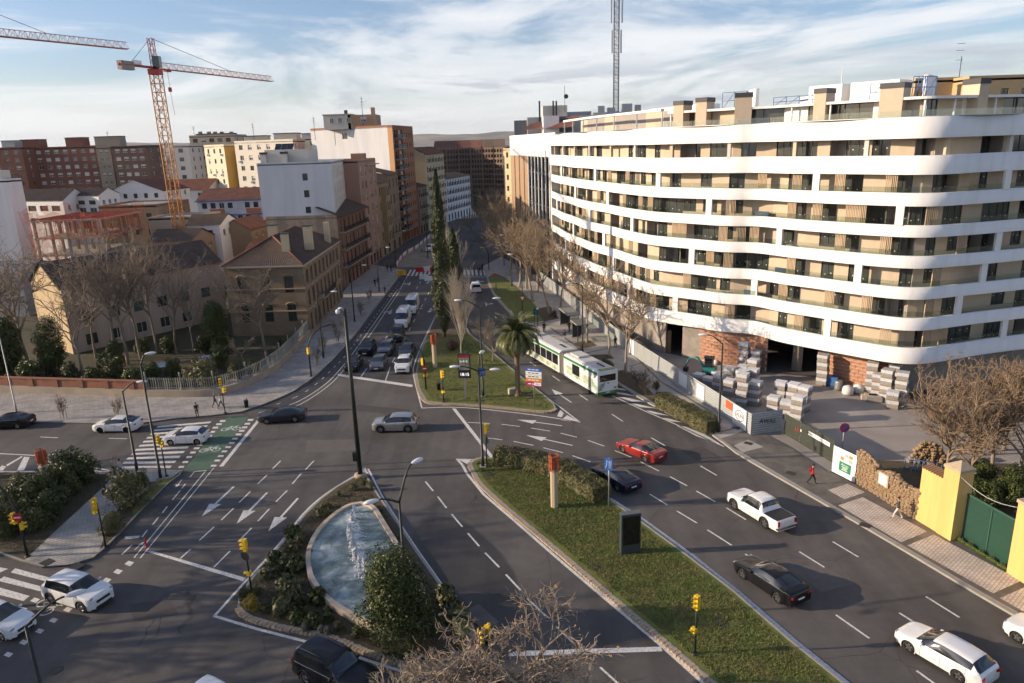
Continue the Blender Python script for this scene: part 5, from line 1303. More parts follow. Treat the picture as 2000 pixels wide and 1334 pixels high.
# hills
M_HILL = mat('hill_scrub',(0.165,0.155,0.12),.95,col2=(0.30,0.26,0.21),mixscale=.0022,var=.3,vscale=.006,lo=.45,hi=.62)
hb = MB(); nx,ny = 120,26; from mathutils import noise as mnoise
X0,X1,Y0,Y1 = -6500,4200,4200,7600
gridv = []
for j in range(ny + 1):
 for i in range(nx + 1):
  x = X0 + (X1 - X0) * i / nx; y = Y0 + (Y1 - Y0) * j / ny; t = j / ny
  r = mnoise.fractal(Vector((x * .0012,y * .0016,3.3)),1.0,2.0,5); r2 = mnoise.fractal(Vector((x * .00035,y * .0004,1.0)),1.0,2.0,3)
  z = max(-.5,(t ** .9) * (118 + 34 * r2) + 34 * r * min(1,t * 2.2) - 2)
  gridv.append((x,y,z))
hb.v = gridv
for j in range(ny):
 for i in range(nx):
  a = j * (nx + 1) + i; hb.f.append((a,a + 1,a + nx + 2,a + nx + 1)); hb.m.append(0); hb.sm.append(True)
struct('hills',hb,M_HILL)
# ================================================================== vehicles
def paintm(name,c,metal=0.0,rough=0.28): return mat('paint_' + name,c,rough,metal,coat=.9 if c[0] > .1 else .5,spec=.5 if c[0] > .1 else .15)
PAINT = {'white': paintm('white',(.74,.74,.73)),'black': paintm('black',(.010,.010,.012)),'dark': paintm('dark_grey',(.035,.037,.042),.3),'grey': paintm('grey',(.11,.115,.125),.5),'silver': paintm('silver',(.42,.42,.41),.7),'red': paintm('red',(.33,.022,.018),.2),'navy': paintm('navy',(.012,.016,.035),.2)}
M_CGL = mat('car_glass',(.012,.014,.016),.03,spec=1.0)
M_TYRE = mat('tyre_rubber',(.012,.012,.012),.85)
M_RIM = mat('alloy_rim',(.42,.42,.43),.3,.9)
M_RIMD = mat('dark_rim',(.06,.06,.065),.35,.8)
M_TRIM_ = mat('black_plastic',(.018,.018,.019),.6)
M_LAMP = mat('headlamp_lens',(.30,.32,.35),.08,.4)
M_TAIL = mat('tail_lamp',(.30,.012,.012),.15)
M_PLATE = mat('number_plate',(.72,.72,.70),.5)
M_CHROME = mat('chrome',(.6,.6,.6),.12,1.0)
SPEC = {
 'sedan': dict(L=4.75,W=1.84,top=[(0,.62),(.03,.76),(.2,.84),(1.1,.98),(1.32,1.03),(2.05,1.38),(2.6,1.45),(3.2,1.43),(3.75,1.29),(4.2,1.13),(4.62,1.08),(4.72,.92),(4.75,.65)],belt=(.94,1.04),ws=(1.32,2.12),rw=(3.35,4.2),side=(1.65,3.85),wb=(.92,3.75),pil=[2.72],r=.33),
 'coupe': dict(L=4.65,W=1.82,top=[(0,.56),(.03,.66),(.25,.75),(1.2,.90),(1.5,.95),(2.2,1.28),(2.7,1.35),(3.1,1.33),(3.7,1.19),(4.25,1.03),(4.55,1.0),(4.62,.85),(4.65,.6)],belt=(.86,.99),ws=(1.5,2.25),rw=(3.05,4.05),side=(1.8,3.65),wb=(.95,3.62),pil=[2.95],r=.33),
 'hatch': dict(L=4.05,W=1.76,top=[(0,.64),(.03,.80),(.18,.89),(.85,1.01),(1.05,1.06),(1.8,1.42),(2.3,1.49),(3.0,1.47),(3.55,1.40),(3.92,1.04),(4.0,.9),(4.05,.62)],belt=(.96,1.08),ws=(1.05,1.85),rw=(3.5,3.92),side=(1.35,3.55),wb=(.82,3.36),pil=[2.35,3.15],r=.31),
 'liftback': dict(L=4.48,W=1.77,top=[(0,.62),(.03,.78),(.2,.88),(.95,1.0),(1.12,1.05),(2.0,1.45),(2.5,1.50),(3.1,1.47),(3.7,1.34),(4.28,1.16),(4.42,1.0),(4.48,.62)],belt=(.95,1.09),ws=(1.12,2.05),rw=(3.3,4.28),side=(1.45,3.85),wb=(.88,3.58),pil=[2.45,3.35],r=.32),
 'wagon': dict(L=4.6,W=1.78,top=[(0,.62),(.03,.76),(.2,.85),(1.0,.98),(1.2,1.03),(1.95,1.41),(2.4,1.48),(3.2,1.47),(3.98,1.40),(4.42,1.05),(4.55,.9),(4.6,.62)],belt=(.93,1.05),ws=(1.2,2.0),rw=(3.95,4.42),side=(1.5,4.05),wb=(.9,3.5),pil=[2.55,3.35],r=.33),
 'suv': dict(L=4.4,W=1.86,top=[(0,.80),(.03,.96),(.15,1.03),(.92,1.11),(1.08,1.16),(1.78,1.57),(2.2,1.65),(3.2,1.65),(3.95,1.57),(4.25,1.18),(4.35,1.05),(4.4,.7)],belt=(1.05,1.15),ws=(1.08,1.85),rw=(3.92,4.25),side=(1.32,3.9),wb=(.86,3.56),pil=[2.4,3.3],r=.37),
 'offroad': dict(L=4.75,W=1.88,top=[(0,.75),(.03,1.02),(.15,1.12),(1.25,1.20),(1.42,1.25),(1.95,1.78),(2.3,1.86),(3.5,1.88),(4.45,1.84),(4.66,1.2),(4.72,.9),(4.75,.65)],belt=(1.12,1.18),ws=(1.42,2.0),rw=(4.45,4.66),side=(1.65,4.45),wb=(.92,3.72),pil=[2.6,3.5],r=.40),
 'van': dict(L=5.9,W=2.0,top=[(0,.75),(.03,1.08),(.2,1.22),(.72,1.36),(.9,1.45),(1.5,2.25),(1.95,2.60),(3.5,2.66),(5.8,2.62),(5.88,1.6),(5.9,.6)],belt=(1.28,1.48),ws=(.9,1.58),rw=(9,9),side=(1.15,2.3),wb=(1.0,4.7),pil=[],r=.36),
 'smallvan': dict(L=4.4,W=1.82,top=[(0,.65),(.03,.88),(.2,1.0),(.85,1.12),(1.02,1.18),(1.65,1.72),(2.1,1.83),(3.5,1.84),(4.3,1.80),(4.38,1.1),(4.4,.55)],belt=(1.04,1.14),ws=(1.02,1.75),rw=(9,9),side=(1.3,2.4),wb=(.85,3.6),pil=[],r=.33),
 'pickup': dict(L=5.3,W=1.88,top=[(0,.72),(.03,.96),(.2,1.06),(1.2,1.15),(1.42,1.20),(2.05,1.69),(2.4,1.79),(3.3,1.78),(3.62,1.64),(3.72,1.14),(3.80,1.10),(5.25,1.10),(5.3,.6)],belt=(1.07,1.12),ws=(1.42,2.1),rw=(3.5,3.70),side=(1.7,3.5),wb=(.95,4.05),pil=[2.65],r=.40),
}
def lerpv(tab,x):
 if x <= tab[0][0]: return tab[0][1]
 for (a,za),(b,zb) in zip(tab,tab[1:]):
  if x <= b: return za + (zb - za) * (x - a) / (b - a)
 return tab[-1][1]
_cars = {}
def car_meshes(kind):
 if kind in _cars: return _cars[kind]
 S = SPEC[kind]; L,W,r = S['L'],S['W'],S['r']; zc = r; ar = r + .07; zb = .2 if kind not in ('offroad','pickup') else .3
 nS = int(L / .062); xs = [L * i / nS for i in range(nS + 1)]; xs = [xs[0],.03] + xs[1:-1] + [L - .03,xs[-1]]
 # soften the roof line
 def ztop(x): return sum(lerpv(S['top'],x + d) * w for d,w in ((-.10,.2),(-.05,.2),(0,.2),(.05,.2),(.10,.2))) if .22 < x < L - .15 else lerpv(S['top'],x)
 rings = []
 for x in xs:
  zt = ztop(x); t = x / L; hw = W / 2 * (1 - .22 * max(0,(.13 - t) / .13) ** 2.2 - .09 * max(0,(t - .88) / .12) ** 2)
  bl = S['belt'][0] + (S['belt'][1] - S['belt'][0]) * t; bz = min(bl,zt - .05); f = min(1,max(0,(zt - bl - .05) / .30))
  boxy = kind in ('van','smallvan','offroad')
  wt = hw * (.90 + ((.86 if boxy else .745) - .90) * f)
  za = zb
  for w in S['wb']:
   if abs(x - w) < ar: za = max(za,zc + sqrt(ar * ar - (x - w) ** 2))
  if t < .04 or t > .97: za = max(za,.28)
  lo_ = min(za + .10,bz - .04); zm = (max(lo_,.45) + bz) / 2 if bz > max(lo_,.45) + .06 else (lo_ + bz) / 2
  e1 = zt - (.075 if f > .2 else .022); w6 = hw * .965
  rings.append([(0,za),(hw * .82,za),(hw * .965,min(za + .02,bz - .06)),(hw * .992,lo_),(hw,zm),(hw * .992,bz - .02),(w6,bz + .012),((w6 + wt) / 2 + .022 * f,max(bz + .016,(bz + e1) / 2)),(wt,max(bz + .02,e1)),(wt * .88,max(bz + .024,zt - (.026 if f > .2 else .012))),(wt * .5,zt - .004),(0,zt)])
 groups = {}
 def add(key,pts,sm=True):
  groups.setdefault(key,MB()).face(pts,None,sm)
 nR = 12
 for i in range(len(xs) - 1):
  xm = (xs[i] + xs[i + 1]) / 2; A,B = rings[i],rings[i + 1]; za_,zb_ = ztop(xm),0
  bl = S['belt'][0] + (S['belt'][1] - S['belt'][0]) * xm / L; cabin = ztop(xm) - bl
  for k in range(nR - 1):
   if k == 0: key = 'under'
   elif k == 1: key = 'trim'
   elif k in (6,7) and S['side'][0] < xm < S['side'][1] and cabin > .14: key = 'side'
   elif k >= 8 and S['ws'][0] < xm < S['ws'][1]: key = 'windshield'
   elif k >= 8 and S['rw'][0] < xm < S['rw'][1]: key = 'rear'
   elif k >= 8 and kind == 'pickup' and 3.85 < xm < 5.2: key = 'bed'
   else: key = 'body'
   for s in (1,-1):
    q = [(xs[i],s * A[k][0],A[k][1]),(xs[i + 1],s * B[k][0],B[k][1]),(xs[i + 1],s * B[k + 1][0],B[k + 1][1]),(xs[i],s * A[k + 1][0],A[k + 1][1])]
    if s > 0: q = q[::-1]
    kk = key + ('L' if s > 0 else 'R') if key == 'side' else key
    add(kk,q)
 for i,fl in ((0,1),(len(xs) - 1,0)):
  R = rings[i]; pts = [(xs[i],y,z) for y,z in R] + [(xs[i],-y,z) for y,z in R[::-1]]
  add('body',pts if fl else pts[::-1],False)
 out = {}
 for k,mb in groups.items():
  me = mb.mesh(k); bm = bmesh.new(); bm.from_mesh(me); bmesh.ops.remove_doubles(bm,verts=bm.verts,dist=.0008); bmesh.ops.recalc_face_normals(bm,faces=bm.faces); bm.to_mesh(me); bm.free()
  out[k] = me
 # recalc may flip open sheets: force outward
 for k,me in out.items():
  me.update(); bm = bmesh.new(); bm.from_mesh(me); bm.faces.ensure_lookup_table()
  sgn = sum((f.calc_center_median() - Vector((L / 2,0,.7))).dot(f.normal) for f in bm.faces)
  if sgn < 0: bmesh.ops.reverse_faces(bm,faces=bm.faces)
  bm.to_mesh(me); bm.free()
 # seams on the doors
 sm_ = MB(); doors = [S['side'][0] + .02] + S['pil'] + [S['side'][1] - .25] if kind not in ('van','smallvan') else [1.3,2.4,3.6]
 for dxx in doors:
  i = min(range(len(xs)),key=lambda j: abs(xs[j] - dxx)); R = rings[i]
  for s in (1,-1):
   for k in (2,3,4,5): a,b2 = R[k],R[k + 1]; sm_.face([(dxx - .008,s * (a[0] + .004),a[1]),(dxx + .008,s * (a[0] + .004),a[1]),(dxx + .008,s * (b2[0] + .004),b2[1]),(dxx - .008,s * (b2[0] + .004),b2[1])])
 out['seam'] = sm_.mesh('door_seam')
 _cars[kind] = (out,xs,rings,ztop); return _cars[kind]
_wheels = {}
def wheel_parts(r,w=.21,dark=False):
 k = (r,dark)
 if k in _wheels: return _wheels[k]
 X = Matrix.Rotation(radians(90),4,'X')
 t = MB(); t.lathe([(r * .66,-w / 2),(r * .93,-w / 2),(r,-w / 2 + .04),(r,w / 2 - .04),(r * .93,w / 2),(r * .66,w / 2)],22,None,X,cap=False)
 m = MB(); rm = M_RIMD if dark else M_RIM
 m.lathe([(r * .67,-w / 2 + .03),(r * .67,w / 2 - .02),(r * .60,w / 2 - .05),(r * .60,-w / 2 + .05)],22,rm,X,cap=False)
 for s in (1,-1): m.lathe([(r * .6,.0),(.001,.0)],14,M_TRIM_,X @ Matrix.Translation((0,0,s * (w / 2 - .085))),cap=False)
 for j in range(5):
  for s in (1,-1):
   Mx = Matrix.Rotation(2 * pi * j / 5,4,'Y') @ Matrix.Translation((0,s * (w / 2 - .05),r * .33)); m.box(-.045,.045,-.015,.015,-r * .33,r * .31,rm,Mx)
 for s in (1,-1): m.lathe([(.07,-.012),(.06,.014),(.001,.016)],10,rm,X @ Matrix.Translation((0,0,s * (w / 2 - .04))),cap=False)
 _wheels[k] = (t.mesh('tyre',[M_TYRE]),m.mesh('rim')); return _wheels[k]
def setm(me,m):
 me.materials.clear(); me.materials.append(m); return me
_painted = {}
def pm(kind,key,m):
 k = (kind,key,m.name)
 if k not in _painted:
  me = _cars[kind][0][key].copy(); setm(me,m); _painted[k] = me
 return _painted[k]
NAMES = {'under': 'underbody','trim': 'sill','sideL': 'side_window','sideR': 'side_window','windshield': 'windshield','rear': 'rear_window','body': 'body','bed': 'bed_cover','seam': 'door_seam'}
def make_car(name,label,kind,paint_,center,heading,cat='car',group=None,darkrim=False,extra=()):
 """center = ground point under the car's middle; heading = angle of travel"""
 me,xs,rings,ztop = car_meshes(kind); S = SPEC[kind]; L,W,r = S['L'],S['W'],S['r']
 root = thing(name,label,cat,(center[0],center[1],.004),heading,group); P = PAINT[paint_]
 MM = {'under': M_TRIM_,'trim': M_TRIM_,'sideL': M_CGL,'sideR': M_CGL,'windshield': M_CGL,'rear': M_CGL,'body': P,'bed': M_TRIM_,'seam': M_TRIM_}
 off = lambda o,x,y,z: setattr(o,'location',(L / 2 - x,y,z))
 def flip(o): o.location = (L / 2,0,0); o.rotation_euler = (0,0,pi); return o
 for k in me: flip(obj(NAMES[k],pm(kind,k,MM[k]),root))
 t,rm = wheel_parts(r,.21,darkrim)
 for wx in S['wb']:
  for s in (1,-1):
   w = obj('wheel',t,root,(L / 2 - wx,s * (W / 2 - .125),r)); obj('rim',rm,w)
 def add(nm,mb,m): mb.build(nm,m,root)
 for wx in S['wb']:
  for s in (1,-1):
   mb = MB(); ar = r + .075; mb.tube([(L / 2 - wx + ar * cos(pi * k / 14),s * (W / 2 - .012),r + ar * sin(pi * k / 14)) for k in range(-2,17)],.034,5); add('wheel_arch',mb,M_TRIM_ if kind in ('suv','offroad','pickup','van') else P)
   mb = MB(); mb.lathe([(r + .07,-.02),(.001,-.02)],16,None,Matrix.Translation((L / 2 - wx,s * (W / 2 - .26),r)) @ Matrix.Rotation(radians(90),4,'X'),cap=False); add('wheel_well',mb,M_TYRE)
 for s in (1,-1):
  if kind not in ('van','smallvan','pickup'):
   xs_ = [x for x in xs if S['side'][0] - .1 < x < S['side'][1] + .05]; mb = MB(); mb.tube([(L / 2 - x,s * (rings[xs.index(x)][6][0] + .006),rings[xs.index(x)][6][1]) for x in xs_],.014,4); add('window_trim',mb,M_CHROME if paint_ in ('black','navy') else M_TRIM_)
 xf = L / 2
 zf = lerpv(S['top'],.05); hwf = W / 2 * .86
 for s in (1,-1):
  mb = MB(); mb.lathe([(.001,-.06),(.07,-.05),(.1,0),(.07,.05),(.001,.06)],10,None,Matrix.Translation((xf - .16,s * (W / 2 - .27),zf - .01)) @ Matrix.Rotation(s * -.45,4,'Z') @ Matrix.Diagonal((1.3,2.0,.85,1))); add('headlight',mb,M_LAMP)
  zr = lerpv(S['top'],L - .06); mb = MB()
  if kind in ('van','smallvan','offroad','pickup'): mb.cbox(-xf + .03,s * (W / 2 - .17),zr * .35 + .62 if kind != 'pickup' else .85,.10,.16,.34)
  else: mb.cbox(-xf + .09,s * (W / 2 - .27),max(.72,zr - .14),.2,.36,.13,None,s * .35)
  add('tail_light',mb,M_TAIL)
  mxx = S['side'][0] + .08; bl = S['belt'][0] + .08
  mb = MB(); mb.lathe([(.001,-.11),(.07,-.08),(.085,0),(.07,.08),(.001,.11)],8,None,Matrix.Translation((xf - mxx,s * (W / 2 + .07),bl)) @ Matrix.Rotation(radians(90),4,'X')); add('side_mirror',mb,P)
  for hx in (S['side'][0] + 1.0,S['side'][0] + 1.85):
   if hx < S['side'][1] and kind != 'coupe': mb = MB(); mb.cbox(xf - hx,s * (W / 2 - .002),bl - .12,.17,.03,.03); add('door_handle',mb,P)
 mb = MB(); mb.cbox(xf - .02,0,zf * .52 + .16,.08,W * .5,.16); mb.cbox(xf - .02,0,.32,.07,W * .6,.12); add('grille',mb,M_TRIM_)
 mb = MB(); mb.cbox(xf + .025,0,.45,.02,.5,.11); add('front_plate',mb,M_PLATE)
 mb = MB(); mb.cbox(-xf - .012,0,.62 if kind not in ('van','offroad') else .75,.02,.5,.11); add('rear_plate',mb,M_PLATE)
 if kind in ('van','smallvan'):
  mb = MB(); mb.cbox(-xf - .006,0,1.35 if kind == 'van' else 1.4,.02,W * .78,.5); add('rear_window',mb,M_CGL)
 if kind == 'offroad':
  mb = MB(); mb.lathe([(.36,-.1),(.38,0),(.36,.1),(.1,.12)],16,None,Matrix.Translation((-xf - .1,-.1,1.02)) @ Matrix.Rotation(radians(-90),4,'Y')); add('spare_wheel_cover',mb,M_CHROME)
  for s in (1,-1): mb = MB(); mb.tube([(-xf + .5,s * .66,1.93),(xf - 2.3,s * .66,1.94)],.025,5); add('roof_rail',mb,M_TRIM_)
 if 'sunroof' in extra: mb = MB(); mb.cbox(xf - 2.75,0,ztop(2.75) + .004,.95,W * .50,.012); add('sunroof',mb,M_CGL)
 if 'stripes' in extra:
  for kx in range(3): mb = MB(); mb.cbox(xf - 2.1 - kx * .7,0,ztop(2.6) + .02,.06,W * .6,.04); add('roof_bar',mb,M_TRIM_)
 if kind == 'pickup':
  mb = MB(); mb.cbox(-xf + .02,0,.5,.2,W * .95,.14); add('rear_bumper',mb,M_CHROME)
 return root
def by_wheels(front,rear,near,kind):
 a = G(*front); b2 = G(*rear); d = (a - b2); d.normalize(); S = SPEC[kind]; n = Vector((-d.y,d.x,0)) * (1 if near == 'L' else -1)   # n points to the near side
 mid = (a + b2) / 2 - n * (S['W'] / 2 - .06); wm = (S['wb'][0] + S['wb'][1]) / 2; mid += d * (wm - S['L'] / 2)
 return (mid.x,mid.y),atan2(d.y,d.x)
def wcar(name,label,kind,p,front,rear,near='L',**k):
 c,h = by_wheels(front,rear,near,kind); return make_car(name,label,kind,p,c,h,**k)
wcar('sedan_car','black sedan driving beside the brick garden wall','sedan','black',(-18,841),(33,838.6))
wcar('liftback_car','white liftback car with black tail beside the tree guard pavement','liftback','white',(197,846.5),(248,845.6),darkrim=True)
wcar('hatchback_car','small white hatchback standing on the zebra crossing','hatch','white',(334,870.6),(386,869))
wcar('sedan_car','dark grey sedan just past the green cycle crossing','sedan','dark',(524,829),(574,825.5))
wcar('crossover_car','silver crossover car alone in the middle of the junction','suv','silver',(744,846),(797,845))
wcar('coupe_car','metallic red coupe on the avenue by the hatched strip','coupe','red',(1215,883.5),(1261,903.6))
wcar('coupe_car','dark navy coupe passing behind the clipped island hedge','coupe','navy',(1164,935),(1207,961.5))
wcar('pickup_truck','white double cab pickup with black bed cover','pickup','white',(1432.5,994.5),(1492.5,1032),cat='pickup')
wcar('sedan_car','glossy black sedan beside the long lawn island','sedan','black',(1449,1131),(1517,1177.5))
wcar('estate_car','white estate car behind the glossy black sedan','wagon','white',(1775,1274.5),(1868,1330))
wcar('hatchback_car','white hatchback in the lane next to the tiled pavement','hatch','white',(1992,1258),(2080,1305))
wcar('compact_suv','white compact SUV crossing the cycle markings','suv','white',(162,1196.7),(101,1179),'R')
wcar('hatchback_car','white hatchback waiting on the zebra beside the white SUV','liftback','white',(6,1252),(-58,1234),'R')
r_ = G(597,1338); dd = (G(590,1251) - G(418,1205)).normalized(); dd = Matrix.Rotation(radians(-10),3,'Z') @ dd
S = SPEC['offroad']; nn = Vector((dd.y,-dd.x,0)); c_ = r_ - nn * (S['W'] / 2) + dd * (S['wb'][1] - S['L'] / 2)
make_car('offroad_car','black off-road car with spare wheel cover beside the fountain island','offroad','black',(c_.x,c_.y),atan2(dd.y,dd.x))
c_ = G(452,1396); make_car('hatchback_car','white car with dark windshield ahead of the black off-road car','hatch','white',(c_.x - .6,c_.y),atan2(dd.y,dd.x))
def qcar(name,label,kind,p,fpx,**k):
 a = G(*fpx); h = atan2(*(G(700,744) - G(805,575))[:2][::-1]); L = SPEC[kind]['L']
 return make_car(name,label,kind,p,(a.x - cos(h) * L / 2,a.y - sin(h) * L / 2),h,**k)
gq = 'cars queued at the stop line'
qcar('suv_car','black SUV second in the queue lane beside the cycle lane','suv','black',(712,697),group=gq)
qcar('hatchback_car','black hatchback first at the stop line beside the cycle lane','hatch','black',(685,729),group=gq)
qcar('hatchback_car','grey hatchback first at the stop line in the middle lane','hatch','grey',(735,727),group=gq)
qcar('suv_car','white SUV first at the stop line beside the median lawn','suv','white',(785,732),group=gq)
qcar('suv_car','grey SUV second in the middle queue lane','suv','grey',(750,698),group=gq)
qcar('sedan_car','dark grey sedan right behind the white SUV at the stop line','sedan','dark',(791,702),group=gq)
qcar('jeep_car','small boxy dark jeep with roof bars ahead of the white van','offroad','dark',(770,671),group=gq,extra=('stripes',))
qcar('delivery_van','tall white delivery van queued behind the dark jeep','van','white',(783,644),cat='van',group=gq)
qcar('delivery_van','white van partly hidden behind the tall delivery van','van','white',(801,616),cat='van',group=gq)
a = G(931,573); h = radians(96); make_car('panel_van','small white panel van driving away beside the cypress median','smallvan','white',(a.x + cos(h) * 2.2,a.y + sin(h) * 2.2),h,cat='van')
a = G(838,493); h = radians(-88); make_car('works_van','white van parked in the roadworks behind the barriers','smallvan','white',(a.x - cos(h) * 2.2,a.y - sin(h) * 2.2),h,cat='van')
# ---------------- articulated bus
M_BUSW = mat('bus_white',(.72,.73,.72),.35,coat=.6)
M_BUSG = mat('bus_green',(.035,.22,.06),.35,coat=.6)
M_BUSR = mat('bus_roof',(.50,.50,.49),.6,var=.12,vscale=1)
M_BELL = mat('bus_bellows',(.17,.15,.13),.9)
M_BAD = mat('bus_wrap_olive',(.22,.28,.10),.5,col2=(.62,.63,.6),mixscale=1.2)
BUS = thing('articulated_bus','white and green articulated bus with striped tail at the bus stop','bus',tuple(G(1110,735)))
B0 = Vector(BUS.location)
def bus_box(name,x0,x1,P0,ang,prof,m,z_shift=0):
 mb = MB(); n = len(prof)
 T = Matrix.Translation(P0 - B0) @ Matrix.Rotation(ang,4,'Z')
 A = [T @ Vector((x0,y,z)) for y,z in prof]; B = [T @ Vector((x1,y,z)) for y,z in prof]
 for i in range(n):
  j = (i + 1) % n; mb.face([A[i],A[j],B[j],B[i]],m)
 mb.face(A[::-1],m); mb.face(B,m)
 o = mb.build(name,None,BUS); bm = bmesh.new(); bm.from_mesh(o.data); bmesh.ops.remove_doubles(bm,verts=bm.verts,dist=.001); bmesh.ops.recalc_face_normals(bm,faces=bm.faces); bm.to_mesh(o.data); bm.free(); return o,T
rear = G(1167,778); jn = G(1097,737); fr_ = G(1026,695)
d1 = (jn - rear).normalized(); d2 = (fr_ - jn).normalized(); n1 = Vector((d1.y,-d1.x,0)); n2 = Vector((d2.y,-d2.x,0))
W2 = 1.27; hb_ = 3.05
prof = [(-W2,.32),(W2,.32),(W2,2.75),(W2 - .12,2.98),(W2 - .4,hb_),(-W2 + .4,hb_),(-W2 + .12,2.98),(-W2,2.75)]
Lr = (jn - rear).length - .55
secs = [('rear_section',rear + n1 * W2,atan2(d1.y,d1.x),0,Lr),('front_section',jn + n2 * W2,atan2(d2.y,d2.x),.55,10.6)]
def busbit(name,T,boxes,m):
 mb = MB()
 for bx in boxes: mb.box(*bx,m,T)
 return mb.build(name,m,BUS)
for nm,P0,an,x0,x1 in secs:
 o,T = bus_box(nm,x0,x1,P0,an,prof,M_BUSW)
 busbit('roof_panel',T,[(x0 + .1,x1 - .1,-W2 + .38,W2 - .38,hb_,hb_ + .03)],M_BUSR)
 for s in (1,-1):
  busbit('green_stripe',T,[(x0 + .02,x1 - .02,s * (W2 - .01) - .02,s * (W2 - .01) + .02,2.56,2.84)],M_BUSG)
  busbit('sill',T,[(x0,x1,s * W2 - .02,s * W2 + .02,.28,.42)],M_TRIM_)
  nW_ = int((x1 - x0) / 1.6)
  for k in range(nW_):
   xa_ = x0 + .35 + k * (x1 - x0 - .5) / nW_; dark_ = (k % 3 != 1) or s < 0
   if nm == 'rear_section' and s > 0 and k not in (2,): continue
   busbit('window',T,[(xa_,xa_ + (x1 - x0 - .5) / nW_ - .12,s * W2 - .012,s * W2 + .012,1.25,2.45)],M_CGL)
 for xx in (([1.7] if nm == 'rear_section' else [2.2,7.6])):
  for s in (1,-1):
   c = T @ Vector((xx,s * (W2 - .13),.48)); w = obj('wheel',wheel_parts(.48,.26)[0],BUS,c,an); obj('rim',wheel_parts(.48,.26)[1],w)
 for k in range(4): busbit('roof_hatch',T,[(x0 + 1.0 + k * .42,x0 + 1.25 + k * .42,-.3,-.05,hb_ + .03,hb_ + .09)],M_TRIM_)
 busbit('roof_unit',T,[(x1 - 2.6,x1 - .6,-.7,.7,hb_ + .03,hb_ + .24)],M_BUSR)
 if nm == 'rear_section':
  busbit('advert_panel',T,[(x0 + 1.0,x1 - .7,W2 - .005,W2 + .008,.9,1.9)],M_BAD)
  busbit('rear_window',T,[(x0 - .015,x0 + .02,-1.0,1.0,1.75,2.5)],M_CGL)
  busbit('rear_green_top',T,[(x0 - .01,x0 + .5,-W2 + .3,W2 - .3,hb_ - .02,hb_ + .05)],M_BUSG)
  busbit('rear_green_bumper',T,[(x0 - .05,x0 + .3,-W2 - .015,W2 + .015,.3,.62)],M_BUSG)
  for s in (1,-1): busbit('tail_light',T,[(x0 - .03,x0 + .01,s * .95 - .17,s * .95 + .17,.82,.98)],mat('amber_lamp',(.5,.16,.02),.2))
  busbit('rear_plate',T,[(x0 - .06,x0,-.25,.25,.45,.56)],M_PLATE)
  busbit('rear_emblem',T,[(x0 - .02,x0 + .01,-.18,.05,1.45,1.62),(x0 - .02,x0 + .01,.5,.9,1.35,1.5)],mat('bus_grey_mark',(.25,.25,.25),.5))
  for k in range(4):
   mb = MB(); zz_ = .7 + k * .16; mb.face([T @ Vector((x0 - .012,1.2 - .05,zz_)),T @ Vector((x0 - .012,.45 - k * .05,zz_ + .45)),T @ Vector((x0 - .012,.45 - k * .05,zz_ + .53)),T @ Vector((x0 - .012,1.2 - .05,zz_ + .08))]); mb.face([T @ Vector((x0 + .02,W2 + .012,zz_)),T @ Vector((x0 + 1.1,W2 + .012,zz_ + .45)),T @ Vector((x0 + 1.1,W2 + .012,zz_ + .53)),T @ Vector((x0 + .02,W2 + .012,zz_ + .08))][::-1]); mb.build('green_chevron',M_BUSG,BUS)
 else:
  busbit('advert_panel',T,[(x0 + .3,x1 - 1.6,W2 - .005,W2 + .008,.55,1.2)],M_BAD)
  busbit('dark_cab',T,[(x1 - 1.4,x1 + .03,-W2 - .01,W2 + .01,.9,2.6)],M_CGL)
# bellows
mb = MB(); TB = [jn - d1 * .56 + n1 * W2,jn + d2 * .6 + n2 * W2]
for k in range(6):
 t0,t1 = k / 6,(k + 1) / 6; a0 = TB[0].lerp(TB[1],t0) - B0; a1 = TB[0].lerp(TB[1],t1) - B0; n0 = n1.lerp(n2,t0); q1 = n1.lerp(n2,t1); w0 = 1.2 if k % 2 else 1.1; w1_ = 1.1 if k % 2 else 1.2
 for s in (1,-1): mb.face([a0 + n0 * s * w0 + Vector((0,0,.4)),a1 + q1 * s * w1_ + Vector((0,0,.4)),a1 + q1 * s * w1_ + Vector((0,0,2.9)),a0 + n0 * s * w0 + Vector((0,0,2.9))])
 mb.face([a0 + n0 * w0 + Vector((0,0,2.9)),a1 + q1 * w1_ + Vector((0,0,2.9)),a1 - q1 * w1_ + Vector((0,0,2.9)),a0 - n0 * w0 + Vector((0,0,2.9))])
mb.build('bellows',M_BELL,BUS)
# ================================================================== street furniture
M_POLE = mat('dark_green_pole',(.022,.028,.024),.5,.3)
M_POLEG = mat('grey_pole',(.32,.32,.32),.5,.5)
M_LHEAD = mat('lamp_head_white',(.66,.67,.68),.35)
M_YELLOW = mat('signal_yellow',(.72,.46,.015),.5)
M_SRED = mat('sign_red',(.50,.018,.02),.5)
M_SWHITE = mat('sign_white',(.75,.75,.74),.5)
M_SBLUE = mat('sign_blue',(.02,.11,.40),.5)
M_ORANGE = mat('rust_orange',(.36,.085,.03),.7,var=.25,vscale=6)
M_WOODP = mat('pale_timber',(.47,.37,.25),.8,var=.15,vscale=3,streak=True)
M_TEXTM = mat('sign_dark_text',(.02,.02,.02),.6)
TXT = []
def textobj(txt,size,m,parent,loc_,rot,name='lettering',extr=.004):
 cu = bpy.data.curves.new(name,'FONT'); cu.body = txt; cu.size = size; cu.align_x = 'CENTER'; cu.align_y = 'CENTER'; cu.extrude = extr; cu.materials.append(m)
 TXT.append((cu,parent,loc_,rot,name))
_head = None
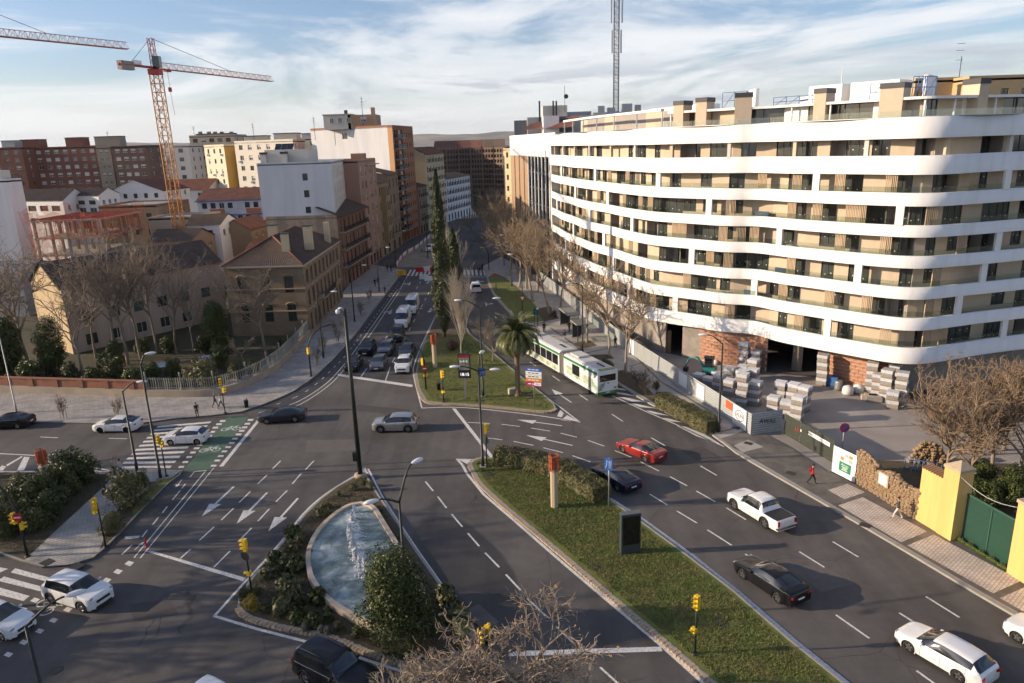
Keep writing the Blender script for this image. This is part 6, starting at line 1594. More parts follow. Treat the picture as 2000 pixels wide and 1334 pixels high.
def head_mesh():
 global _head
 if _head is None:
  mb = MB(); mb.lathe([(.001,-.42),(.08,-.40),(.17,-.22),(.19,.0),(.15,.25),(.08,.40),(.03,.46)],12,None,Matrix.Rotation(radians(90),4,'Y') @ Matrix.Diagonal((.62,1,1,1))); _head = mb.mesh('lamp_head',[M_LHEAD])
 return _head
def arm_path(z0,ang,reach,rise,n=8,drop=0.0):
 out = []
 for k in range(n + 1):
  t = k / n; x = reach * t; z = z0 + rise * sin(t * pi / 2) - drop * t * t
  out.append((x * cos(ang),x * sin(ang),z))
 return out
def street_lamp(label,base,h,arms,group=None,r=.11,m=None,plinth=True,lean=0.0):
 """arms: list of (angle, reach, rise)"""
 m = m or M_POLE
 o = thing('street_lamp',label,'lamp post',(base[0],base[1],.13),0,group); mb = MB()
 mb.tube([(0,0,0),(0,0,1.0),(0,0,1.02),(0,0,h)],[r * 1.25,r * 1.2,r,r * .6],10,m); mb.build('pole',m,o)
 if plinth: mb = MB(); mb.cbox(0,0,.05,.55,.55,.12); mb.build('plinth',M_KERB,o)
 for (an,reach,rise) in arms:
  mb = MB(); mb.tube(arm_path(h - .02,an,reach,rise),[r * .58] * 5 + [r * .42] * 4,7,m); mb.build('arm',m,o)
  obj('lamp_head',head_mesh(),o,(cos(an) * (reach + .36),sin(an) * (reach + .36),h + rise - .02),an + pi)
 return o
def xy(px,py,z=0): p = G(px,py,z); return (p.x,p.y)
street_lamp('triple-armed dark lamp post beside the clipped hedge tip',xy(943,912,.13),8.7,[(pi,1.6,.45),(0,1.0,.1),(1.2,.5,1.4)],'dark lamp posts')
street_lamp('double-armed dark lamp post with a blue lane sign on the palm lawn',xy(944,775,.13),10.0,[(pi - .1,1.9,.9),(.1,1.5,1.0)],'dark lamp posts')
p = G(780,985,8.0); FLAMP = (p.x,p.y)
street_lamp('double-armed dark lamp post rising out of the fountain tree',FLAMP,8.0,[(pi + .5,1.2,.5),(.9,1.2,1.9)],'dark lamp posts')
p = G(60,1262,6.0); street_lamp('single-armed black lamp post beside the cycle crossing squares',(p.x,p.y),6.9,[(.55,1.7,.9)],'dark lamp posts')
street_lamp('dark lamp post with bowed arm at the zebra by the shrub',xy(269,925,.13),7.6,[(.15,1.3,.75)],'dark lamp posts')
street_lamp('dark lamp post behind the yellow signal at the green crossing',xy(314,935,.13),10.2,[(.5,.5,.9)],'dark lamp posts')
street_lamp('slim grey leaning mast at the end of the brick garden wall',xy(33,806,.13),9.0,[],None,.08,M_POLEG)
for (px,py,tx,ty,lab) in ((632,700,622,572,'dark lamp post in front of the mansion arches'),(693,629,685,520,'dark lamp post between mansion and balcony house'),(741,570,737,485,'dark lamp post outside the pink house'),(774,524,771,452,'dark lamp post outside the ochre oriels'),(836,505,834,420,'dark lamp post far up the street by the roadworks')):
 b_ = xy(px,py,.13); h = Zat(b_[0],b_[1],ty); street_lamp(lab,b_,h - .4,[(0,1.9,.4)],'street side lamp posts')
street_lamp('tall dark lamp post at the end of the roadside hedge',xy(1403,846,.13),8.7,[(pi - .3,1.4,.8)],'dark lamp posts')
street_lamp('dark lamp post with litter bin beside the bus shelter',xy(1138,696,.13),9.3,[(pi + .2,1.4,.4)],'dark lamp posts')
street_lamp('dark lamp post carrying a yield sign on the lawn strip',xy(1021,617,.13),9.5,[(pi,1.3,.5)],'dark lamp posts')
street_lamp('dark lamp post on the far lawn beside the green direction sign',xy(1000,560,.13),9.5,[(pi,1.3,.5)],'dark lamp posts')
# yield sign on it
def triangle_sign(parent_xy,z,lab):
 o = thing('yield_sign',lab,'sign',(parent_xy[0],parent_xy[1] - .14,z)); mb = MB()
 pts = [(-.45,.38),(.45,.38),(0,-.40)]
 for m_,s_,y in ((M_SRED,1,0),(M_SWHITE,.62,-.012)):
  mb2 = MB(); mb2.face([(a * s_,y,b * s_ + (.0 if s_ == 1 else .03)) for a,b in pts]); mb2.face([(a * s_,y + .01,b * s_) for a,b in pts][::-1]); mb2.build('plate' if s_ == 1 else 'white_field',m_,o)
q = xy(1021,617,.13); triangle_sign(q,3.0,'red and white yield triangle on the lawn lamp post')
# tall camera pole
q = xy(704,931,.13); o = thing('camera_pole','very tall dark green pole with white dome camera at the fountain island tip','camera pole',(q[0],q[1],.13))
mb = MB(); mb.tube([(0,0,0),(0,0,14.6)],[.21,.13],12); mb.build('pole',M_POLE,o)
mb = MB(); mb.lathe([(.5,0),(.5,.25),(.3,.3)],14); mb.build('plinth',M_COBBLE,o)
mb = MB(); mb.cbox(-.22,-.05,1.9,.45,.4,.75); mb.build('control_box',M_POLE,o)
mb = MB(); mb.tube([(0,0,14.45),(-.25,0,14.65),(-.5,0,14.6)],.06,7); mb.build('bracket',M_LHEAD,o)
mb = MB(); mb.lathe([(.001,-.22),(.14,-.16),(.2,0),(.16,.14),(.06,.2)],12,None,Matrix.Translation((-.55,0,14.35))); mb.build('dome_camera',M_LHEAD,o)
# signals
def sig_head(o,x,y,z,an,m=None,n=3,s=1.0):
 m = m or M_YELLOW; Mx = Matrix.Translation((x,y,z)) @ Matrix.Rotation(an,4,'Z') @ Matrix.Scale(s * .86,4); mb = MB(); mb.box(-.16,.16,-.13,.13,-.16 * n,.16 * n,m,Mx); hd = mb.build('signal_head',m,o)
 for k in range(n):
  zz_ = .32 * (k - (n - 1) / 2)
  mb = MB(); mb.lathe([(.105,0),(.001,.005)],10,[mat('lens_green',(.02,.10,.05),.2),mat('lens_amber',(.25,.10,.01),.2),mat('lens_red',(.22,.01,.01),.2)][k % 3],Mx @ Matrix.Translation((0,-.132,zz_)) @ Matrix.Rotation(radians(90),4,'X'),cap=False)
  mb.build('lens',None,hd)
  mb = MB()
  for j in range(6):
   t0,t1 = pi * j / 6,pi * (j + 1) / 6
   mb.face([Mx @ Vector((.13 * cos(t0),-.13,zz_ + .13 * sin(t0))),Mx @ Vector((.13 * cos(t1),-.13,zz_ + .13 * sin(t1))),Mx @ Vector((.13 * cos(t1),-.38,zz_ + .12 * sin(t1))),Mx @ Vector((.13 * cos(t0),-.38,zz_ + .12 * sin(t0)))],m)
  mb.build('visor',m,hd)
def signal(label,base,h,heads,group='yellow traffic signals',arch=None,disc=None,archhead=None):
 o = thing('traffic_light',label,'traffic light',(base[0],base[1],.13),0,group); mb = MB()
 if arch:
  an,reach,hh = arch; pts = [(0,0,0),(0,0,h * .55)]
  for k in range(1,9):
   t = k / 8; a = pi / 2 * t; pts.append((cos(an) * reach * (1 - cos(a)),sin(an) * reach * (1 - cos(a)),h * .55 + (hh - h * .55) * sin(a)))
  mb.tube(pts,[.09] * 2 + [.075] * 8,8)
  e = pts[-1]
  if archhead: sig_head(o,e[0] + cos(an) * .2,e[1] + sin(an) * .2,e[2] - .1,archhead,mat('signal_black',(.015,.015,.017),.6))
 else: mb.tube([(0,0,0),(0,0,h)],.055,8)
 mb.build('pole',M_POLE,o)
 mb = MB(); mb.lathe([(.2,0),(.2,.04),(.1,.1)],10); mb.build('foot',M_POLE,o)
 for (dx,dy,z,an,n) in heads: sig_head(o,dx,dy,z,an,None,n)
 if disc:
  for (z,m_,an) in disc:
   Mx = Matrix.Translation((0,0,z)) @ Matrix.Rotation(an,4,'Z') @ Matrix.Translation((0,-.12,0)) @ Matrix.Rotation(radians(90),4,'X'); mb = MB(); mb.lathe([(.32,-.01),(.32,.01)],18,None,Mx); d_ = mb.build('disc_sign',m_,o)
   if m_ is M_SRED: mb = MB(); mb.box(-.2,.2,-.055,.055,.011,.016,None,Mx); mb.build('white_bar',M_SWHITE,d_)
 return o
signal('yellow signal by the waiting pedestrians on the garden pavement',xy(440,807,.13),3.6,[(0,-.15,3.5,.2,3),(.2,0,2.6,1.2,2)])
signal('arched black signal mast with yellow head on the garden pavement',xy(608,735,.13),6.2,[(0,-.2,3.3,2.6,3)],arch=(.35,3.0,6.2),archhead=2.8)
signal('arched signal mast over the queue with a no entry disc',xy(832,760,.13),6.0,[(-.2,0,3.3,2.6,3),(0,.1,1.6,2.6,1)],arch=(pi - .45,3.9,6.2),archhead=2.8,disc=[(2.5,M_SRED,0)])
signal('yellow signal standing alone on the palm lawn',xy(866.5,785,.13),3.5,[(0,-.1,3.2,.9,3),(0,-.1,1.2,.9,1)])
signal('yellow signal facing the turning lanes beside the triple lamp post',(xy(943,912)[0] + .35,xy(943,912)[1] + .3),3.6,[(0,0,3.3,1.5,3)],disc=[(2.2,M_POLE,2.0)])
signal('yellow signal on the long lawn beside the iron cover',xy(1357,1277,.13),3.4,[(0,0,3.2,-1.0,3),(-.1,0,1.5,-1.0,1)])
signal('yellow signal with round plate at the planted island kerb',xy(491,1152,.13),3.4,[(0,0,3.2,-1.7,3),(0,0,1.2,-1.7,1)],disc=[(2.5,M_POLE,-.4)])
p = G(951,1243,3.6); signal('arched signal mast behind the bare branches at the fountain island',(p.x,p.y),5.0,[(-.3,0,3.5,.3,3),(0,.2,3.5,2.8,3)],arch=(pi + .25,2.3,5.2))
signal('yellow signal at the end of the paved path',xy(206.5,1067,.13),3.5,[(-.12,0,3.4,-.7,3),(-.25,0,2.9,1.2,2)])
signal('arched signal mast with a no entry disc among the shrubs',xy(54,1087,.13),5.5,[(-.3,0,3.0,-.5,3),(.1,0,2.4,2.0,2)],arch=(pi - .2,2.4,5.9),disc=[(3.1,M_SRED,.1)])
signal('yellow signal between zebra and green cycle crossing',xy(325,930,.13),3.5,[(-.15,0,3.4,-.8,3),(.1,0,3.0,.8,2)])
signal('black arched signal showing red above the far carriageway',xy(955,526,.13),5.8,[],group=None,arch=(pi + .1,3.6,6.4),archhead=.0)
# orange crowned timber pillars
def pillar(label,base,h,r=.28):
 o = thing('orange_crowned_pillar',label,'pillar',(base[0],base[1],.13),0,'orange crowned pillars')
 mb = MB(); mb.lathe([(r,0),(r,h - 1.15)],8,None,smooth=False); mb.build('timber_post',M_WOODP,o)
 cr_ = MB()
 for z in (h - 1.15,h - .75,h - .35,h): cr_.tube([(1.35 * r * cos(t * pi / 6),1.35 * r * sin(t * pi / 6),z) for t in range(13)],.035,5,cap=False)
 for t in range(12): cr_.cbox(1.35 * r * cos(t * pi / 6),1.35 * r * sin(t * pi / 6),h - .6 + (.1 if t % 3 else -.06),.10,.05,1.05 - (.25 if t % 4 == 1 else 0),None,t * pi / 6 + pi / 2)
 cr_.lathe([(r * .75,h - 1.15),(r * .75,h - .1)],8); stuffpart(cr_.build('rusty_crown',M_ORANGE,o))
pillar('timber pillar with rusty orange crown in the hedge of the long lawn',xy(1083,990,.14),4.25)
pillar('timber pillar with rusty orange crown beside the queueing cars',xy(850,717,.14),4.2)
p = G(81,893,3.7); pillar('timber pillar with rusty orange crown rising out of the shrubs',(p.x,p.y),4.2)
# clock and advert display
q = xy(910,778,.14); o = thing('clock_display','tall street display showing 18:15 under a poster','display',(q[0],q[1],.14),radians(-4))
mb = MB(); mb.cbox(0,0,1.2,.22,.14,2.4); mb.build('post',M_POLEG,o)
mb = MB(); mb.cbox(0,0,3.75,1.35,.22,2.75); mb.build('case',mat('display_case',(.02,.02,.022),.4),o)
mb = MB(); mb.cbox(0,-.115,4.15,1.15,.02,1.7); mb.build('poster',mat('poster_tan',(.36,.33,.20),.5,col2=(.16,.17,.14),mixscale=2.2),o)
mb = MB(); mb.cbox(0,-.118,4.86,1.15,.02,.34); mb.build('poster_header',mat('poster_red',(.30,.03,.035),.5),o)
for dx in (-.32,0,.32): mb = MB(); mb.lathe([(.13,0),(.13,.01),(.08,.012)],12,None,Matrix.Translation((dx,-.13,4.25)) @ Matrix.Rotation(radians(90),4,'X')); mb.build('poster_ring',M_SWHITE,o)
textobj('18:15',.46,mat('clock_digits',(.9,.9,.9),.5,emit=(1,1,1,1.0)),o,(0,-.125,2.78),(radians(90),0,0),'clock_digits')
# direction sign
q = xy(1044,792,.14); o = thing('direction_sign','stacked blue, orange and magenta direction sign on the palm lawn tip','sign',(q[0],q[1],.14),radians(-22))
mb = MB(); mb.tube([(0,0,0),(0,0,4.2)],.06,8); mb.build('post',M_POLEG,o)
for k,(z,h_,m_) in enumerate(((4.0,.36,M_SBLUE),(3.62,.36,M_SWHITE),(3.24,.36,mat('sign_white_lower',(.70,.70,.68),.5)),(2.86,.36,mat('sign_orange',(.62,.24,.015),.5)),(2.42,.46,mat('sign_magenta',(.42,.02,.12),.5)))):
 mb = MB(); mb.cbox(.0,-.08,z,1.75,.05,h_ - .02); pl = mb.build('sign_plate',m_,o)
 for j in range(3):
  mb = MB(); mb.cbox(-.45 + j * .42,-.108,z,.32,.008,.09); mb.build('printed_line',M_SWHITE if k != 1 and k != 2 else M_TEXTM,pl)
mb = MB(); mb.cbox(.45,-.11,2.45,.75,.02,.34); mb.build('white_panel',M_SWHITE,o)
textobj('26:+',.26,mat('magenta_text',(.4,.02,.12),.6),o,(.45,-.123,2.45),(radians(90),0,0))
def lane_sign(label,base,z,rz,w=.62,h=.95,pole=True,pr=.05,lean=0):
 o = thing('lane_sign',label,'sign',(base[0],base[1],.14),rz,'blue lane signs')
 if pole: mb = MB(); mb.tube([(0,0,0),(0,0,z + h / 2)],pr,8); mb.build('post',M_POLEG,o)
 mb = MB(); mb.cbox(0,-.1,z,w,.03,h); mb.build('plate',M_SBLUE,o)
 for dx in (-.12,.06,.2): mb = MB(); mb.tube([(dx - (.1 if dx < 0 else 0),-.122,z - .32),(dx,-.122,z),(dx,-.122,z + .3)],.022,4); mb.build('arrow_print',M_SWHITE,o)
q = xy(944,775,.14); lane_sign('blue lane arrows sign hung on the double lamp post',(q[0],q[1] - .05),2.9,0,pole=False)
lane_sign('blue lane arrows sign on a leaning white post by the hedge end',xy(1189,991,.14),3.6,radians(-28))
# dark advertising totem
p0,p1 = G(1217,1082,.14),G(1243,1074,.14); an = atan2(p1.y - p0.y,p1.x - p0.x)
o = thing('advertising_totem','dark slab advertising panel standing on the long lawn','advert panel',tuple((p0 + p1) / 2),an - .25)
mb = MB(); mb.cbox(0,0,1.45,1.35,.42,2.9); mb.build('case',mat('totem_green_grey',(.045,.055,.06),.4),o)
mb = MB(); mb.cbox(.02,-.215,1.72,1.15,.02,2.05); mb.build('screen',mat('dark_screen',(.012,.012,.014),.08),o)
mb = MB(); mb.cbox(0,0,2.93,1.4,.47,.07); mb.build('cap',mat('totem_cap',(.10,.11,.115),.5),o)
# bollard, bins, small posts
q = xy(286,1069,.0); mb = MB(); mb.lathe([(.12,0),(.12,.05),(.06,.08),(.06,.7),(.05,.78)],10); o = mb.build('bollard',M_SRED,None,(q[0],q[1],0)); tag(o,'small red bollard at the end of the cycle lane','bollard')
def bin_(label,px,py,m=M_POLE):
 q = xy(px,py,.13); o = thing('litter_bin',label,'bin',(q[0],q[1],.13),0,'litter bins'); mb = MB(); mb.lathe([(.2,.12),(.24,.85),(.26,.9),(.22,.92)],12); mb.build('basket',m,o); mb = MB(); mb.tube([(.0,.26,0),(0,.26,1.1)],.035,6); mb.build('post',m,o)
bin_('dark litter bin on the garden pavement near the signal',482,797); bin_('dark litter post bin on the palm lawn',857,763); bin_('dark litter bin beside the bus stop lamp post',1135,698)
# bus shelters
def shelter(label,px,py,ang,L=4.2):
 q = xy(px,py,.13); o = thing('bus_shelter',label,'bus shelter',(q[0],q[1],.13),ang,'bus shelters'); fr = mat('shelter_frame',(.03,.032,.035),.5)
 for x in (-L / 2,L / 2):
  for y in (-.7,.7): mb = MB(); mb.cbox(x,y,1.25,.09,.09,2.5); mb.build('post',fr,o)
 mb = MB(); mb.cbox(0,0,2.55,L + .4,1.9,.14); rf_ = mb.build('roof',mat('shelter_roof',(.30,.29,.27),.7),o)
 for k in range(9): mb = MB(); mb.cbox(-L / 2 + k * L / 8,0,2.64,.06,1.85,.05); mb.build('roof_rib',M_POLEG,rf_)
 mb = MB(); mb.cbox(0,.72,1.3,L - .2,.02,1.9); mb.build('glass_wall',M_RAIL,o)
 for x in (-L / 2 - .12,):
  mb = MB(); mb.cbox(x,0,1.25,.14,1.35,2.3); mb.build('advert_case',fr,o); mb = MB(); mb.cbox(x - .08,0,1.3,.02,1.15,1.7); mb.build('poster',mat('shelter_poster',(.05,.06,.045),.15,col2=(.17,.15,.08),mixscale=2),o)
 mb = MB(); mb.cbox(0,.45,.48,L * .6,.35,.06); mb.build('bench',M_POLEG,o)
ab = atan2(*(G(1098,612) - G(1132,640))[:2][::-1]) + pi
shelter('long bus shelter with ribbed roof behind the bus',1112,641,ab,4.6)
shelter('bus shelter with a lit timetable case nearer the bus tail',1133,664,ab,2.6)
for px,py,lab in ((1044,636,'green bus stop post at the lawn end'),(1050,637,'white headed bus stop post next to the green one')):
 q = xy(px,py,.13); o = thing('bus_stop_post',lab,'sign',(q[0],q[1],.13),.3); mb = MB(); mb.tube([(0,0,0),(0,0,2.9)],.05,7); mb.build('post',M_POLE,o); mb = MB(); mb.cbox(0,-.06,2.3,.5,.06,1.2); mb.build('panel',mat('stop_teal',(.02,.09,.10),.5),o); mb = MB(); mb.cbox(0,-.1,2.75,.36,.02,.3); mb.build('emblem',M_SWHITE if 'white' in lab else mat('stop_green',(.03,.25,.12),.5),o)
q = xy(1082,618,.15); o = thing('park_bench','dark bench at the tree pit behind the shelter','bench',(q[0],q[1],.15),ab);
for nm,bx in (('seat',(-.9,.9,-.25,.25,.42,.48)),('backrest',(-.9,.9,.22,.28,.5,.95)),('leg',(-.8,-.72,-.22,.22,0,.42)),('leg',(.72,.8,-.22,.22,0,.42))): mb = MB(); mb.box(*bx); mb.build(nm,M_TRIM_,o)
# green/red direction sign on far lawn, yellow roadworks board, barriers
q = xy(969,566,.15); o = thing('direction_sign','low green and red direction sign on the far lawn strip','sign',(q[0],q[1],.15)); mb = MB(); mb.tube([(0,0,0),(0,0,2.4)],.06,6); mb.build('post',M_POLE,o); mb = MB(); mb.cbox(.15,-.08,2.2,1.7,.05,.5); mb.build('green_plate',mat('sign_green',(.03,.20,.12),.5),o); mb = MB(); mb.cbox(.15,-.08,2.6,1.7,.05,.3); mb.build('red_plate',M_SRED,o)
q = xy(785,549,.13); o = thing('roadworks_sign','yellow roadworks board at the end of the cycle lane','sign',(q[0],q[1],.1)); mb = MB(); mb.cbox(0,-.05,1.75,2.0,.06,1.0); mb.build('board',mat('works_yellow',(.70,.40,.01),.5),o)
for dx in (-.7,.7): mb = MB(); mb.tube([(dx,0,0),(dx,0,1.6)],.05,6); mb.build('leg',M_POLE,o)
for k in range(3): mb = MB(); mb.cbox(-.1,-.085,2.0 - k * .25,1.1 - .2 * k,.012,.07); mb.build('printed_line',M_TEXTM,o)
bl_ = MB(); bl_.prism([(-.95,-.25),(.95,-.25),(.8,.25),(-.8,.25)],0,.9); barr = {}
for i,(px,py,c) in enumerate(((820,531,'r'),(834,529,'w'),(848,530,'r'),(828,545,'w'),(838,548,'w'),(846,545,'r'))):
 q = xy(px,py); mb = MB(); mb.box(-.95,.95,-.28,.28,0,.25); mb.box(-.9,.9,-.15,.15,.25,.95); o = mb.build('water_barrier',M_SRED if c == 'r' else M_SWHITE,None,(q[0],q[1],.004),.1 * (i % 3)); tag(o,('red' if c == 'r' else 'white') + ' plastic water barrier closing the roadworks lane','barrier','plastic roadworks barriers ' + c)
# roadworks surface and its light fence
mb = MB(); flat(mb,gl([(770,522),(860,522),(868,470),(850,455),(835,462),(800,488)]),.012); mb.build('roadworks_fill',mat('works_sand',(.34,.29,.23),.95,var=.25,vscale=.8,col2=(.20,.17,.14),mixscale=.4),ROAD)
fp = smooth_line(gl([(773,523),(790,500),(815,485),(835,468),(850,455)]),2.2)
for i in range(len(fp) - 1):
 a,b_ = fp[i],fp[i + 1]; mb = MB(); L_ = hypot(b_[0] - a[0],b_[1] - a[1]); mb.box(-L_ / 2,L_ / 2,-.03,.03,.15,1.0); mb.box(-L_ / 2,-L_ / 2 + .1,-.2,.2,0,.15); o = mb.build('works_fence',M_SWHITE if i % 3 else mat('works_red_white',(.5,.1,.08),.6),None,((a[0] + b_[0]) / 2,(a[1] + b_[1]) / 2,.01),atan2(b_[1] - a[1],b_[0] - a[0])); tag(o,'pale fence panel edging the sandy roadworks' if i % 3 else 'red and white fence panel edging the sandy roadworks','fence panel','roadworks fence panels')
# ================================================================== garden wall, fence, hoarding, gate
M_GBR = mat('garden_brick',(.26,.105,.06),.9,var=.2,vscale=1.5,col2=(.20,.09,.06),mixscale=1.0)
M_GST = mat('garden_stone',(.42,.34,.25),.9,var=.2,vscale=1.2,col2=(.30,.25,.19),mixscale=.6)
g0,g1 = G(-140,762),G(290,776)
W_ = thing('brick_garden_wall','low brick garden wall on a pale stone base with brick piers','wall',tuple((g0 + g1) / 2))
c0 = Vector(W_.location); d = (g1 - g0); L_ = d.length; an = atan2(d.y,d.x)
mb = MB(); mb.cbox(0,0,.5,L_,.5,1.0,None,an); mb.build('stone_base',M_GST,W_)
mb = MB(); mb.cbox(0,0,1.45,L_,.34,.9,None,an); mb.build('brick_course',M_GBR,W_)
mb = MB(); mb.cbox(0,0,1.96,L_,.5,.12,None,an); mb.build('coping',M_GBR,W_)
n_ = 9
for k in range(n_):
 p = d * ((k + .5) / n_ - .5); mb = MB(); mb.cbox(p.x,p.y,1.5,.55,.55,1.02,None,an); mb.build('pier',M_GBR,W_)
FN = [(290,776),(395,776),(440,770),(490,752),(540,722),(580,682),(604,655)]
fpts = smooth_line([tuple(G(a,b)[:2]) for a,b in FN],.9)
F_ = thing('railing_fence','pale railing fence with posts on a curved stone base round the garden','fence',(fpts[0][0],fpts[0][1],0)); f0 = fpts[0]
lp = [(p[0] - f0[0],p[1] - f0[1]) for p in fpts]
mb = MB(); strip(mb,lp,.5,0,.95); mb.build('stone_base',M_GST,F_)
M_RAILP = mat('grey_railing',(.27,.27,.24),.6)
for zz_ in (1.15,2.2): mb = MB(); strip(mb,lp,.05,zz_,zz_ + .06); mb.build('rail',M_RAILP,F_)
picket = MB(); picket.box(-.03,.03,-.03,.03,.95,2.4); pk = picket.mesh('picket',[M_RAILP]); post = MB(); post.lathe([(.13,.9),(.13,1.1),(.07,1.2),(.07,2.6),(.12,2.7),(.06,2.85),(.12,2.98),(.02,3.1)],8); pst = post.mesh('post',[M_RAILP])
dense = smooth_line(lp,.24)
for i,p in enumerate(dense):
 if i % 15 == 0: obj('post',pst,F_,(p[0],p[1],0))
 else: obj('picket',pk,F_,(p[0],p[1],0),i * .3)
# corrugated hoarding
def corr(name,label,p0,p1,h,m,cat='hoarding',group=None,pitch=.22,amp=.045,horiz=True,z=.05,posts=True):
 a,b_ = Vector(p0),Vector(p1); L_ = (b_ - a).length; o = thing(name,label,cat,(a.x,a.y,z),atan2((b_ - a).y,(b_ - a).x),group); n = max(1,int(round(L_ / 2.2))); w = L_ / n
 for k in range(n):
  mb = MB(); rows = int(h / pitch) * 2 if horiz else int(w / pitch) * 2
  for j in range(rows):
   o0,o1 = (amp if j % 2 else 0),(0 if j % 2 else amp)
   if horiz: mb.face([(k * w + .02,-o0,h * j / rows),(k * w + w - .02,-o0,h * j / rows),(k * w + w - .02,-o1,h * (j + 1) / rows),(k * w + .02,-o1,h * (j + 1) / rows)])
   else: mb.face([(k * w + .02 + (w - .04) * j / rows,-o0,0),(k * w + .02 + (w - .04) * (j + 1) / rows,-o1,0),(k * w + .02 + (w - .04) * (j + 1) / rows,-o1,h),(k * w + .02 + (w - .04) * j / rows,-o0,h)])
  mb.build('panel',m,o)
  if posts: mb = MB(); mb.box(k * w - .04,k * w + .04,.01,.09,0,h + .05); mb.build('post',M_POLEG,o)
 return o
M_STEEL = mat('galvanised_sheet',(.42,.44,.44),.5,.5,var=.1,vscale=1.5)
hA,hB,hC = G(1050,547),G(1231,692),G(1467,852); hD = G(1526,843)
corr('site_hoarding','long corrugated steel hoarding behind the bus shelters',hA[:2],hB[:2],2.1,M_STEEL)
HO = corr('site_hoarding','corrugated steel hoarding with posters beside the hedge pavement',hB[:2],hC[:2],2.1,M_STEEL)
corr('site_hoarding','short corrugated steel hoarding return with black graffiti',hC[:2],hD[:2],2.2,M_STEEL)
Lh = (hC - hB).length
for (t,w,h_,z,m_) in ((.52,1.9,1.5,1.15,M_SWHITE),(.66,1.6,1.5,1.1,M_SWHITE),(.93,2.4,1.9,1.1,M_SWHITE),(.86,1.2,.8,1.6,mat('poster_orange',(.55,.10,.03),.6)),(.02,1.5,1.8,1.1,M_SWHITE)):
 mb = MB(); mb.cbox(Lh * t,-.06,z,w,.02,h_); mb.build('poster',m_,HO)
mb = MB(); mb.tube([(Lh * .93 + .75 * cos(t * pi / 8),-.085,1.25 + .5 * sin(t * pi / 8)) for t in range(17)],.035,4,cap=False); mb.build('poster_ring',M_SRED,HO)
textobj('AUN',.55,mat('slate_blue_print',(.10,.16,.26),.6),HO,(Lh * .93,-.09,1.25),(radians(90),0,0))
q = (hC + hD) / 2; e_ = atan2((hD - hC).y,(hD - hC).x)
gr = thing('graffiti_tag','black graffiti letters sprayed on the hoarding return','graffiti',(q.x,q.y,1.3),e_); textobj('AWAS',.62,M_TEXTM,gr,(0,-.07,0),(radians(90),.12,0))
M_MESHD = mat('dark_green_mesh',(.035,.042,.03),.8,var=.25,vscale=2)
mA,mB_ = G(1531,848),G(1626,905)
MF = corr('mesh_fence','dark green mesh fence panels with white banner across the site gate',mA[:2],mB_[:2],2.0,M_MESHD,'fence',amp=.012,pitch=.25)
Lm = (mB_ - mA).length; mb = MB(); mb.cbox(Lm * .72,-.04,1.45,Lm * .42,.02,.36); mb.build('banner',M_SWHITE,MF)
for t in (.58,.72,.86): mb = MB(); mb.cbox(Lm * t,-.055,1.45,.42,.008,.12); mb.build('faded_print',mat('lbl_grey',(.4,.4,.4),.5),MF)
for t in (.25,.3,.36): mb = MB(); mb.cbox(Lm * t,-.04,.9 + t,.14,.02,.22); mb.build('sticker',M_SRED if t < .35 else M_SWHITE,MF)
bA,bB = G(1624,921),G(1669,944); SB = corr('site_board','white site board with a green safety sign beside the ruined wall',bA[:2],bB[:2],2.3,M_SWHITE,'board',amp=.004,pitch=.5,posts=True)
Ls_ = (bB - bA).length; mb = MB(); mb.cbox(Ls_ * .55,-.03,.85,1.15,.02,.8); mb.build('green_notice',mat('notice_green',(.02,.20,.10),.5),SB); textobj('Amco',.30,M_SWHITE,SB,(Ls_ * .55,-.045,1.04),(radians(90),0,0))
for k in range(3): mb = MB(); mb.cbox(Ls_ * .55,-.045,.85 - k * .12,.6 - .15 * (k % 2),.008,.05); mb.build('printed_line',M_SWHITE,SB)
for i in range(3):
 for j in range(2): mb = MB(); mb.cbox(Ls_ * .4 + i * .42,-.03,1.55 + j * .36,.3,.02,.26); mb.build('warning_label',[mat('lbl_orange',(.6,.25,.05),.5),M_SWHITE,mat('lbl_grey',(.4,.4,.4),.5)][(i + j) % 3],SB)
q = G(1642,905); o = thing('no_parking_sign','round no parking disc on a post behind the site board','sign',(q.x + .3,q.y + .6,0)); mb = MB(); mb.tube([(0,0,0),(0,0,3.3)],.04,6); mb.build('post',M_POLEG,o)
for r_,y_,m_,nm in ((.42,0,M_SRED,'disc'),(.30,-.015,M_SBLUE,'blue_field')): mb = MB(); mb.lathe([(r_,0),(r_,.012)],18,None,Matrix.Translation((0,-.06 + y_,3.0)) @ Matrix.Rotation(radians(90),4,'X')); mb.build(nm,m_,o)
mb = MB(); mb.box(-.3,.3,-.012,0,-.05,.05,None,Matrix.Translation((0,-.095,3.0)) @ Matrix.Rotation(radians(-45),4,'Y')); mb.build('red_bar',M_SRED,o)
# ruined rubble wall: separate stones over a rough core
rA,rB = G(1671,944),G(1788,1018); dr = (rB - rA); Lr_ = dr.length; RW = thing('ruined_wall','crumbling ochre rubble wall with a small white framed panel','wall',tuple(rA),atan2(dr.y,dr.x))
M_RUB = mat('rubble_stone',(.38,.27,.155),.95,var=.45,vscale=2.5,col2=(.21,.14,.085),mixscale=1.1)
rs = random.Random(5)
def rtop(u): return 2.4 - .28 * abs(sin(u * .9)) + .25 * sin(u * 2.3) * .4 + (.45 if u < 2 else 0)
mb = MB(); n_ = 40
for i in range(n_):
 u0,u1 = Lr_ * i / n_,Lr_ * (i + 1) / n_; h0,h1 = rtop(u0) - .1,rtop(u1) - .1
 mb.face([(u0,0,0),(u1,0,0),(u1,0,h1),(u0,0,h0)]); mb.face([(u0,.6,0),(u0,.6,h0),(u1,.6,h1),(u1,.6,0)]); mb.face([(u0,0,h0),(u1,0,h1),(u1,.6,h1),(u0,.6,h0)])
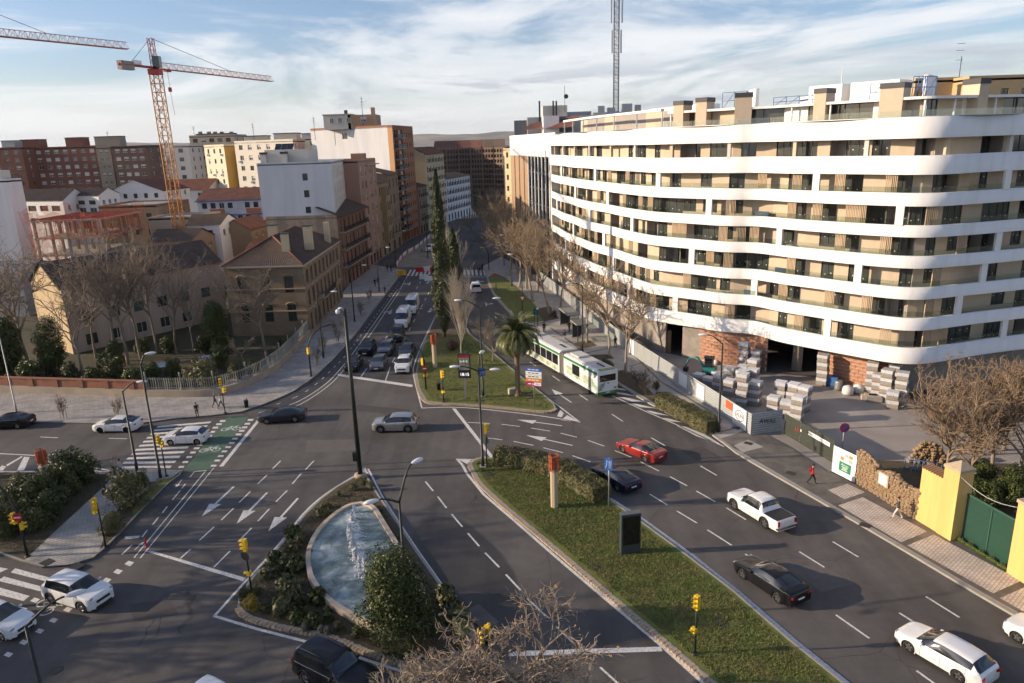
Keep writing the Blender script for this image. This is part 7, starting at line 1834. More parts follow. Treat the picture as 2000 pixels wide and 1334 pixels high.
mb.face([(0,0,0),(0,0,rtop(0) - .1),(0,.6,rtop(0) - .1),(0,.6,0)])
mb.build('core',M_RUB,RW)
stm = []
for k in range(6):
 q = MB(); q.lathe([(.001,-.5),(.38,-.42),(.5,-.1),(.46,.25),(.30,.46),(.001,.5)],6,None,smooth=False)
 q.v = [(x * rs.uniform(.8,1.2),y * rs.uniform(.8,1.2),z * rs.uniform(.8,1.2)) for x,y,z in q.v]; stm.append(q.mesh('stone',[M_RUB]))
cnt = 0; z = .12
while z < 2.9:
 u = rs.uniform(0,.3)
 while u < Lr_:
  w = rs.uniform(.25,.5)
  if z < rtop(u) - .05 and cnt < 260:
   o = obj('stone',rs.choice(stm),RW,(u,-.02,z),rs.uniform(-.4,.4)); o.scale = (w,rs.uniform(.18,.32),rs.uniform(.18,.27)); cnt += 1
  u += w * .98
 z += .235
for k in range(36):
 u = Lr_ * (k + .5) / 36; o = obj('stone',rs.choice(stm),RW,(u,rs.uniform(.1,.5),rtop(u) - .05),rs.uniform(0,3)); o.scale = (rs.uniform(.3,.5),rs.uniform(.3,.5),rs.uniform(.2,.32))
mb = MB(); mb.cbox(Lr_ * .48,-.13,1.75,1.0,.1,1.0); fr = mb.build('wooden_frame',M_WOODP,RW); mb = MB(); mb.cbox(Lr_ * .48,-.19,1.75,.78,.04,.78); mb.build('white_panel',M_SWHITE,fr)
# yellow wall, pillars and green gate
M_YW = mat('yellow_wall',(.70,.475,.165),.85,var=.08,vscale=1.0,streak=True,col2=(.60,.39,.13),mixscale=.8)
M_YCAP = mat('pillar_cap',(.42,.33,.22),.9,var=.2)
M_GGATE = mat('green_gate',(.030,.088,.060),.5,var=.1)
yA,yB = G(1788,1018),G(1857,1060); yC,yD = G(1866,1056),G(1968,1121)
dy_ = (yB - yA); an = atan2(dy_.y,dy_.x); Ly = dy_.length
YW = thing('yellow_wall','bright yellow plastered wall and gate pillar with a tile coping','wall',tuple(yA),an)
mb = MB(); mb.box(0,Ly * .62,0,.7,0,4.2); mb.build('low_wall',M_YW,YW)
mb = MB(); mb.box(Ly * .60,Ly,-.06,1.15,0,5.1); mb.build('pillar',M_YW,YW)
mb = MB(); mb.box(Ly * .58,Ly + .06,-.12,1.2,5.1,5.28); mb.face([(Ly * .58,-.12,5.28),(Ly + .06,-.12,5.28),(Ly * .82,.55,5.75)]); mb.face([(Ly + .06,-.12,5.28),(Ly + .06,1.2,5.28),(Ly * .82,.55,5.75)]); mb.face([(Ly + .06,1.2,5.28),(Ly * .58,1.2,5.28),(Ly * .82,.55,5.75)]); mb.face([(Ly * .58,1.2,5.28),(Ly * .58,-.12,5.28),(Ly * .82,.55,5.75)]); mb.build('cap',M_YCAP,YW)
tl = MB()
for j in range(7):
 t0,t1 = pi * j / 7,pi * (j + 1) / 7; tl.face([(.11 * cos(t0),-.35,.11 * sin(t0)),(.11 * cos(t1),-.35,.11 * sin(t1)),(.11 * cos(t1),.45,.11 * sin(t1) + .16),(.11 * cos(t0),.45,.11 * sin(t0) + .16)])
tlm = tl.mesh('coping_tile',[mat('old_tile',(.26,.14,.08),.9,var=.3,vscale=3)])
for k in range(8): obj('coping_tile',tlm,YW,(.12 + k * Ly * .58 / 8,.2,4.2),0)
gd = (yD - yC); GT = thing('green_gate','green ribbed double leaf gate between yellow pillars','gate',tuple(yC),atan2(gd.y,gd.x)); Lg = gd.length
for k in range(2):
 mb = MB(); nrb = 22; w = Lg / 2
 for j in range(nrb):
  x0,x1 = k * w + .03 + (w - .06) * j / nrb,k * w + .03 + (w - .06) * (j + 1) / nrb; xm = (x0 + x1) / 2; mb.face([(x0,.32,.12),(xm,.36,.12),(xm,.36,3.5),(x0,.32,3.5)]); mb.face([(xm,.36,.12),(x1,.32,.12),(x1,.32,3.5),(xm,.36,3.5)])
 lf = mb.build('leaf',M_GGATE,GT); mb = MB(); mb.box(k * w + .02,k * w + w - .02,.30,.37,3.45,3.56); mb.box(k * w,k * w + .08,.29,.4,.1,3.5); mb.build('frame',M_GGATE,lf)
d2_ = gd.normalized(); pD = yD; YW2 = thing('yellow_pillar','bright yellow gate pillar on the far side of the green gate','pillar',tuple(pD),atan2(gd.y,gd.x)); mb = MB(); mb.box(0,1.5,-.12,1.0,0,5.0); mb.box(1.5,9,0,.7,0,4.0); mb.build('wall',M_YW,YW2); mb = MB(); mb.box(-.06,1.56,-.2,1.06,5.0,5.2); mb.build('cap',M_YCAP,YW2)
mb = MB(); ca,cb = Vector((yB.x,yB.y,4.9)),Vector((pD.x,pD.y,4.6)); mb.tube([ca.lerp(cb,t / 8) + Vector((0,0,-.9 * sin(pi * t / 8) * .5)) for t in range(9)],.03,5); o = mb.build('hanging_cable',M_POLEG); tag(o,'pale cable slung between the two yellow gate pillars','cable')
# ================================================================== building site
M_WRAP = mat('pallet_wrap',(.55,.56,.58),.35,var=.2,vscale=4)
M_BLK = mat('pallet_bricks_grey',(.30,.275,.25),.85,var=.2,vscale=6)
M_PLT = mat('pallet_wood',(.30,.21,.12),.9)
pw = MB()
for y in (-.45,0,.45): pw.box(-.55,.55,y - .06,y + .06,0,.1)
for x in (-.45,-.15,.15,.45): pw.box(x - .08,x + .08,-.55,.55,.1,.13)
pwm = pw.mesh('wooden_pallet',[M_PLT])
pb_ = MB();
for k in range(4): pb_.box(-.52,.52,-.52,.52,.13 + k * .18,.13 + k * .18 + .165)
pbm = pb_.mesh('block_load',[M_BLK]); pt = MB(); pt.box(-.545,.545,-.545,.545,.52,.87); ptm = pt.mesh('plastic_wrap',[M_WRAP])
PN = [0]
def pallets(px,py,n,where):
 q = G(px,py); an = radians(-38) + rs.uniform(-.12,.12)
 for k in range(n):
  lv_ = ['lowest','second','third','fourth','fifth'][k]
  if n == 1: lab = 'single wrapped pallet of blocks %s' % where
  elif k == n - 1: lab = 'wrapped pallet of blocks, topmost of its stack %s' % where
  else: lab = 'wrapped pallet of blocks, %s in its stack %s' % (lv_,where)
  o = thing('block_pallet',lab,'pallet',(q.x + rs.uniform(-.06,.06),q.y + rs.uniform(-.06,.06),.02 + k * .875),an + rs.uniform(-.05,.05),'wrapped block pallets %s' % where)
  obj('wooden_pallet',pwm,o); obj('block_load',pbm,o); obj('plastic_wrap',ptm,o)
for a in ((1452,725,4),(1475,727,3)): pallets(*a,'against the orange brick wall by the garage')
for a in ((1366,744,1),(1385,751,1),(1404,760,2),(1424,771,2),(1449,792,4),(1474,791,3),(1447,768,3),(1469,765,3),(1402,739,1),(1424,746,2),(1449,742,2),(1470,745,3)): pallets(*a,'behind the postered hoarding')
for a in ((1510,806,2),(1534,815,2),(1556,823,3),(1522,792,3),(1547,796,3),(1568,802,3)): pallets(*a,'behind the graffiti hoarding')
for a in ((1604,751,4),): pallets(*a,'beside the blue skip at the brick wall')
for a in ((1699,769,5),(1729,784,4),(1757,790,4),(1742,772,4),(1712,776,3),(1742,796,2)): pallets(*a,'at the white building corner')
def bigbag(px,py,lab,s=1.0):
 q = G(px,py); mb = MB(); mb.lathe([(.38,0),(.55,.15),(.58,.6),(.5,.85),(.3,.95),(.12,1.05)],9); mb.v = [(x * rs.uniform(.92,1.08) * s,y * rs.uniform(.92,1.08) * s,z * s) for x,y,z in mb.v]; o = mb.build('rubble_bag',mat('white_sack',(.65,.63,.6),.8,var=.15),None,(q.x,q.y,.02)); tag(o,lab,'sack','rubble bags on the site')
bigbag(1655,771,'bulky white rubble bag beside the steel barrel'); bigbag(1676,768,'white rubble bag leaning on the corner pallets'); bigbag(1387,710,'slumped white bag below the orange brick wall',.8); bigbag(1398,712,'small white bag next to the slumped one',.6)
q = G(1621,752); o = thing('waste_skip','small blue waste skip by the brick wall','skip',(q.x,q.y,.02),radians(-35)); mb = MB(); mb.box(-.75,.75,-.5,.5,.1,1.0); mb.build('tub',M_BLUE,o); mb = MB(); mb.box(-.8,.8,-.55,.55,.95,1.05); mb.build('rim',M_BLUE,o)
q = G(1637,762); mb = MB(); mb.lathe([(.38,0),(.4,.3),(.38,.6),(.4,.9),(.38,1.05)],14); o = mb.build('steel_barrel',M_POLEG,None,(q.x,q.y,.02)); tag(o,'grey steel barrel between the blue skip and the bags','barrel')
for i,(px,py) in enumerate(((1697,782),(1706,784))):
 q = G(px,py); mb = MB(); mb.cbox(0,0,.3,1.5,.8,.5,None,.3); mb.cbox(.1,0,.62,1.2,.7,.16,None,.2); o = mb.build('material_bundle',M_BLK if i else mat('tan_sheet',(.42,.36,.26),.8),None,(q.x,q.y,.02),-.6); tag(o,('grey' if i else 'tan') + ' sheeted bundle lying in front of the corner pallets','bundle')
# mini excavator
q = G(1384,735); EX = thing('mini_excavator','teal mini excavator parked behind the hoarding','excavator',(q.x,q.y,.02),radians(150)); M_TEAL = mat('excavator_teal',(.02,.17,.16),.45)
for s in (-1,1): mb = MB(); mb.box(-.9,.9,s * .55 - .15,s * .55 + .15,.02,.42); mb.build('track',M_TRIM_,EX)
mb = MB(); mb.box(-.8,.55,-.6,.6,.5,1.15); mb.build('body',M_TEAL,EX)
mb = MB(); mb.box(-.4,.5,-.55,.2,1.15,2.2); mb.build('cab',M_CGL,EX); mb = MB(); mb.box(-.5,.6,-.62,.28,2.2,2.32); mb.build('cab_roof',M_TRIM_,EX)
mb = MB(); mb.tube([(.5,.2,1.0),(1.3,.2,2.2),(2.3,.2,2.0)],[.16,.15,.1],6); mb.build('boom',M_TEAL,EX); mb = MB(); mb.tube([(2.3,.2,2.0),(2.7,.2,.9)],[.1,.08],6); mb.build('stick',M_TEAL,EX); mb = MB(); mb.cbox(2.65,.2,.6,.5,.6,.5); mb.build('bucket',M_TRIM_,EX)
# brick stub wall and old wall near hoarding
q0,q1 = G(1222,640),G(1288,690); mb = MB(); L_ = (q1 - q0).length; mb.box(0,L_,0,.5,0,3.0); o = mb.build('brick_party_wall',mat('old_brick',(.28,.17,.10),.9,var=.25,vscale=2),None,(q0.x + 1.0,q0.y,0),atan2((q1 - q0).y,(q1 - q0).x)); tag(o,'old brick stub wall under the white block behind the hoarding','wall')
# ruin bits and debris behind the wall
q = G(1812,905); o = thing('ruined_stub','broken ochre masonry stub behind the ruined wall','ruin',(q.x,q.y,0),-.3)
for k in range(70):
 z = .12 + (k // 9) * .24; w_ = 1.6 - (k // 9) * .13; u = -w_ + 2 * w_ * ((k % 9) + .5) / 9; e_ = obj('stone',rs.choice(stm),o,(u + rs.uniform(-.05,.05),rs.uniform(-.12,.12),z),rs.uniform(-.5,.5)); e_.scale = (rs.uniform(.38,.5),rs.uniform(.5,.65),rs.uniform(.25,.34))
q = G(1800,925); RB_ = thing('blue_barrier','blue tubular barrier among the rubble behind the ruined wall','barrier',(q.x,q.y,0),-.5)
for z in (.3,1.1): mb = MB(); mb.tube([(-1.3,0,z),(1.3,0,z)],.04,6); mb.build('rail',M_BLUE,RB_)
for k in range(9): mb = MB(); mb.tube([(-1.3 + k * .325,0,.05),(-1.3 + k * .325,0,1.1)],.025,5); mb.build('bar',M_BLUE,RB_)
# cranes
def lattice(mb,a,b,w,n,m=None,r=.06,tri=False):
 a,b = Vector(a),Vector(b); d = (b - a).normalized(); u = Vector((0,0,1)) if abs(d.z) < .7 else Vector((1,0,0)); s = d.cross(u).normalized(); u = s.cross(d)
 cs = [(-1,-1),(1,-1),(1,1),(-1,1)] if not tri else [(-1,-1),(1,-1),(0,1)]
 C = [s * x * w / 2 + u * y * w / 2 for x,y in cs]; k = len(C)
 for c in C: mb.tube([a + c,b + c],r,5,m)
 for i in range(n):
  p,q = a.lerp(b,i / n),a.lerp(b,(i + 1) / n)
  for j in range(k):
   c0,c1 = C[j],C[(j + 1) % k]
   if i % 2: c0,c1 = c1,c0
   mb.tube([p + c0,q + c1],r * .6,4,m,cap=False); mb.tube([p + C[j],p + C[(j + 1) % k]],r * .5,4,m,cap=False)
M_CRY = mat('crane_yellow',(.52,.22,.05),.6,var=.1); M_CRR = mat('crane_red',(.36,.05,.045),.6); M_CRW = mat('crane_white_steel',(.55,.36,.32),.6)
cb_ = GXY(357,490,146); top_ = GY(304,146,146)
CR1 = thing('tower_crane','tall yellow and red tower crane with white jib behind the garden','crane',(cb_[0],cb_[1],0)); c0 = Vector((cb_[0],cb_[1],0)); ht = top_.z
mb = MB(); lattice(mb,(0,0,0),(0,0,ht),1.7,26,None,.11); stuffpart(mb.build('mast',M_CRY,CR1))
mb = MB(); mb.cbox(0,0,ht + .5,2.0,2.0,1.0); mb.build('slewing_ring',M_CRR,CR1)
tip = G(531,159,ht + 1.2); ctr = G(204,134,ht + 1.2); dj = (tip - Vector((c0.x,c0.y,tip.z))); Lj = dj.length; dj.normalize()
ajb = Vector((0,0,ht + 1.2))
mb = MB(); lattice(mb,ajb + dj * 1.0 + Vector((0,0,.55)),ajb + dj * Lj + Vector((0,0,.55)),1.15,34,None,.07,True); stuffpart(mb.build('jib',M_CRW,CR1))
mb = MB(); mb.tube([ajb + dj * 1.0,ajb + dj * Lj],.1,5); mb.build('jib_chord',M_CRR,CR1)
Lc = (ctr - Vector((c0.x,c0.y,ctr.z))).length
mb = MB(); mb.tube([ajb,ajb - dj * Lc],.22,5); mb.tube([ajb + Vector((.5,.5,0)),ajb - dj * Lc + Vector((.5,.5,0))],.22,5); mb.build('counter_jib',M_CRR,CR1)
pc = ajb - dj * (Lc - 1.8); mb = MB(); mb.cbox(pc.x,pc.y,pc.z - .1,3.0,1.0,1.5,None,atan2(dj.y,dj.x)); mb.build('counterweight',M_CONCW,CR1)
pc2 = ajb - dj * (Lc * .5); mb = MB(); mb.cbox(pc2.x,pc2.y,pc2.z + .6,2.4,.15,.8,None,atan2(dj.y,dj.x)); mb.build('name_board',M_SWHITE,CR1)
apex = ajb + Vector((0,0,5.3)); mb = MB(); lattice(mb,ajb,apex,.9,5,None,.07); stuffpart(mb.build('apex_frame',M_CRR,CR1))
mb = MB(); mb.tube([apex,ajb + dj * Lj * .62 + Vector((0,0,1.0))],.05,4); mb.tube([apex,ajb - dj * (Lc - 3) + Vector((0,0,.4))],.05,4); mb.build('tie_cable',M_POLE,CR1)
mb = MB(); pp_ = ajb + dj * 3.2; mb.cbox(pp_.x,pp_.y,pp_.z - .2,1.3,.8,.5,None,atan2(dj.y,dj.x)); mb.build('trolley',M_CRR,CR1)
mb = MB(); mb.tube([pp_,pp_ + Vector((0,0,-3.4))],.04,4); mb.cbox(pp_.x,pp_.y,pp_.z - 3.7,.5,.5,.8); mb.tube([pp_ + Vector((0,0,-4)),pp_ + Vector((.2,0,-8.5))],.04,4); mb.build('hook',M_CRR,CR1)
mb = MB(); mb.cbox(.9,-.6,ht + 2.2,1.2,1.2,2.0); mb.build('operator_cab',M_CGL,CR1)
zj = 46.0; t2 = G(249,96,zj); s2 = G(0,71,zj); d2_ = (t2 - s2).normalized(); m2 = s2 - d2_ * 14
CR2 = thing('tower_crane','red and white crane jib reaching in above the taller crane','crane',(m2.x,m2.y,0))
mb = MB(); lattice(mb,(0,0,0),(0,0,zj),1.7,24,None,.11); stuffpart(mb.build('mast',M_CRY,CR2))
LL = (t2 - m2).length; a_ = Vector((0,0,zj + .6)); mb = MB(); lattice(mb,a_,a_ + d2_ * LL,1.2,44,None,.07,True); stuffpart(mb.build('jib',M_CRW,CR2)); mb = MB(); mb.tube([a_ + Vector((0,0,-.6)),a_ + d2_ * LL + Vector((0,0,-.6))],.12,5); mb.build('jib_chord',M_CRR,CR2)
mb = MB(); lattice(mb,a_,a_ + Vector((0,0,7)),.9,5,None,.07); mb.tube([a_ + Vector((0,0,7)),a_ + d2_ * LL * .6 + Vector((0,0,.6))],.05,4); stuffpart(mb.build('apex_frame',M_CRR,CR2)); mb = MB(); mb.tube([a_,a_ - d2_ * 11],.3,5); mb.cbox(*(a_ - d2_ * 10),3,2,2.2); mb.build('counter_jib',M_CRR,CR2)
# telecom mast
Yt = 165; bt = GXY(1203,214,Yt); zb_ = GY(1203,214,Yt).z; TM = thing('telecom_mast','tall grey lattice telecom mast with panel antennas above the roofs','mast',(bt[0],bt[1],0))
wmast = 11 / (FPX / Yt) * .8; mb = MB(); lattice(mb,(0,0,20),(0,0,zb_ + 32),wmast,60,None,.07); stuffpart(mb.build('lattice_tower',mat('mast_steel',(.10,.10,.11),.6,.3),TM))
mb = MB(); mb.cbox(0,0,24,6,5,14); mb.build('plinth_house',M_PALE,TM)
for (dz,h_,xo) in ((11.5,4.6,.95),(17.5,6.5,1.15)):
 for s in (-1,1): mb = MB(); mb.cbox(s * xo,-.2,zb_ + dz + h_ / 2,.34,.25,h_); mb.build('panel_antenna',M_LHEAD,TM)
for k,(dx,w,h_) in enumerate(((-3.4,1.4,1.6),(-1.2,1.6,1.2),(2.2,2.2,1.9),(4.6,1.2,1.6))): mb = MB(); mb.cbox(dx,-1,zb_ + h_ / 2 - .8,w,1.2,h_); mb.build('equipment_cabinet',M_POLEG if k % 2 else M_ZINC,TM)
mb = MB(); mb.cbox(.6,-1,zb_ - 1.2,12,5,1.2); mb.build('platform',M_ZINC,TM)
# thin roof aerials
for i,(px,py0,py1,Y,lab) in enumerate(((708,222,188,208,'thin aerial with short crossbars on the orange tower roof'),(614,252,228,212,'bent thin aerial above the white party wall roof'),(496,268,240,222,'thin aerial over the white flats'),(379,260,246,276,'thin aerial over the beige flats'),(211,268,256,300,'small aerial on the grey stair tower'),(1641,190,135,112,'white whip aerial on the curved white block'))):
 p = GY(px,py0,Y); q = GY(px,py1,Y); mb = MB(); mb.tube([(0,0,-3),(0,0,q.z - p.z)],.07,5)
 for k in range(3):
  if i not in (5,): mb.tube([(-.5,0,(q.z - p.z) * (.5 + .18 * k)),(.5,0,(q.z - p.z) * (.5 + .18 * k))],.035,4)
 o = mb.build('roof_aerial',M_CAP if i < 5 else M_SWHITE,None,(p.x,Y,p.z)); tag(o,lab,'aerial')
# ================================================================== trees and plants
M_BARKP = mat('pale_bark',(.36,.31,.24),.9,var=.25,vscale=4,col2=(.26,.215,.16),mixscale=3)
M_BARKD = mat('dark_bark',(.135,.10,.07),.95,var=.25,vscale=4)
M_BARKT = mat('tan_bark',(.25,.195,.145),.95,var=.2,vscale=4)
M_BARKW = mat('white_bark',(.48,.42,.34),.9,var=.2,vscale=4)
M_DRYLF = mat('dry_leaf',(.27,.16,.075),.8,var=.3,vscale=3)
def leafmat(name,c,c2,rough=.5):
 m = mat(name,c,rough,var=.45,vscale=1.6,col2=c2,mixscale=2.5); b = m.node_tree.nodes['Principled BSDF']
 b.inputs['Subsurface Weight'].default_value = 0.0; b.inputs['Specular IOR Level'].default_value = .35; return m
M_LAUREL = leafmat('laurel_leaf',(.038,.055,.012),(.075,.090,.020))
M_SHRUB = leafmat('shrub_leaf',(.060,.075,.020),(.10,.10,.03))
M_OLIVE = leafmat('olive_leaf',(.10,.105,.045),(.155,.14,.055))
M_HEDGE = leafmat('hedge_leaf',(.075,.080,.026),(.13,.12,.045))
M_CYP = leafmat('cypress_leaf',(.030,.042,.012),(.060,.066,.018))
M_YSHR = leafmat('yellow_flower',(.40,.25,.02),(.22,.18,.03))
M_PALM = leafmat('palm_leaf',(.080,.105,.035),(.15,.14,.05),.4)
M_GREY = leafmat('grey_shrub',(.22,.21,.17),(.12,.12,.08))
M_REDS = leafmat('red_shrub',(.09,.025,.02),(.05,.02,.02))
def bare_tree_mesh(seed,H,tr,nl=8,spread=.75,fork=.33,sub=(5,4,4),twig=.45,up=.35,wob=.12,leaf=0,m=None,name='crown',mc=None):
 r = random.Random(seed); tk = MB(); cr = MB(); lf = MB()
 def rv(s): return Vector((r.uniform(-s,s),r.uniform(-s,s),r.uniform(-s,s)))
 def grow(mb,p,d,L,rad,lev,sides):
  n = 4 if lev == 0 else 3 if lev < 3 else 2
  pts = [p]; rs_ = [rad]; q = p.copy(); dd = d.copy()
  for i in range(n):
   dd = (dd + rv(wob * (1 + lev * .6)) + Vector((0,0,up * .10 if lev else 0))).normalized(); q = q + dd * (L / n); pts.append(q.copy()); rs_.append(rad * (1 - .72 * (i + 1) / n) if lev < 3 else rad * (1 - .5 * (i + 1) / n))
  mb.tube(pts,rs_,sides,None,cap=False); return pts,dd
 tp,d0 = grow(tk,Vector((0,0,-.1)),Vector((0,0,1)),H * (fork + .25),tr,0,8)
 def at(pts,t):
  f = t * (len(pts) - 1); i = min(int(f),len(pts) - 2); return pts[i].lerp(pts[i + 1],f - i),(pts[i + 1] - pts[i]).normalized()
 def rec(pts,L,rad,lev):
  if lev > len(sub): return
  k = nl if lev == 0 else sub[lev - 1]
  for i in range(k):
   t = (fork / (fork + .25) + (1 - fork / (fork + .25)) * (i + .6) / k) if lev == 0 else .25 + .75 * (i + r.random()) / k
   p,d = at(pts,min(t,1)); a = r.uniform(0,2 * pi) + i * 2.4; side = Vector((cos(a),sin(a),0)); side = (side - d * side.dot(d)).normalized() if lev else side
   sp = spread * (1.0 if lev == 0 else .8) * r.uniform(.7,1.25); nd = (d * (1 - .25 * sp) + side * sp + Vector((0,0,up * .35 if lev < 2 else up * .1))).normalized()
   nL = L * r.uniform(.75,1.15) * (1.0 if lev else 1.0); nr = rad * r.uniform(.45,.6) if lev < 2 else rad * .6
   np_,_ = grow(cr,p,nd,nL,max(nr,.011),lev + 1,5 if lev == 0 else 4 if lev == 1 else 3)
   if leaf and lev >= 2 and r.random() < leaf:
    e = np_[-1] + rv(.12); s = r.uniform(.05,.10); u = rv(1).normalized() * s; w = rv(1).normalized() * s; lf.face([e - u,e + w,e + u,e - w])
   rec(np_,nL * (.55 if lev else .5),max(nr,.012),lev + 1)
 rec(tp,H * .48,tr,0)
 m = m or M_BARKP
 return tk.mesh('trunk',[m]),cr.mesh(name,[mc or m]),lf.mesh('dry_leaves',[M_DRYLF]) if leaf else None
def tree(name,label,meshes,base,s=1.0,rz=0.0,group=None,z=.1,cat='tree',sz=None):
 o = thing(name,label,cat,(base[0],base[1],z),rz,group); o.scale = (s,s,sz or s)
 obj('trunk',meshes[0],o); c = obj('crown',meshes[1],o)
 if len(meshes) > 2 and meshes[2]: stuffpart(obj('dry_leaves',meshes[2],c))
 return o
M_TWIG = mat('plane_twig',(.29,.222,.150),.9,var=.2,vscale=3)
PL = [bare_tree_mesh(s,11.0,.21,9,.8,.34,(5,5,3),up=.45,wob=.16,leaf=.3,mc=M_TWIG) for s in (1,2,3)]
GA = [bare_tree_mesh(s,12.0,.20,8,.75,.34,(5,4,3),up=.5,wob=.17,m=M_BARKT) for s in (11,12,13)]
gp_ = 'bare plane trees along the right pavement'
for i,(px,py,s,lab) in enumerate(((1041,589,1.25,'tall bare plane tree in the lawn strip'),(1073,612,1.05,'bare plane tree beside the dark bench'),(1094,609,1.1,'bare plane tree behind the long bus shelter'),(1146,669,.98,'bare plane tree in the square soil pit by the shelters'),(1190,694,.92,'bare plane tree behind the bus tail'),(1221,729,.9,'pale bare plane tree in the soil strip beside the hoarding'))):
 tree('plane_tree',lab,PL[i % 3],xy(px,py,.13),s,i * 1.7,gp_)
for i,(px,py,s) in enumerate(((1014,562,1.1),(1028,566,1.1),(995,540,1.1),(1010,536,1.15),(1035,548,1.1),(1050,572,1.0),(985,520,1.1),(1000,512,1.1),(978,500,1.1),(992,490,1.1),(970,478,1.05),(985,468,1.05),(962,460,1.0),(978,448,1.0),(955,444,1.0),(1018,520,1.1),(940,452,.8),(925,470,.7))):
 tree('plane_tree','bare plane tree in the double row up the far pavement',PL[(i + 1) % 3],xy(px,py),s,i * 2.3,'bare plane trees up the far pavement')
# garden trees
for i,(px,py,s,sz,lab) in enumerate(((62,735,1.35,1.5,'big pale bare tree at the end of the garden villa'),(165,742,.95,1.1,'leaning thin bare tree by the brick garden wall'),(188,700,1.0,1.15,'bare tree at the yellow gable corner'),(228,706,1.3,1.45,'tall bushy bare tree in front of the villa centre'),(250,712,1.2,1.4,'tall bare tree with ivy in front of the villa'),(275,700,1.15,1.35,'bare tree among the garden shrubs by the villa windows'),(308,690,1.1,1.3,'bare tree near the white garden seat'),(345,690,.9,1.2,'slim bare tree right of the villa windows'),(378,690,.7,.9,'pollarded bare tree on the garden lawn'),(-20,730,1.3,1.5,'bare tree at the end of the brick wall garden'))):
 me = GA[i % 3] if i not in (0,9) else PL[0]
 tree('garden_tree',lab,me,xy(px,py,.1),s * .92,i * 1.3,'bare trees in the garden',sz=sz * .92)
MT = bare_tree_mesh(31,8.0,.18,9,.8,.35,(6,5,5),up=.35,m=M_BARKT); tree('garden_tree','wide bare tree hiding the mansion front',MT,xy(520,690,.1),1.25,.4,'bare trees in the garden',sz=1.4)
ST = bare_tree_mesh(32,4.0,.10,7,.8,.25,(5,5,4),up=.3,m=M_BARKT); tree('garden_tree','small twiggy bare tree behind the railing fence',ST,xy(475,715,.1),1.0,.9,'bare trees in the garden')
tree('garden_tree','small reddish bare tree under the twin lamp on the palm lawn',ST,xy(962,706,.14),1.1,2.0); tree('garden_tree','low bare tree near the cypresses on the palm lawn',ST,xy(945,672,.14),1.0,3.0)
# stumps with ivy
def leaf_mesh(name,m,n,shape,size,seed=0,core=None,coremat=None,flat_=0.0):
 r = random.Random(seed); mb = MB()
 for k in range(n):
  p = shape(r)
  if p is None: continue
  c = Vector(p[:3]); nrm = Vector(p[3:6]) if len(p) > 3 else Vector((0,0,1))
  nrm = (nrm + Vector((r.gauss(0,.55),r.gauss(0,.55),r.gauss(0,.55) + .15))).normalized()
  u = nrm.orthogonal().normalized(); u = Matrix.Rotation(r.uniform(0,6.28),3,nrm) @ u; w = nrm.cross(u); s = size * r.uniform(.6,1.35)
  mb.face([c - u * s,c + w * s * .45,c + u * s,c - w * s * .45],m)
 return mb.mesh(name)
def ell(rx,ry,rz,zc,lump=.22,fill=.35,seed=3,low=-1.0):
 lr = random.Random(seed); L = [(Vector((lr.gauss(0,1),lr.gauss(0,1),lr.gauss(0,1))).normalized(),lr.uniform(.5,1.0)) for _ in range(14)]
 def f(r):
  d = Vector((r.gauss(0,1),r.gauss(0,1),r.gauss(0,1))).normalized()
  if d.z < low: d.z = -d.z
  k = 1 - lump + lump * 1.7 * max([max(0,d.dot(q) - .55) * 2.2 * a for q,a in L]); t = 1 - fill * r.random() ** 1.6
  return (d.x * rx * k * t,d.y * ry * k * t,zc + d.z * rz * k * t,d.x / rx,d.y / ry,d.z / rz)
 return f
def lobes(L,fill=.3):
 W = [max(l[3],l[4]) ** 2 for l in L]; T = sum(W)
 def f(r):
  u = r.random() * T; i = 0
  while u > W[i] and i < len(L) - 1: u -= W[i]; i += 1
  x,y,z,a,c = L[i]; d = Vector((r.gauss(0,1),r.gauss(0,1),r.gauss(0,1))).normalized(); t = 1 - fill * r.random() ** 1.5 + r.gauss(0,.05)
  if z + d.z * c * t < .03: d.z = abs(d.z)
  return (x + d.x * a * t,y + d.y * a * t,z + d.z * c * t,d.x,d.y,d.z)
 return f
def bush_lobes(seed,R,H,n,taper=.5,z0=.15):
 r = random.Random(seed); out = []
 for k in range(n):
  t = (k + .5) / n; z = H * (z0 + (.9 - z0) * t); rr_ = R * (1 - taper * t) * r.uniform(.55,1.0); a = k * 2.4 + r.uniform(-.4,.4); q = R * r.uniform(.28,.5); out.append((cos(a) * (rr_ - q * .5),sin(a) * (rr_ - q * .5),z,q,q * r.uniform(.7,1.0)))
 out.append((0,0,H * .5,R * .62,H * .42)); return out
def stems_mesh(seed,h,n,spread,m):
 r = random.Random(seed); mb = MB()
 for k in range(n):
  a = r.uniform(0,6.28); q = Vector((cos(a),sin(a),0)) * spread * r.uniform(.3,1); mb.tube([(0,0,-.1),tuple(q * .4 + Vector((0,0,h * .5))),tuple(q + Vector((0,0,h)))],[.035,.025,.01],4,None,cap=False)
 return mb.mesh('stems',[m])
def plant(name,label,crown,stems,base,s=1.0,rz=0.0,group=None,z=.12,cat='shrub',sz=None):
 o = thing(name,label,cat,(base[0],base[1],z),rz,group); o.scale = (s,s,sz or s); obj('stems',stems,o); obj('foliage',crown,o); return o
SH = [leaf_mesh('foliage',m_,3000,lobes(bush_lobes(sd,.95,1.5,11)),.065,sd) for sd,m_ in ((1,M_SHRUB),(2,M_OLIVE),(3,M_SHRUB),(4,M_LAUREL))]
SM = [leaf_mesh('foliage',m_,900,lobes(bush_lobes(sd,.46,.66,7)),.045,sd) for sd,m_ in ((5,M_SHRUB),(6,M_OLIVE),(7,M_YSHR),(8,M_GREY))]
STM = stems_mesh(1,1.0,9,.6,M_BARKD); STS = stems_mesh(2,.45,6,.3,M_BARKD)
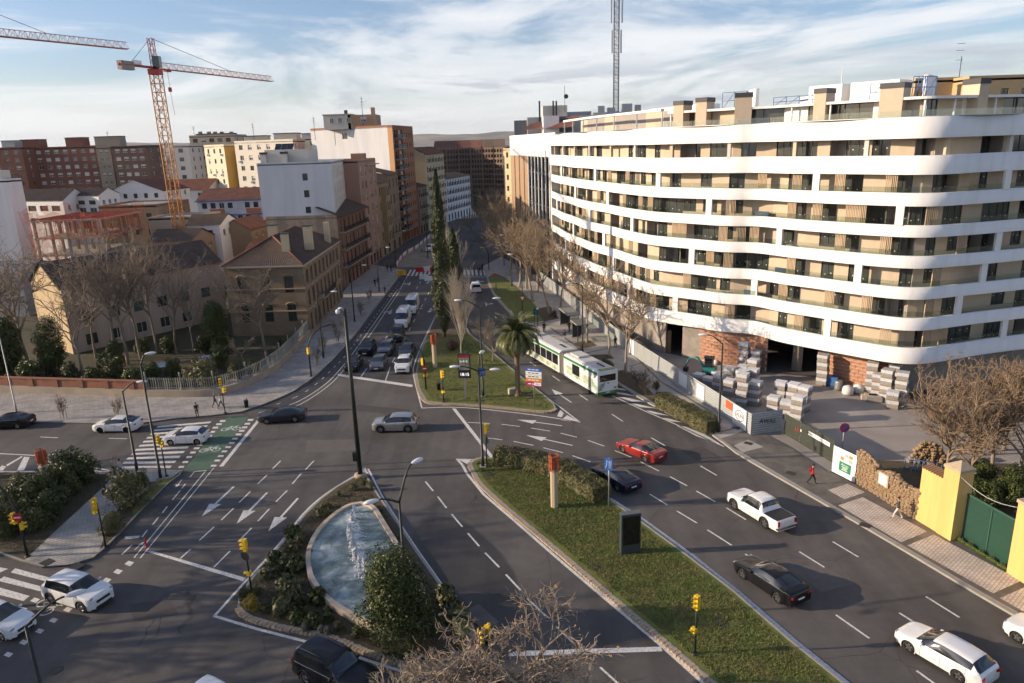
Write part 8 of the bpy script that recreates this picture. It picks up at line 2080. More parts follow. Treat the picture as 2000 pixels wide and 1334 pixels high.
SPK = [leaf_mesh('foliage',m_,420,(lambda r: (lambda a,t,l: (cos(a) * t * .42,sin(a) * t * .42,.1 + l * .62 * (1 - .4 * t),cos(a),sin(a),.2))(r.uniform(0,6.28),r.random(),r.random())),.14,sd) for sd,m_ in ((9,M_SHRUB),(10,M_OLIVE))]
# fountain island planting (pixel positions from the photograph)
rp = random.Random(8)
for (px,py,s,k) in ((572,1048,1.0,0),(585,1060,.8,1),(570,1075,.9,1),(540,1100,1.0,0),(558,1108,1.0,1),(525,1125,1.0,1),(578,1112,1.1,0),(560,1150,1.1,1),(570,1170,1.2,1),(555,1190,1.2,1),(580,1185,.9,0),(622,1175,1.0,0),(520,1195,.7,0),(540,1205,.6,1),(580,1212,.9,0),(610,1222,.9,0),(640,1212,.7,0),(660,1230,.6,1),(605,1085,.6,0),(630,1006,.9,1),(725,955,.8,1),(690,958,.7,0),(710,948,.7,0),(640,992,.6,0),(660,970,.5,0),(700,1240,.7,0),(640,1195,.5,1),(505,1160,.6,0),(600,1200,.6,1),(745,1000,.4,0),(870,1170,1.1,1),(880,1190,1.0,0),(890,1210,1.2,1)):
 plant('island_shrub','rounded green shrub in the planted bed round the fountain',(SM[0] if k == 0 else SM[1]) if s < .85 else SPK[k],STS,xy(px,py,.14),s * 1.35,rp.uniform(0,6),'shrubs around the fountain')
plant('island_shrub','low yellow flowering shrub in the island corner',SM[2],STS,xy(492,1190,.14),1.5,0); plant('island_shrub','dark green shrub next to the yellow flowering one',SM[0],STS,xy(478,1170,.14),1.3,0)
for px,py in ((596,1232),(628,1236),(640,1238)): plant('island_shrub','small whitish grey shrub at the cobbled kerb of the fountain island',SM[3],STS,xy(px,py,.14),.8,0,'grey shrubs at the cobbled kerb')
# laurel tree beside the fountain
LB = G(778,1242)
LAU = leaf_mesh('crown',M_LAUREL,26000,lobes(bush_lobes(12,2.75,5.2,34,.58,.12),.4),.085,4)
LTK = MB(); LTK.tube([(0,0,-.1),(.05,0,1.4),(.0,.1,3.2)],[.16,.13,.06],7)
for a in (0,1.3,2.6,3.9,5.2): LTK.tube([(.03,0,1.0),(cos(a) * .7,sin(a) * .7,2.2),(cos(a) * 1.3,sin(a) * 1.3,3.3)],[.08,.05,.02],5)
o = thing('laurel_tree','dense dark green round tree beside the fountain pool','tree',(LB.x,LB.y,.12)); obj('trunk',LTK.mesh('trunk',[M_BARKD]),o); obj('crown',LAU,o)
# cactus-like ivy post near the signal
q = G(905,1270); plant('ivy_column','pale green ivy column among the bare branches by the signal',leaf_mesh('foliage',leafmat('ivy_pale',(.16,.20,.06),(.22,.24,.09)),1400,ell(.5,.45,1.3,1.35,.4,.3,9),.09,3),STM,(q.x,q.y),1.0,0)
# left island shrubs
for i,(px,py,s,k) in enumerate(((60,1000,1.9,0),(40,1030,1.7,0),(85,985,2.0,3),(115,960,1.9,0),(135,940,2.0,3),(100,1010,1.5,3),(70,1035,1.4,0),(25,1000,1.6,1),(140,965,1.3,0),(165,940,1.7,3),(10,1045,1.3,0),(45,965,1.3,1),(120,985,1.2,0))):
 plant('island_shrub','tall dark evergreen shrub in the bed beside the paved path',SH[k],STM,xy(px,py,.13),s,i * 1.1,'evergreen shrubs beside the path',sz=s * .92)
plant('round_shrub','large rounded olive green shrub between path and cycle lane',SH[1],STM,xy(252,990,.13),1.75,0,sz=2.1); plant('round_shrub','low grey green shrub behind the path signal',SH[1],STM,xy(222,1040,.13),1.1,1); plant('round_shrub','shrub at the zebra end of the path behind the lamp post',SH[0],STM,xy(275,958,.13),1.2,2)
# garden greenery
for i,(px,py,s,k,lab) in enumerate(((405,757,2.3,1,'big sunlit olive bush leaning over the railing fence'),(375,752,1.4,1,'smaller olive bush beside the big one at the fence'),(25,735,2.6,3,'dark evergreen bush behind the brick garden wall'),(-10,745,2.4,3,'dark evergreen bush behind the brick garden wall'),(60,752,1.9,3,'dark evergreen bush behind the brick garden wall'),(105,735,2.4,3,'dark evergreen bush behind the brick garden wall'),(140,748,1.7,0,'dark evergreen bush behind the brick garden wall'),(185,755,1.5,3,'dark evergreen bush behind the brick garden wall'),(225,745,2.0,0,'dark evergreen bush behind the brick garden wall'),(262,760,1.6,3,'dark evergreen bush behind the brick garden wall'),(300,742,1.4,3,'dark evergreen bush behind the brick garden wall'),(340,735,1.5,0,'dark evergreen bush behind the brick garden wall'),(430,720,1.8,3,'dark shrub on the shaded garden lawn'),(400,690,1.6,3,'dark shrub on the shaded garden lawn'),(445,690,1.9,3,'dark shrub on the shaded garden lawn'),(500,735,1.3,3,'dark shrub on the shaded garden lawn'),(555,690,1.4,3,'dark shrub on the shaded garden lawn'),(330,690,1.5,3,'dark shrub on the shaded garden lawn'),(280,690,1.5,0,'dark shrub on the shaded garden lawn'),(210,725,1.6,3,'dark shrub on the shaded garden lawn'),(460,740,1.3,0,'dark shrub on the shaded garden lawn'))):
 plant('garden_bush',lab,SH[k],STM,xy(px,py,.1),s * .95,i * .9,{0: None,1: None}.get(i,'dark garden bushes at the wall' if i < 12 else 'dark shrubs on the garden lawn'),sz=s * 1.05)
EV = leaf_mesh('crown',M_LAUREL,9000,lobes([(x,y,z + 1.5,a,c) for x,y,z,a,c in bush_lobes(21,2.4,7.0,18,.5)]),.12,21); ETK = MB(); ETK.tube([(0,0,-.1),(.1,0,3),(0,.1,6.5)],[.2,.15,.06],7); ETM = ETK.mesh('trunk',[M_BARKD])
for px,py,s,lab in ((110,738,.95,'dark evergreen tree with a sunlit top by the yellow gable'),(30,742,1.0,'dark evergreen tree at the far end of the garden wall'),(428,700,.95,'ivy clad evergreen tree between villa and mansion'),(-25,745,1.1,'dark evergreen tree beyond the leaning mast'),(232,738,.6,'small yellow green evergreen in front of the villa')):
 tree('evergreen_tree',lab,(ETM,EV),xy(px,py,.1),s,px * .1)
for px,py in ((402,708),(318,722)):
 q = xy(px,py,.1); o = thing('garden_bench','pale garden bench on the shaded lawn' if px > 350 else 'pale garden seat among the dark shrubs','bench',(q[0],q[1],.1),.4)
 for nm,bx in (('seat',(-.8,.8,-.25,.25,.4,.46)),('backrest',(-.8,.8,.25,.31,.45,.9)),('leg',(-.7,-.62,-.2,.2,0,.4)),('leg',(.62,.7,-.2,.2,0,.4))): mb = MB(); mb.box(*bx); mb.build(nm,M_LHEAD,o)
# median: cypresses, bare poplar, palm
def cyp(r,H,R):
 z = r.random() ** .85; a = r.uniform(0,6.28); prof = (min(1,(z * 5) ** .6) * (1 - max(0,z - .25) / .75) ** .62); lump = 1 + .16 * sin(a * 3 + z * 17) + .12 * sin(a * 5 - z * 31); t = 1 - .35 * r.random() ** 2; q = R * prof * lump * t
 return (q * cos(a),q * sin(a),.6 + z * (H - .6),cos(a),sin(a),.35)
def cypress(label,base,H,R,n,seed):
 o = thing('cypress',label,'tree',(base[0],base[1],.14)); mb = MB(); mb.tube([(0,0,0),(0,0,H * .8)],[.22,.05],7); mb.build('trunk',M_BARKD,o)
 obj('crown',leaf_mesh('crown',M_CYP,n,lambda r: cyp(r,H,R),.17,seed),o)
b1 = xy(869,658,.14); H1 = Zat(b1[0],b1[1],333); cypress('tallest dark cypress on the median lawn',b1,H1,1.35,15000,1)
b2 = xy(892,618,.14); H2 = Zat(b2[0],b2[1],446); cypress('shorter dark cypress behind the tallest one',b2,H2,1.5,9000,2)
PO = bare_tree_mesh(41,12.0,.13,16,.34,.12,(7,6,4),up=1.0,wob=.08,m=M_BARKW)
tree('poplar_tree','pale upright bare poplar beside the cypresses',PO,xy(901,692,.14),.84,0); tree('poplar_tree','pale upright bare poplar hidden behind the cypresses',PO,xy(881,585,.14),1.0,1.4)
plant('median_shrub','dark red shrub at the foot of the bare poplar',leaf_mesh('foliage',M_REDS,900,ell(.8,.7,.6,.6,.3,.5,4),.09,4),STM,xy(884,683,.14),1.1,0)
# palm
pb = xy(1012,773,.14); PM = thing('palm_tree','date palm with arching fronds on the median lawn tip','tree',(pb[0],pb[1],.14)); Hp = 6.7
mb = MB(); prof = [(.42,-.05),(.34,.3)]
for k in range(34): z = .35 + k * (Hp - 1.3) / 34; prof += [(.27,z),(.30,z + .10)]
prof += [(.36,Hp - .9),(.52,Hp - .5),(.46,Hp - .05),(.2,Hp + .3)]
mb.lathe(prof,14,None,smooth=False); mb.build('trunk',mat('palm_trunk',(.17,.12,.075),.95,var=.3,vscale=6),PM)
def frond_mesh(L,arch,seed):
 r = random.Random(seed); mb = MB(); n = 26; P = []; ang = radians(62); q = Vector((0,0,0))
 for i in range(n + 1):
  P.append(q.copy()); q = q + Vector((cos(ang),0,sin(ang))) * (L / n); ang -= arch / n * (1 + .5 * i / n)
 mb.tube(P,[.035 * (1 - i / n * .8) for i in range(n + 1)],4,None,cap=False)
 for i in range(3,n + 1):
  l = .75 * sin(pi * min(1,.18 + i / n * .85)) + .08; d = (P[i] - P[i - 1]).normalized()
  for s in (1,-1):
   for k in (0,.33,.66):
    b0 = P[i - 1].lerp(P[i],k); t = b0 + d * l * .55 + Vector((0,s * l * .75,-l * .28 + .12 * r.uniform(-1,1))); w = d * .045; mb.face([b0 - w,b0 + w,t])
 return mb.mesh('frond',[M_PALM])
FR_ = [frond_mesh(3.7,radians(a),k) for k,a in enumerate((70,100,130,155))]
rf_ = random.Random(3)
for k in range(64):
 lay = k / 64; m_ = FR_[0 if lay < .2 else 1 if lay < .5 else 2 if lay < .8 else 3]
 o = obj('frond',m_,PM,(0,0,Hp + .15 - lay * .35)); tilt = [-.35,.05,.35,.75][FR_.index(m_)] + rf_.uniform(-.12,.12); o.rotation_euler = (rf_.uniform(-.15,.15),tilt,k * 2.399); sc_ = rf_.uniform(.85,1.05); o.scale = (sc_,sc_,sc_)
q = xy(1001,769,.14); mb = MB(); mb.cbox(0,0,.3,.9,.55,.6); mb.cbox(0,0,.62,.7,.38,.06); o = mb.build('stone_block',mat('pale_stone_block',(.45,.38,.29),.9,var=.15),None,(q[0],q[1],.14),.3); tag(o,'pale hollow stone block beside the palm trunk','stone block')
# hedges
def hedge(label,path,w,h,n,m=M_HEDGE,seed=1):
 pts = smooth_line(path,.5); c = pts[len(pts) // 2]; o = thing('clipped_hedge',label,'hedge',(c[0],c[1],.12)); lp_ = [(p[0] - c[0],p[1] - c[1]) for p in pts]
 mb = MB(); strip(mb,lp_[1:-1],w - .3,0,h - .2); mb.build('stems',M_BARKD,o)
 S_ = [0]
 for i in range(1,len(lp_)): S_.append(S_[-1] + hypot(lp_[i][0] - lp_[i - 1][0],lp_[i][1] - lp_[i - 1][1]))
 def f(r):
  s = r.random() * S_[-1]
  if r.random() < .09:
   e_ = r.random() < .5; a_,b_ = (lp_[0],lp_[1]) if e_ else (lp_[-1],lp_[-2]); l = hypot(a_[0] - b_[0],a_[1] - b_[1]); dx,dy = (a_[0] - b_[0]) / l,(a_[1] - b_[1]) / l; u = r.uniform(-w / 2,w / 2); q = r.uniform(-.1,.12); return (a_[0] + dx * q - dy * u,a_[1] + dy * q + dx * u,r.random() * h,dx,dy,.2)
  i = min(max(j for j in range(len(S_)) if S_[j] <= s),len(lp_) - 2); t = (s - S_[i]) / (S_[i + 1] - S_[i]); x = lp_[i][0] + (lp_[i + 1][0] - lp_[i][0]) * t; y = lp_[i][1] + (lp_[i + 1][1] - lp_[i][1]) * t
  dx,dy = lp_[i + 1][0] - lp_[i][0],lp_[i + 1][1] - lp_[i][1]; l = hypot(dx,dy); nx,ny = dy / l,-dx / l; u = r.random() * (2 * h + w); bump_ = .05 * sin(s * 2.1) + .05 * sin(s * 5.3) + r.uniform(-.08,.05)
  if u < h: return (x + nx * (w / 2 + bump_),y + ny * (w / 2 + bump_),u,nx,ny,.2)
  if u < h + w: v = u - h - w / 2; return (x + nx * v,y + ny * v,h + bump_,0,0,1)
  u -= h + w; return (x - nx * (w / 2 + bump_),y - ny * (w / 2 + bump_),u,-nx,-ny,.2)
 obj('foliage',leaf_mesh('foliage',m,n,f,.085,seed),o)
hedge('curved clipped hedge along the tip of the long lawn',gl([(968,903),(1005,905),(1050,915),(1095,930),(1140,955),(1176,978)],.14),1.7,1.25,15000)
hedge('clipped roadside hedge between hatched strip and pavement',gl([(1293,792),(1330,812),(1393,846)],.14),1.7,1.35,9000,seed=2)
for i,(px,py,s,k,lab) in enumerate(((1188,733,1.3,3,'dark evergreen bush beside the bus tail'),(1180,724,1.1,3,'dark evergreen bush touching the bus tail'),(1282,760,.7,1,'small bush at the start of the roadside hedge'))): plant('roadside_bush',lab,SH[k],STM,xy(px,py,.13),s * .8,i,sz=s * .9)
TW = bare_tree_mesh(51,2.6,.05,9,.6,.08,(5,4,3),up=.5,m=M_BARKD)
for px,py in ((1243,757),(1252,765),(1262,772)): tree('bare_shrub','bare dark twiggy shrub in the soil strip beside the hatched road',TW,xy(px,py,.13),1.0,px,'bare shrubs beside the hatched road',cat='shrub')
# bare trees behind the yellow gate
RT = [bare_tree_mesh(s,9.0,.17,11,.85,.14,(6,5,3),up=.45,wob=.18,m=M_BARKT,mc=mat('thicket_twig',(.27,.19,.12),.9,var=.2),leaf=.05) for s in (61,62)]
for i,(px,py,s,lab) in enumerate(((1848,930,.98,'bare tan tree right behind the yellow pillar'),(1895,945,1.02,'bare tan tree above the green gate'),(1935,920,1.08,'bare tan tree in the thicket behind the green gate'),(1985,930,1.12,'bare tan tree behind the far yellow pillar'),(1960,880,1.05,'bare tan tree deeper in the thicket by the site yard'),(2040,900,1.1,'bare tan tree at the end of the thicket'),(1905,890,.95,'bare tan tree between gate thicket and ruin'))): tree('thicket_tree',lab,RT[i % 2],xy(px,py),s,i * 2.1,'bare trees behind the yellow wall')
for i,(px,py) in enumerate(((1900,985),(1930,990),(1955,985),(1880,960),(1975,960),(1920,950),(1990,1000))): plant('thicket_bush','dark ivy bush in the shade behind the green gate',SH[3],STM,xy(px,py),1.3,i,'dark bushes behind the green gate')
gm_ = leaf_mesh('foliage',leafmat('weed_green',(.10,.16,.03),(.07,.10,.02)),500,ell(.5,.22,.16,.14,.4,.6,3),.07,2)
for t in (.1,.3,.5,.7,.9):
 p = Vector(yC).lerp(Vector(yD),t); plant('gate_weed','green weeds growing along the foot of the green gate',gm_,STS,(p.x + .05,p.y + .05),.9,atan2(gd.y,gd.x),'weeds at the green gate',z=.14,cat='weed',sz=.9)
# foreground bare tree
FT = bare_tree_mesh(71,6.6,.17,15,1.25,.30,(8,7,5),up=.15,wob=.2,m=mat('grey_bark',(.27,.215,.165),.95,var=.25,vscale=4),leaf=.12)
p = G(1005,1318,4.2); tree('street_tree','bare pale tree with spreading twigs in front of the wide stop line',FT,(p.x - .2,p.y - .2),1.12,.6,z=0)
p = G(800,1330,3.2); tree('street_tree','bare shrubby tree at the corner of the fountain island',bare_tree_mesh(72,5.0,.12,11,.8,.22,(6,5,4),up=.4,wob=.16,m=M_BARKP),(p.x + .5,p.y - .5),.95,1.6,z=0)
# unseen trees added beyond the frame edge to throw long bands of shade
for i,(x,y,s) in enumerate(((-41,38.5,1.1),(-43,44.5,1.15),(-46,30,1.2),(-39,26,1.1),(-52,36,1.2),(-60,47,1.1),(-64,56,1.1),(-31,21,1.0))): tree('plane_tree','unseen bare plane tree added beyond the shrub island to cast shade',PL[i % 3],(x,y),s,i,'unseen bare plane trees added for shade',z=0)
b = Bld('shade_block','unseen brown apartment block added to shade the left foreground',[(-112,-2),(-82,-2),(-82,34),(-112,34)],M_RB2)  # block out of view, added so its shadow darkens the lower left
for A,B_ in (((-112,-2),(-82,-2)),((-82,-2),(-82,34)),((-82,34),(-112,34))): L_ = hypot(B_[0] - A[0],B_[1] - A[1]); b.face(A,B_,0,17,b.grid(1,L_ - 1,8,1.4,[(1.5 + 3 * k,1.5) for k in range(5)],mixs=['plain','blind']))
b.done('flat',17)
# saplings in guards on the left pavement
for i,(px,py) in enumerate(((125,817),(232,820),(620,715),(633,690),(662,672),(672,655),(705,618),(722,592))):
 q = xy(px,py,.13); o = thing('sapling_guard','thin bare sapling in a timber guard on the garden pavement','sapling',(q[0],q[1],.13),i,'guarded saplings on the left pavement')
 for a in (0,2.1,4.2): mb = MB(); mb.tube([(cos(a) * .32,sin(a) * .32,0),(cos(a) * .32,sin(a) * .32,1.5)],.035,5); mb.build('stake',M_WOODP,o)
 mb = MB(); mb.tube([(cos(t * 2.1) * .33,sin(t * 2.1) * .33,1.4) for t in range(4)],.025,4); mb.build('tie',M_WOODP,o)
 t_ = obj('sapling',TW[1],o); t_.scale = (.6,.6,1.1)
 mb = MB(); mb.tube([(0,0,0),(0,0,2.4)],[.03,.015],5); mb.build('trunk',M_BARKT,o)
# lawn blades
def lawn(poly,n,isl,seed,z=.14,m=None,excl=None):
 r = random.Random(seed); xs_ = [p[0] for p in poly]; ys_ = [p[1] for p in poly]; mb = MB(); k = 0; ym = max(min(ys_),29.5)
 def inside(x,y,poly=poly):
  c = False; j = len(poly) - 1
  for i in range(len(poly)):
   if (poly[i][1] > y) != (poly[j][1] > y) and x < (poly[j][0] - poly[i][0]) * (y - poly[i][1]) / (poly[j][1] - poly[i][1]) + poly[i][0]: c = not c
   j = i
  return c
 while k < n:
  x,y = r.uniform(min(xs_),max(xs_)),r.uniform(ym,max(ys_))
  if not inside(x,y) or (excl and inside(x,y,excl)): continue
  a = r.uniform(0,6.28); h = r.uniform(.05,.12); w = r.uniform(.015,.035); mb.face([(x - cos(a) * w,y - sin(a) * w,z),(x + cos(a) * w,y + sin(a) * w,z),(x + r.uniform(-.06,.06),y + r.uniform(-.06,.06),z + h)]); k += 1
 return stuffpart(mb.build('grass_blades',m,isl))
M_BLADE = mat('grass_blade',(.120,.155,.030),.8,var=.28,vscale=1.2,col2=(.16,.14,.05),mixscale=.5)
lawn(offset_line(i2 if area2(i2) > 0 else i2[::-1],-.5,True),52000,isl2,1,.14,M_BLADE); lawn(offset_line(gl(I1[1:18]) if area2(gl(I1[1:18])) > 0 else gl(I1[1:18])[::-1],-.6,True),24000,isl1,2,.14,M_BLADE)
# dead leaves, tufts on planted beds
def litter(poly,n,isl,seed,z=.145,excl=None):
 return lawn(poly,n,isl,seed,z,excl=excl,m=mat('bed_tufts',(.085,.085,.028),.9,var=.5,vscale=1.0,col2=(.15,.11,.06),mixscale=.8))
litter(offset_line(fi if area2(fi) > 0 else fi[::-1],-.5,True),16000,isl3,3); litter(offset_line(li if area2(li) > 0 else li[::-1],-.6,True),9000,isl4,4,.136,PATHP)
# ================================================================== fountain
FO = thing('fountain','teardrop fountain pool with pale stone rim and white water jets','fountain',tuple(G(690,1100,.14)))
F0 = Vector(FO.location)
RIM = [(705,979),(722,983),(736,992),(760,1030),(784,1068),(815,1120),(832,1160),(832,1195),(805,1222),(770,1228),(730,1220),(693,1206),(671,1193),(644,1176),(620,1152),(603,1125),(597,1091),(603,1060),(624,1026),(658,996),(685,982)]
rim = smooth_line([tuple((G(a,b_,.6) - F0)[:2]) for a,b_ in RIM],.4,True)
if area2(rim) < 0: rim = rim[::-1]
inn = offset_line(rim,-.31,True)
mb = MB(); n_ = len(rim)
for i in range(n_):
 j = (i + 1) % n_; a,b_,c,d_ = rim[i],rim[j],inn[j],inn[i]; mb.face([(*a,-.1),(*b_,-.1),(*b_,.46),(*a,.46)]); mb.face([(*a,.46),(*b_,.46),(*c,.46),(*d_,.46)]); mb.face([(*d_,.46),(*c,.46),(*c,0),(*d_,0)])
mb.build('stone_rim',mat('fountain_stone',(.60,.51,.41),.85,var=.18,vscale=2.0,col2=(.42,.33,.24),mixscale=1.0),FO)
for i in range(0,n_,3):
 a,c = rim[i],inn[i]; mb = MB(); strip(mb,[a,c],.02,.4605,.4605); mb.build('rim_joint',mat('rim_joint',(.25,.2,.16),.9),FO)
def water_mat():
 m = bpy.data.materials.new('fountain_water'); m.use_nodes = True; t = m.node_tree; b2_ = t.nodes['Principled BSDF']; N = t.nodes.new; L = t.links.new; tcn = N('ShaderNodeTexCoord')
 nz = N('ShaderNodeTexNoise'); nz.inputs['Scale'].default_value = .55; nz.inputs['Detail'].default_value = 8; nz.inputs['Roughness'].default_value = .65; nz.inputs['Distortion'].default_value = .6; L(tcn.outputs['Object'],nz.inputs['Vector'])
 cr_ = N('ShaderNodeValToRGB'); e = cr_.color_ramp.elements; e[0].position = .36; e[0].color = (.10,.135,.13,1); e[1].position = .64; e[1].color = (.50,.54,.51,1); n2 = cr_.color_ramp.elements.new(.5); n2.color = (.23,.285,.27,1)
 L(nz.outputs['Fac'],cr_.inputs[0]); L(cr_.outputs[0],b2_.inputs['Base Color']); b2_.inputs['Roughness'].default_value = .16; b2_.inputs['Specular IOR Level'].default_value = .35; b2_.inputs['IOR'].default_value = 1.33
 nb = N('ShaderNodeTexNoise'); nb.inputs['Scale'].default_value = 5.5; nb.inputs['Detail'].default_value = 4; L(tcn.outputs['Object'],nb.inputs['Vector']); bn = N('ShaderNodeBump'); bn.inputs['Strength'].default_value = .55; bn.inputs['Distance'].default_value = .08; L(nb.outputs['Fac'],bn.inputs['Height']); L(bn.outputs[0],b2_.inputs['Normal']); return m
mb = MB(); mb.face([(*p,.30) for p in inn]); mb.build('water',water_mat(),FO)
M_SPRAY = mat('water_spray',(.82,.84,.85),.25,alpha=.75)
rj = random.Random(6); oct_f = ((0,2,4),(2,1,4),(1,3,4),(3,0,4),(2,0,5),(1,2,5),(3,1,5),(0,3,5))
for (px,py,h,w,n) in ((692,1000,.9,.14,70),(687,1015,.7,.16,60),(683,1040,1.0,.2,90),(684,1055,1.7,.24,190),(690,1075,1.5,.24,160),(695,1092,1.1,.26,150),(703,1108,1.2,.22,130),(712,1118,1.4,.16,100),(704,1125,.6,.3,90),(726,1124,.5,.14,40)):
 c = G(px,py,.45) - F0; mb = MB()
 for k in range(n):
  t = rj.random(); sp = w * (.25 + .75 * (1 - t) ** .7); x,y = c.x + rj.gauss(0,sp * .5) + .18 * (1 - t) * rj.random(),c.y + rj.gauss(0,sp * .5); z = .3 + .75 * h * t ** 1.1; s = rj.uniform(.035,.10) * (1.25 - t * .6); i0 = len(mb.v)
  for q in ((s,0,0),(-s,0,0),(0,s,0),(0,-s,0),(0,0,s * 1.8),(0,0,-s * 1.8)): mb.v.append((x + q[0],y + q[1],z + q[2]))
  for f in oct_f: mb.f.append(tuple(i0 + v for v in f)); mb.m.append(0); mb.sm.append(True)
 stuffpart(mb.build('water_jet',M_SPRAY,FO))
# foam where the jets fall
mb = MB()
for k in range(900):
 t = rj.random(); c = G(686 + 22 * t + rj.gauss(0,7),1000 + 125 * t + rj.gauss(0,5),.45) - F0; a = rj.uniform(0,6.28); s = rj.uniform(.03,.12); mb.face([(c.x + s * cos(a + k2 * 1.57),c.y + s * .6 * sin(a + k2 * 1.57),.304 + .004 * rj.random()) for k2 in range(4)])
stuffpart(mb.build('foam',M_SPRAY,FO))
# ---- air between here and the hills
hz_ = MB(); hz_.box(-9500,9500,-700,14500,-1.5,330); o = hz_.build('haze'); o['kind'] = 'stuff'
hm = bpy.data.materials.new('haze_air'); hm.use_nodes = True; ht_ = hm.node_tree
for n_ in list(ht_.nodes): ht_.nodes.remove(n_)
ho = ht_.nodes.new('ShaderNodeOutputMaterial'); pv_ = ht_.nodes.new('ShaderNodeVolumePrincipled'); pv_.inputs['Color'].default_value = (.78,.86,.97,1); pv_.inputs['Density'].default_value = 3e-5; pv_.inputs['Anisotropy'].default_value = .2
ht_.links.new(pv_.outputs[0],ho.inputs['Volume']); o.data.materials.append(hm)
# ================================================================== people
M_SKIN = mat('skin',(.42,.25,.17),.6)
def cloth(name,c): return mat('cloth_' + name,c,.85,var=.15,vscale=6)
LATER,SKIN = [],[]
def person(label,base,heading,pose='stand',top=(.02,.02,.022),legs=(.02,.02,.025),hair=(.02,.014,.01),h=1.72,shoe=(.02,.02,.02),lean=0.0,bag=None,z=.13,group=None,sit=.47):
 s = h / 1.75; V = []; E = []; R = []
 def v(x,y,z_,r): V.append(Vector((x,y,z_)) * s); R.append(r * s); return len(V) - 1
 def e(a,b_): E.append((a,b_))
 step = .28 if pose == 'walk' else .04; hip = .93; dz = 0.0
 if pose == 'sit': dz = -(hip - sit / s - .08)
 pel = v(0,0,hip + dz,.135); wst = v(.0 + lean * .2,0,1.10 + dz,.125); che = v(.02 + lean * .5,0,1.32 + dz,.145); nk = v(.02 + lean * .8,0,1.47 + dz,.06); hd = v(.04 + lean,0,1.58 + dz,.085); hd2 = v(.045 + lean,0,1.68 + dz,.088); nose = v(.145 + lean,0,1.60 + dz,.018)
 for a,b_ in ((pel,wst),(wst,che),(che,nk),(nk,hd),(hd,hd2),(hd,nose)): e(a,b_)
 for sd,ph in ((1,1),(-1,-1)):
  hp = v(0,sd * .10,hip - .06 + dz,.095); e(pel,hp)
  if pose == 'sit': kn = v(.44,sd * .11,hip - .04 + dz,.062); an = v(.46,sd * .11,.09,.045)
  else: kn = v(step * .55 * ph + (.04 if pose == 'walk' else .01),sd * .10,.50,.062); an = v(step * ph - (.06 if pose == 'walk' and ph < 0 else 0),sd * .10,.09 + (.05 if pose == 'walk' and ph < 0 else 0),.043)
  tp = v((V[an].x / s) + .17,sd * .115,.04,.038); e(hp,kn); e(kn,an); e(an,tp)
  sh = v(.01 + lean * .55,sd * .185,1.40 + dz,.062); e(che,sh)
  sw = -step * ph * .8
  el = v(sw * .4 + lean * .4,sd * .245,1.12 + dz,.045)
  wr = v(sw + .10 + lean * .3,sd * .235,.90 + dz,.032) if pose != 'sit' and pose != 'phone' else v(.28,sd * .12,1.08 + dz if pose == 'phone' else .62 + dz * .6,.032)
  e(sh,el); e(el,wr); d = (V[wr] - V[el]).normalized(); pal = v(*((V[wr] / s) + d * .07),.034); e(wr,pal)
  for k in range(5):
   off = Vector((.022 * (k - 2),0,0)) if k < 4 else Vector((.045,0,.03)); l = (.065,.075,.08,.07,.045)[k]
   f1 = v(*((V[pal] / s) + d * l * .55 + off * .8),.0095); f2 = v(*((V[pal] / s) + d * l * 1.05 + off + Vector((.012,0,0))),.008); e(pal,f1); e(f1,f2)
 me = bpy.data.meshes.new('body'); me.from_pydata(V,E,[]); o = bpy.data.objects.new('body',me); COL.objects.link(o)
 md_ = o.modifiers.new('skin','SKIN'); md_.use_smooth_shade = True
 for i,sv in enumerate(me.skin_vertices[0].data): sv.radius = (R[i],R[i]); sv.use_root = (i == 0)
 sb = o.modifiers.new('sub','SUBSURF'); sb.levels = 1; sb.render_levels = 1
 LATER.append(lambda m2: finish(m2)); SKIN.append(o)
 def finish(m2): dress(m2,label,base,heading,pose,top,legs,hair,shoe,bag,z,group,V,R,s,dz,hip,hd2)
def dress(m2,label,base,heading,pose,top,legs,hair,shoe,bag,z,group,V,R,s,dz,hip,hd2):
 m2.materials.clear()
 k_ = '%.3f_%.3f_%.3f'
 for m_ in (cloth(k_ % top,top),cloth(k_ % legs,legs),M_SKIN,cloth(k_ % shoe,shoe)): m2.materials.append(m_)
 hands = [V[i] for i in range(len(V)) if R[i] < .0335 * s and R[i] > .025 * s] + [V[i] for i in range(len(V)) if R[i] < .012 * s]
 for p in m2.polygons:
  c = p.center; i = 0
  if c.z > (1.46 + dz) * s: i = 2
  elif c.z < .085 * s: i = 3
  elif (pose != 'sit' and c.z < .93 * s and abs(c.y) < .2 * s) or (pose == 'sit' and (c.z < (hip + dz + .03) * s)): i = 1
  if any((c - q).length < .05 * s for q in hands): i = 2
  p.material_index = i; p.use_smooth = True
 root = thing('person',label,'person',(base[0],base[1],z),heading,group); b_ = obj('body',m2,root)
 hp_ = V[hd2]; mb = MB(); mb.lathe([(.001,.10),(.06,.09),(.092,.045),(.098,-.01),(.085,-.06)],10,None,Matrix.Translation((hp_.x - .014 * s,0,hp_.z + .0 * s)) @ Matrix.Rotation(-.25,4,'Y') @ Matrix.Scale(s,4),cap=False); mb.build('hair',cloth(k_ % hair,hair),root)
 for sd in (1,-1): mb = MB(); mb.lathe([(.011,-.006),(.001,.008)],6,None,Matrix.Translation((hp_.x + .083 * s,sd * .034 * s,hp_.z - .045 * s)) @ Matrix.Rotation(radians(90),4,'Y')); mb.build('eye',M_TEXTM,root)
 if bag: mb = MB(); mb.cbox(-.2 * s,0,1.2 * s + dz,.16,.3,.42); mb.build('backpack',cloth(k_ % bag,bag),root)
 return root
BLK = (.018,.018,.02); NAV = (.03,.035,.05); BRN = (.10,.065,.04)
person('person in a dark coat waiting alone at the garden kerb',xy(386,815,.13),radians(-60),'phone',BLK,(.03,.03,.035),h=1.65)
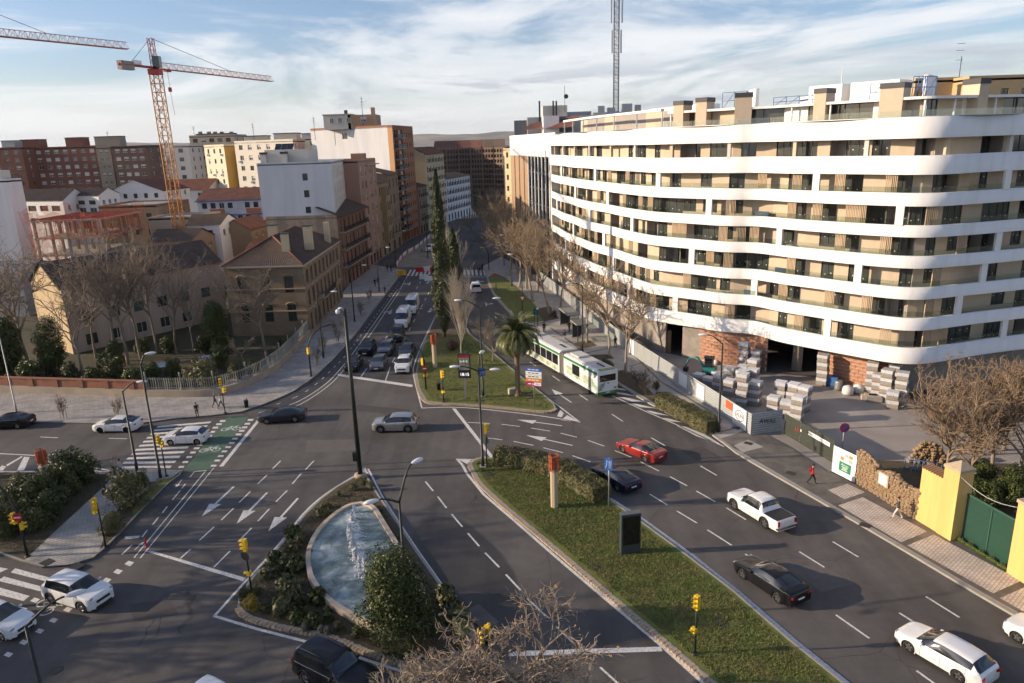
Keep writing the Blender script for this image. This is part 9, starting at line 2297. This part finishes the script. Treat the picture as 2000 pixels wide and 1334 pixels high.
person('person in brown coat walking beside one in white',xy(421,796,.13),radians(10),'walk',(.09,.075,.06),(.05,.04,.03),hair=(.3,.28,.26))
person('person in white coat and jeans walking beside the brown coat',xy(432,798,.13),radians(10),'walk',(.62,.58,.52),(.05,.06,.09),hair=(.25,.15,.07))
person('long haired person in a pale top at the zebra kerb',xy(226,929,.13),radians(70),'stand',(.55,.42,.32),(.1,.09,.08),hair=(.28,.15,.06))
person('person in a pale top half hidden behind the shrub at the zebra',xy(238,932,.13),radians(70),'stand',(.6,.55,.5),(.05,.05,.06),hair=(.05,.03,.02))
person('person in black jacket and white trousers on the paved path',xy(210,988,.13),radians(80),'stand',BLK,(.62,.56,.48),hair=(.015,.012,.01))
person('person in a red jacket and black trousers walking past the mesh fence',xy(1585,945,.13),radians(-30),'walk',(.42,.03,.03),BLK,hair=(.03,.02,.015),bag=(.3,.02,.02))
person('person in dark top and white trousers striding along the ruined wall',xy(1752,1013,.13),radians(150),'walk',(.05,.05,.055),(.60,.56,.50),hair=(.02,.015,.012))
person('person in black standing near the bus front',xy(1063,651,.13),radians(-90),'stand',BLK,BLK)
person('person in black jacket and pale jeans by the soil pit',xy(1102,668,.13),radians(-110),'stand',BLK,(.45,.5,.58))
person('person in black inside the bus shelter',xy(1112,649,.13),radians(-120),'walk',BLK,BLK)
q = xy(1082,618,.15); person('person in black sitting on the dark bench',(q[0] - .15,q[1] - .1),ab - radians(90),'sit',BLK,BLK,z=.15)
person('person in black with white shoes beside the hoarding',xy(1202,680,.13),radians(-70),'phone',BLK,(.04,.04,.045),shoe=(.6,.6,.58))
for px,py,hd_,lab,t in ((733,560,80,'person in dark coat walking outside the pink house',BLK),(739,557,80,'person in black walking beside the dark coat',BLK),(757,530,-80,'person in black outside the ochre oriels',BLK),(764,531,-80,'person in navy outside the ochre oriels',NAV),(833,491,0,'road worker in a yellow vest at the works fence',(.5,.5,.03)),(824,492,180,'road worker in yellow beside the sand patch',(.5,.5,.03)),(942,528,90,'person in black crossing the far zebra',BLK),(937,534,90,'person in dark clothes on the far zebra edge',BLK),(917,423,100,'tiny person in black on the distant zebra',BLK),(903,421,100,'tiny person in black by the white balcony house',BLK),(905,419,60,'tiny person in navy by the white balcony house',NAV),(752,575,-100,'person in black cycling clothes by the kerb bush',BLK),(1054,563,120,'person in dark clothes on the far right pavement',BLK),(1060,561,120,'person in brown on the far right pavement',BRN)):
 person(lab,xy(px,py,.1),radians(hd_),'walk' if 'walk' in lab or 'cross' in lab else 'stand',t,BLK,z=.1 if px < 780 or px > 1000 else .02)
# turn the skinned figures and the lettering into plain meshes in one go
TO = []
for t in TXT: o = bpy.data.objects.new(t[4],t[0]); COL.objects.link(o); TO.append(o)
dg = bpy.context.evaluated_depsgraph_get()
SM_ = [bpy.data.meshes.new_from_object(o.evaluated_get(dg)) for o in SKIN]; TM_ = [bpy.data.meshes.new_from_object(o.evaluated_get(dg)) for o in TO]
for o in SKIN + TO: bpy.data.objects.remove(o)
for f,m_ in zip(LATER,SM_): f(m_)
for t,m_ in zip(TXT,TM_): o = obj(t[4],m_,t[1],t[2]); o.rotation_euler = t[3]
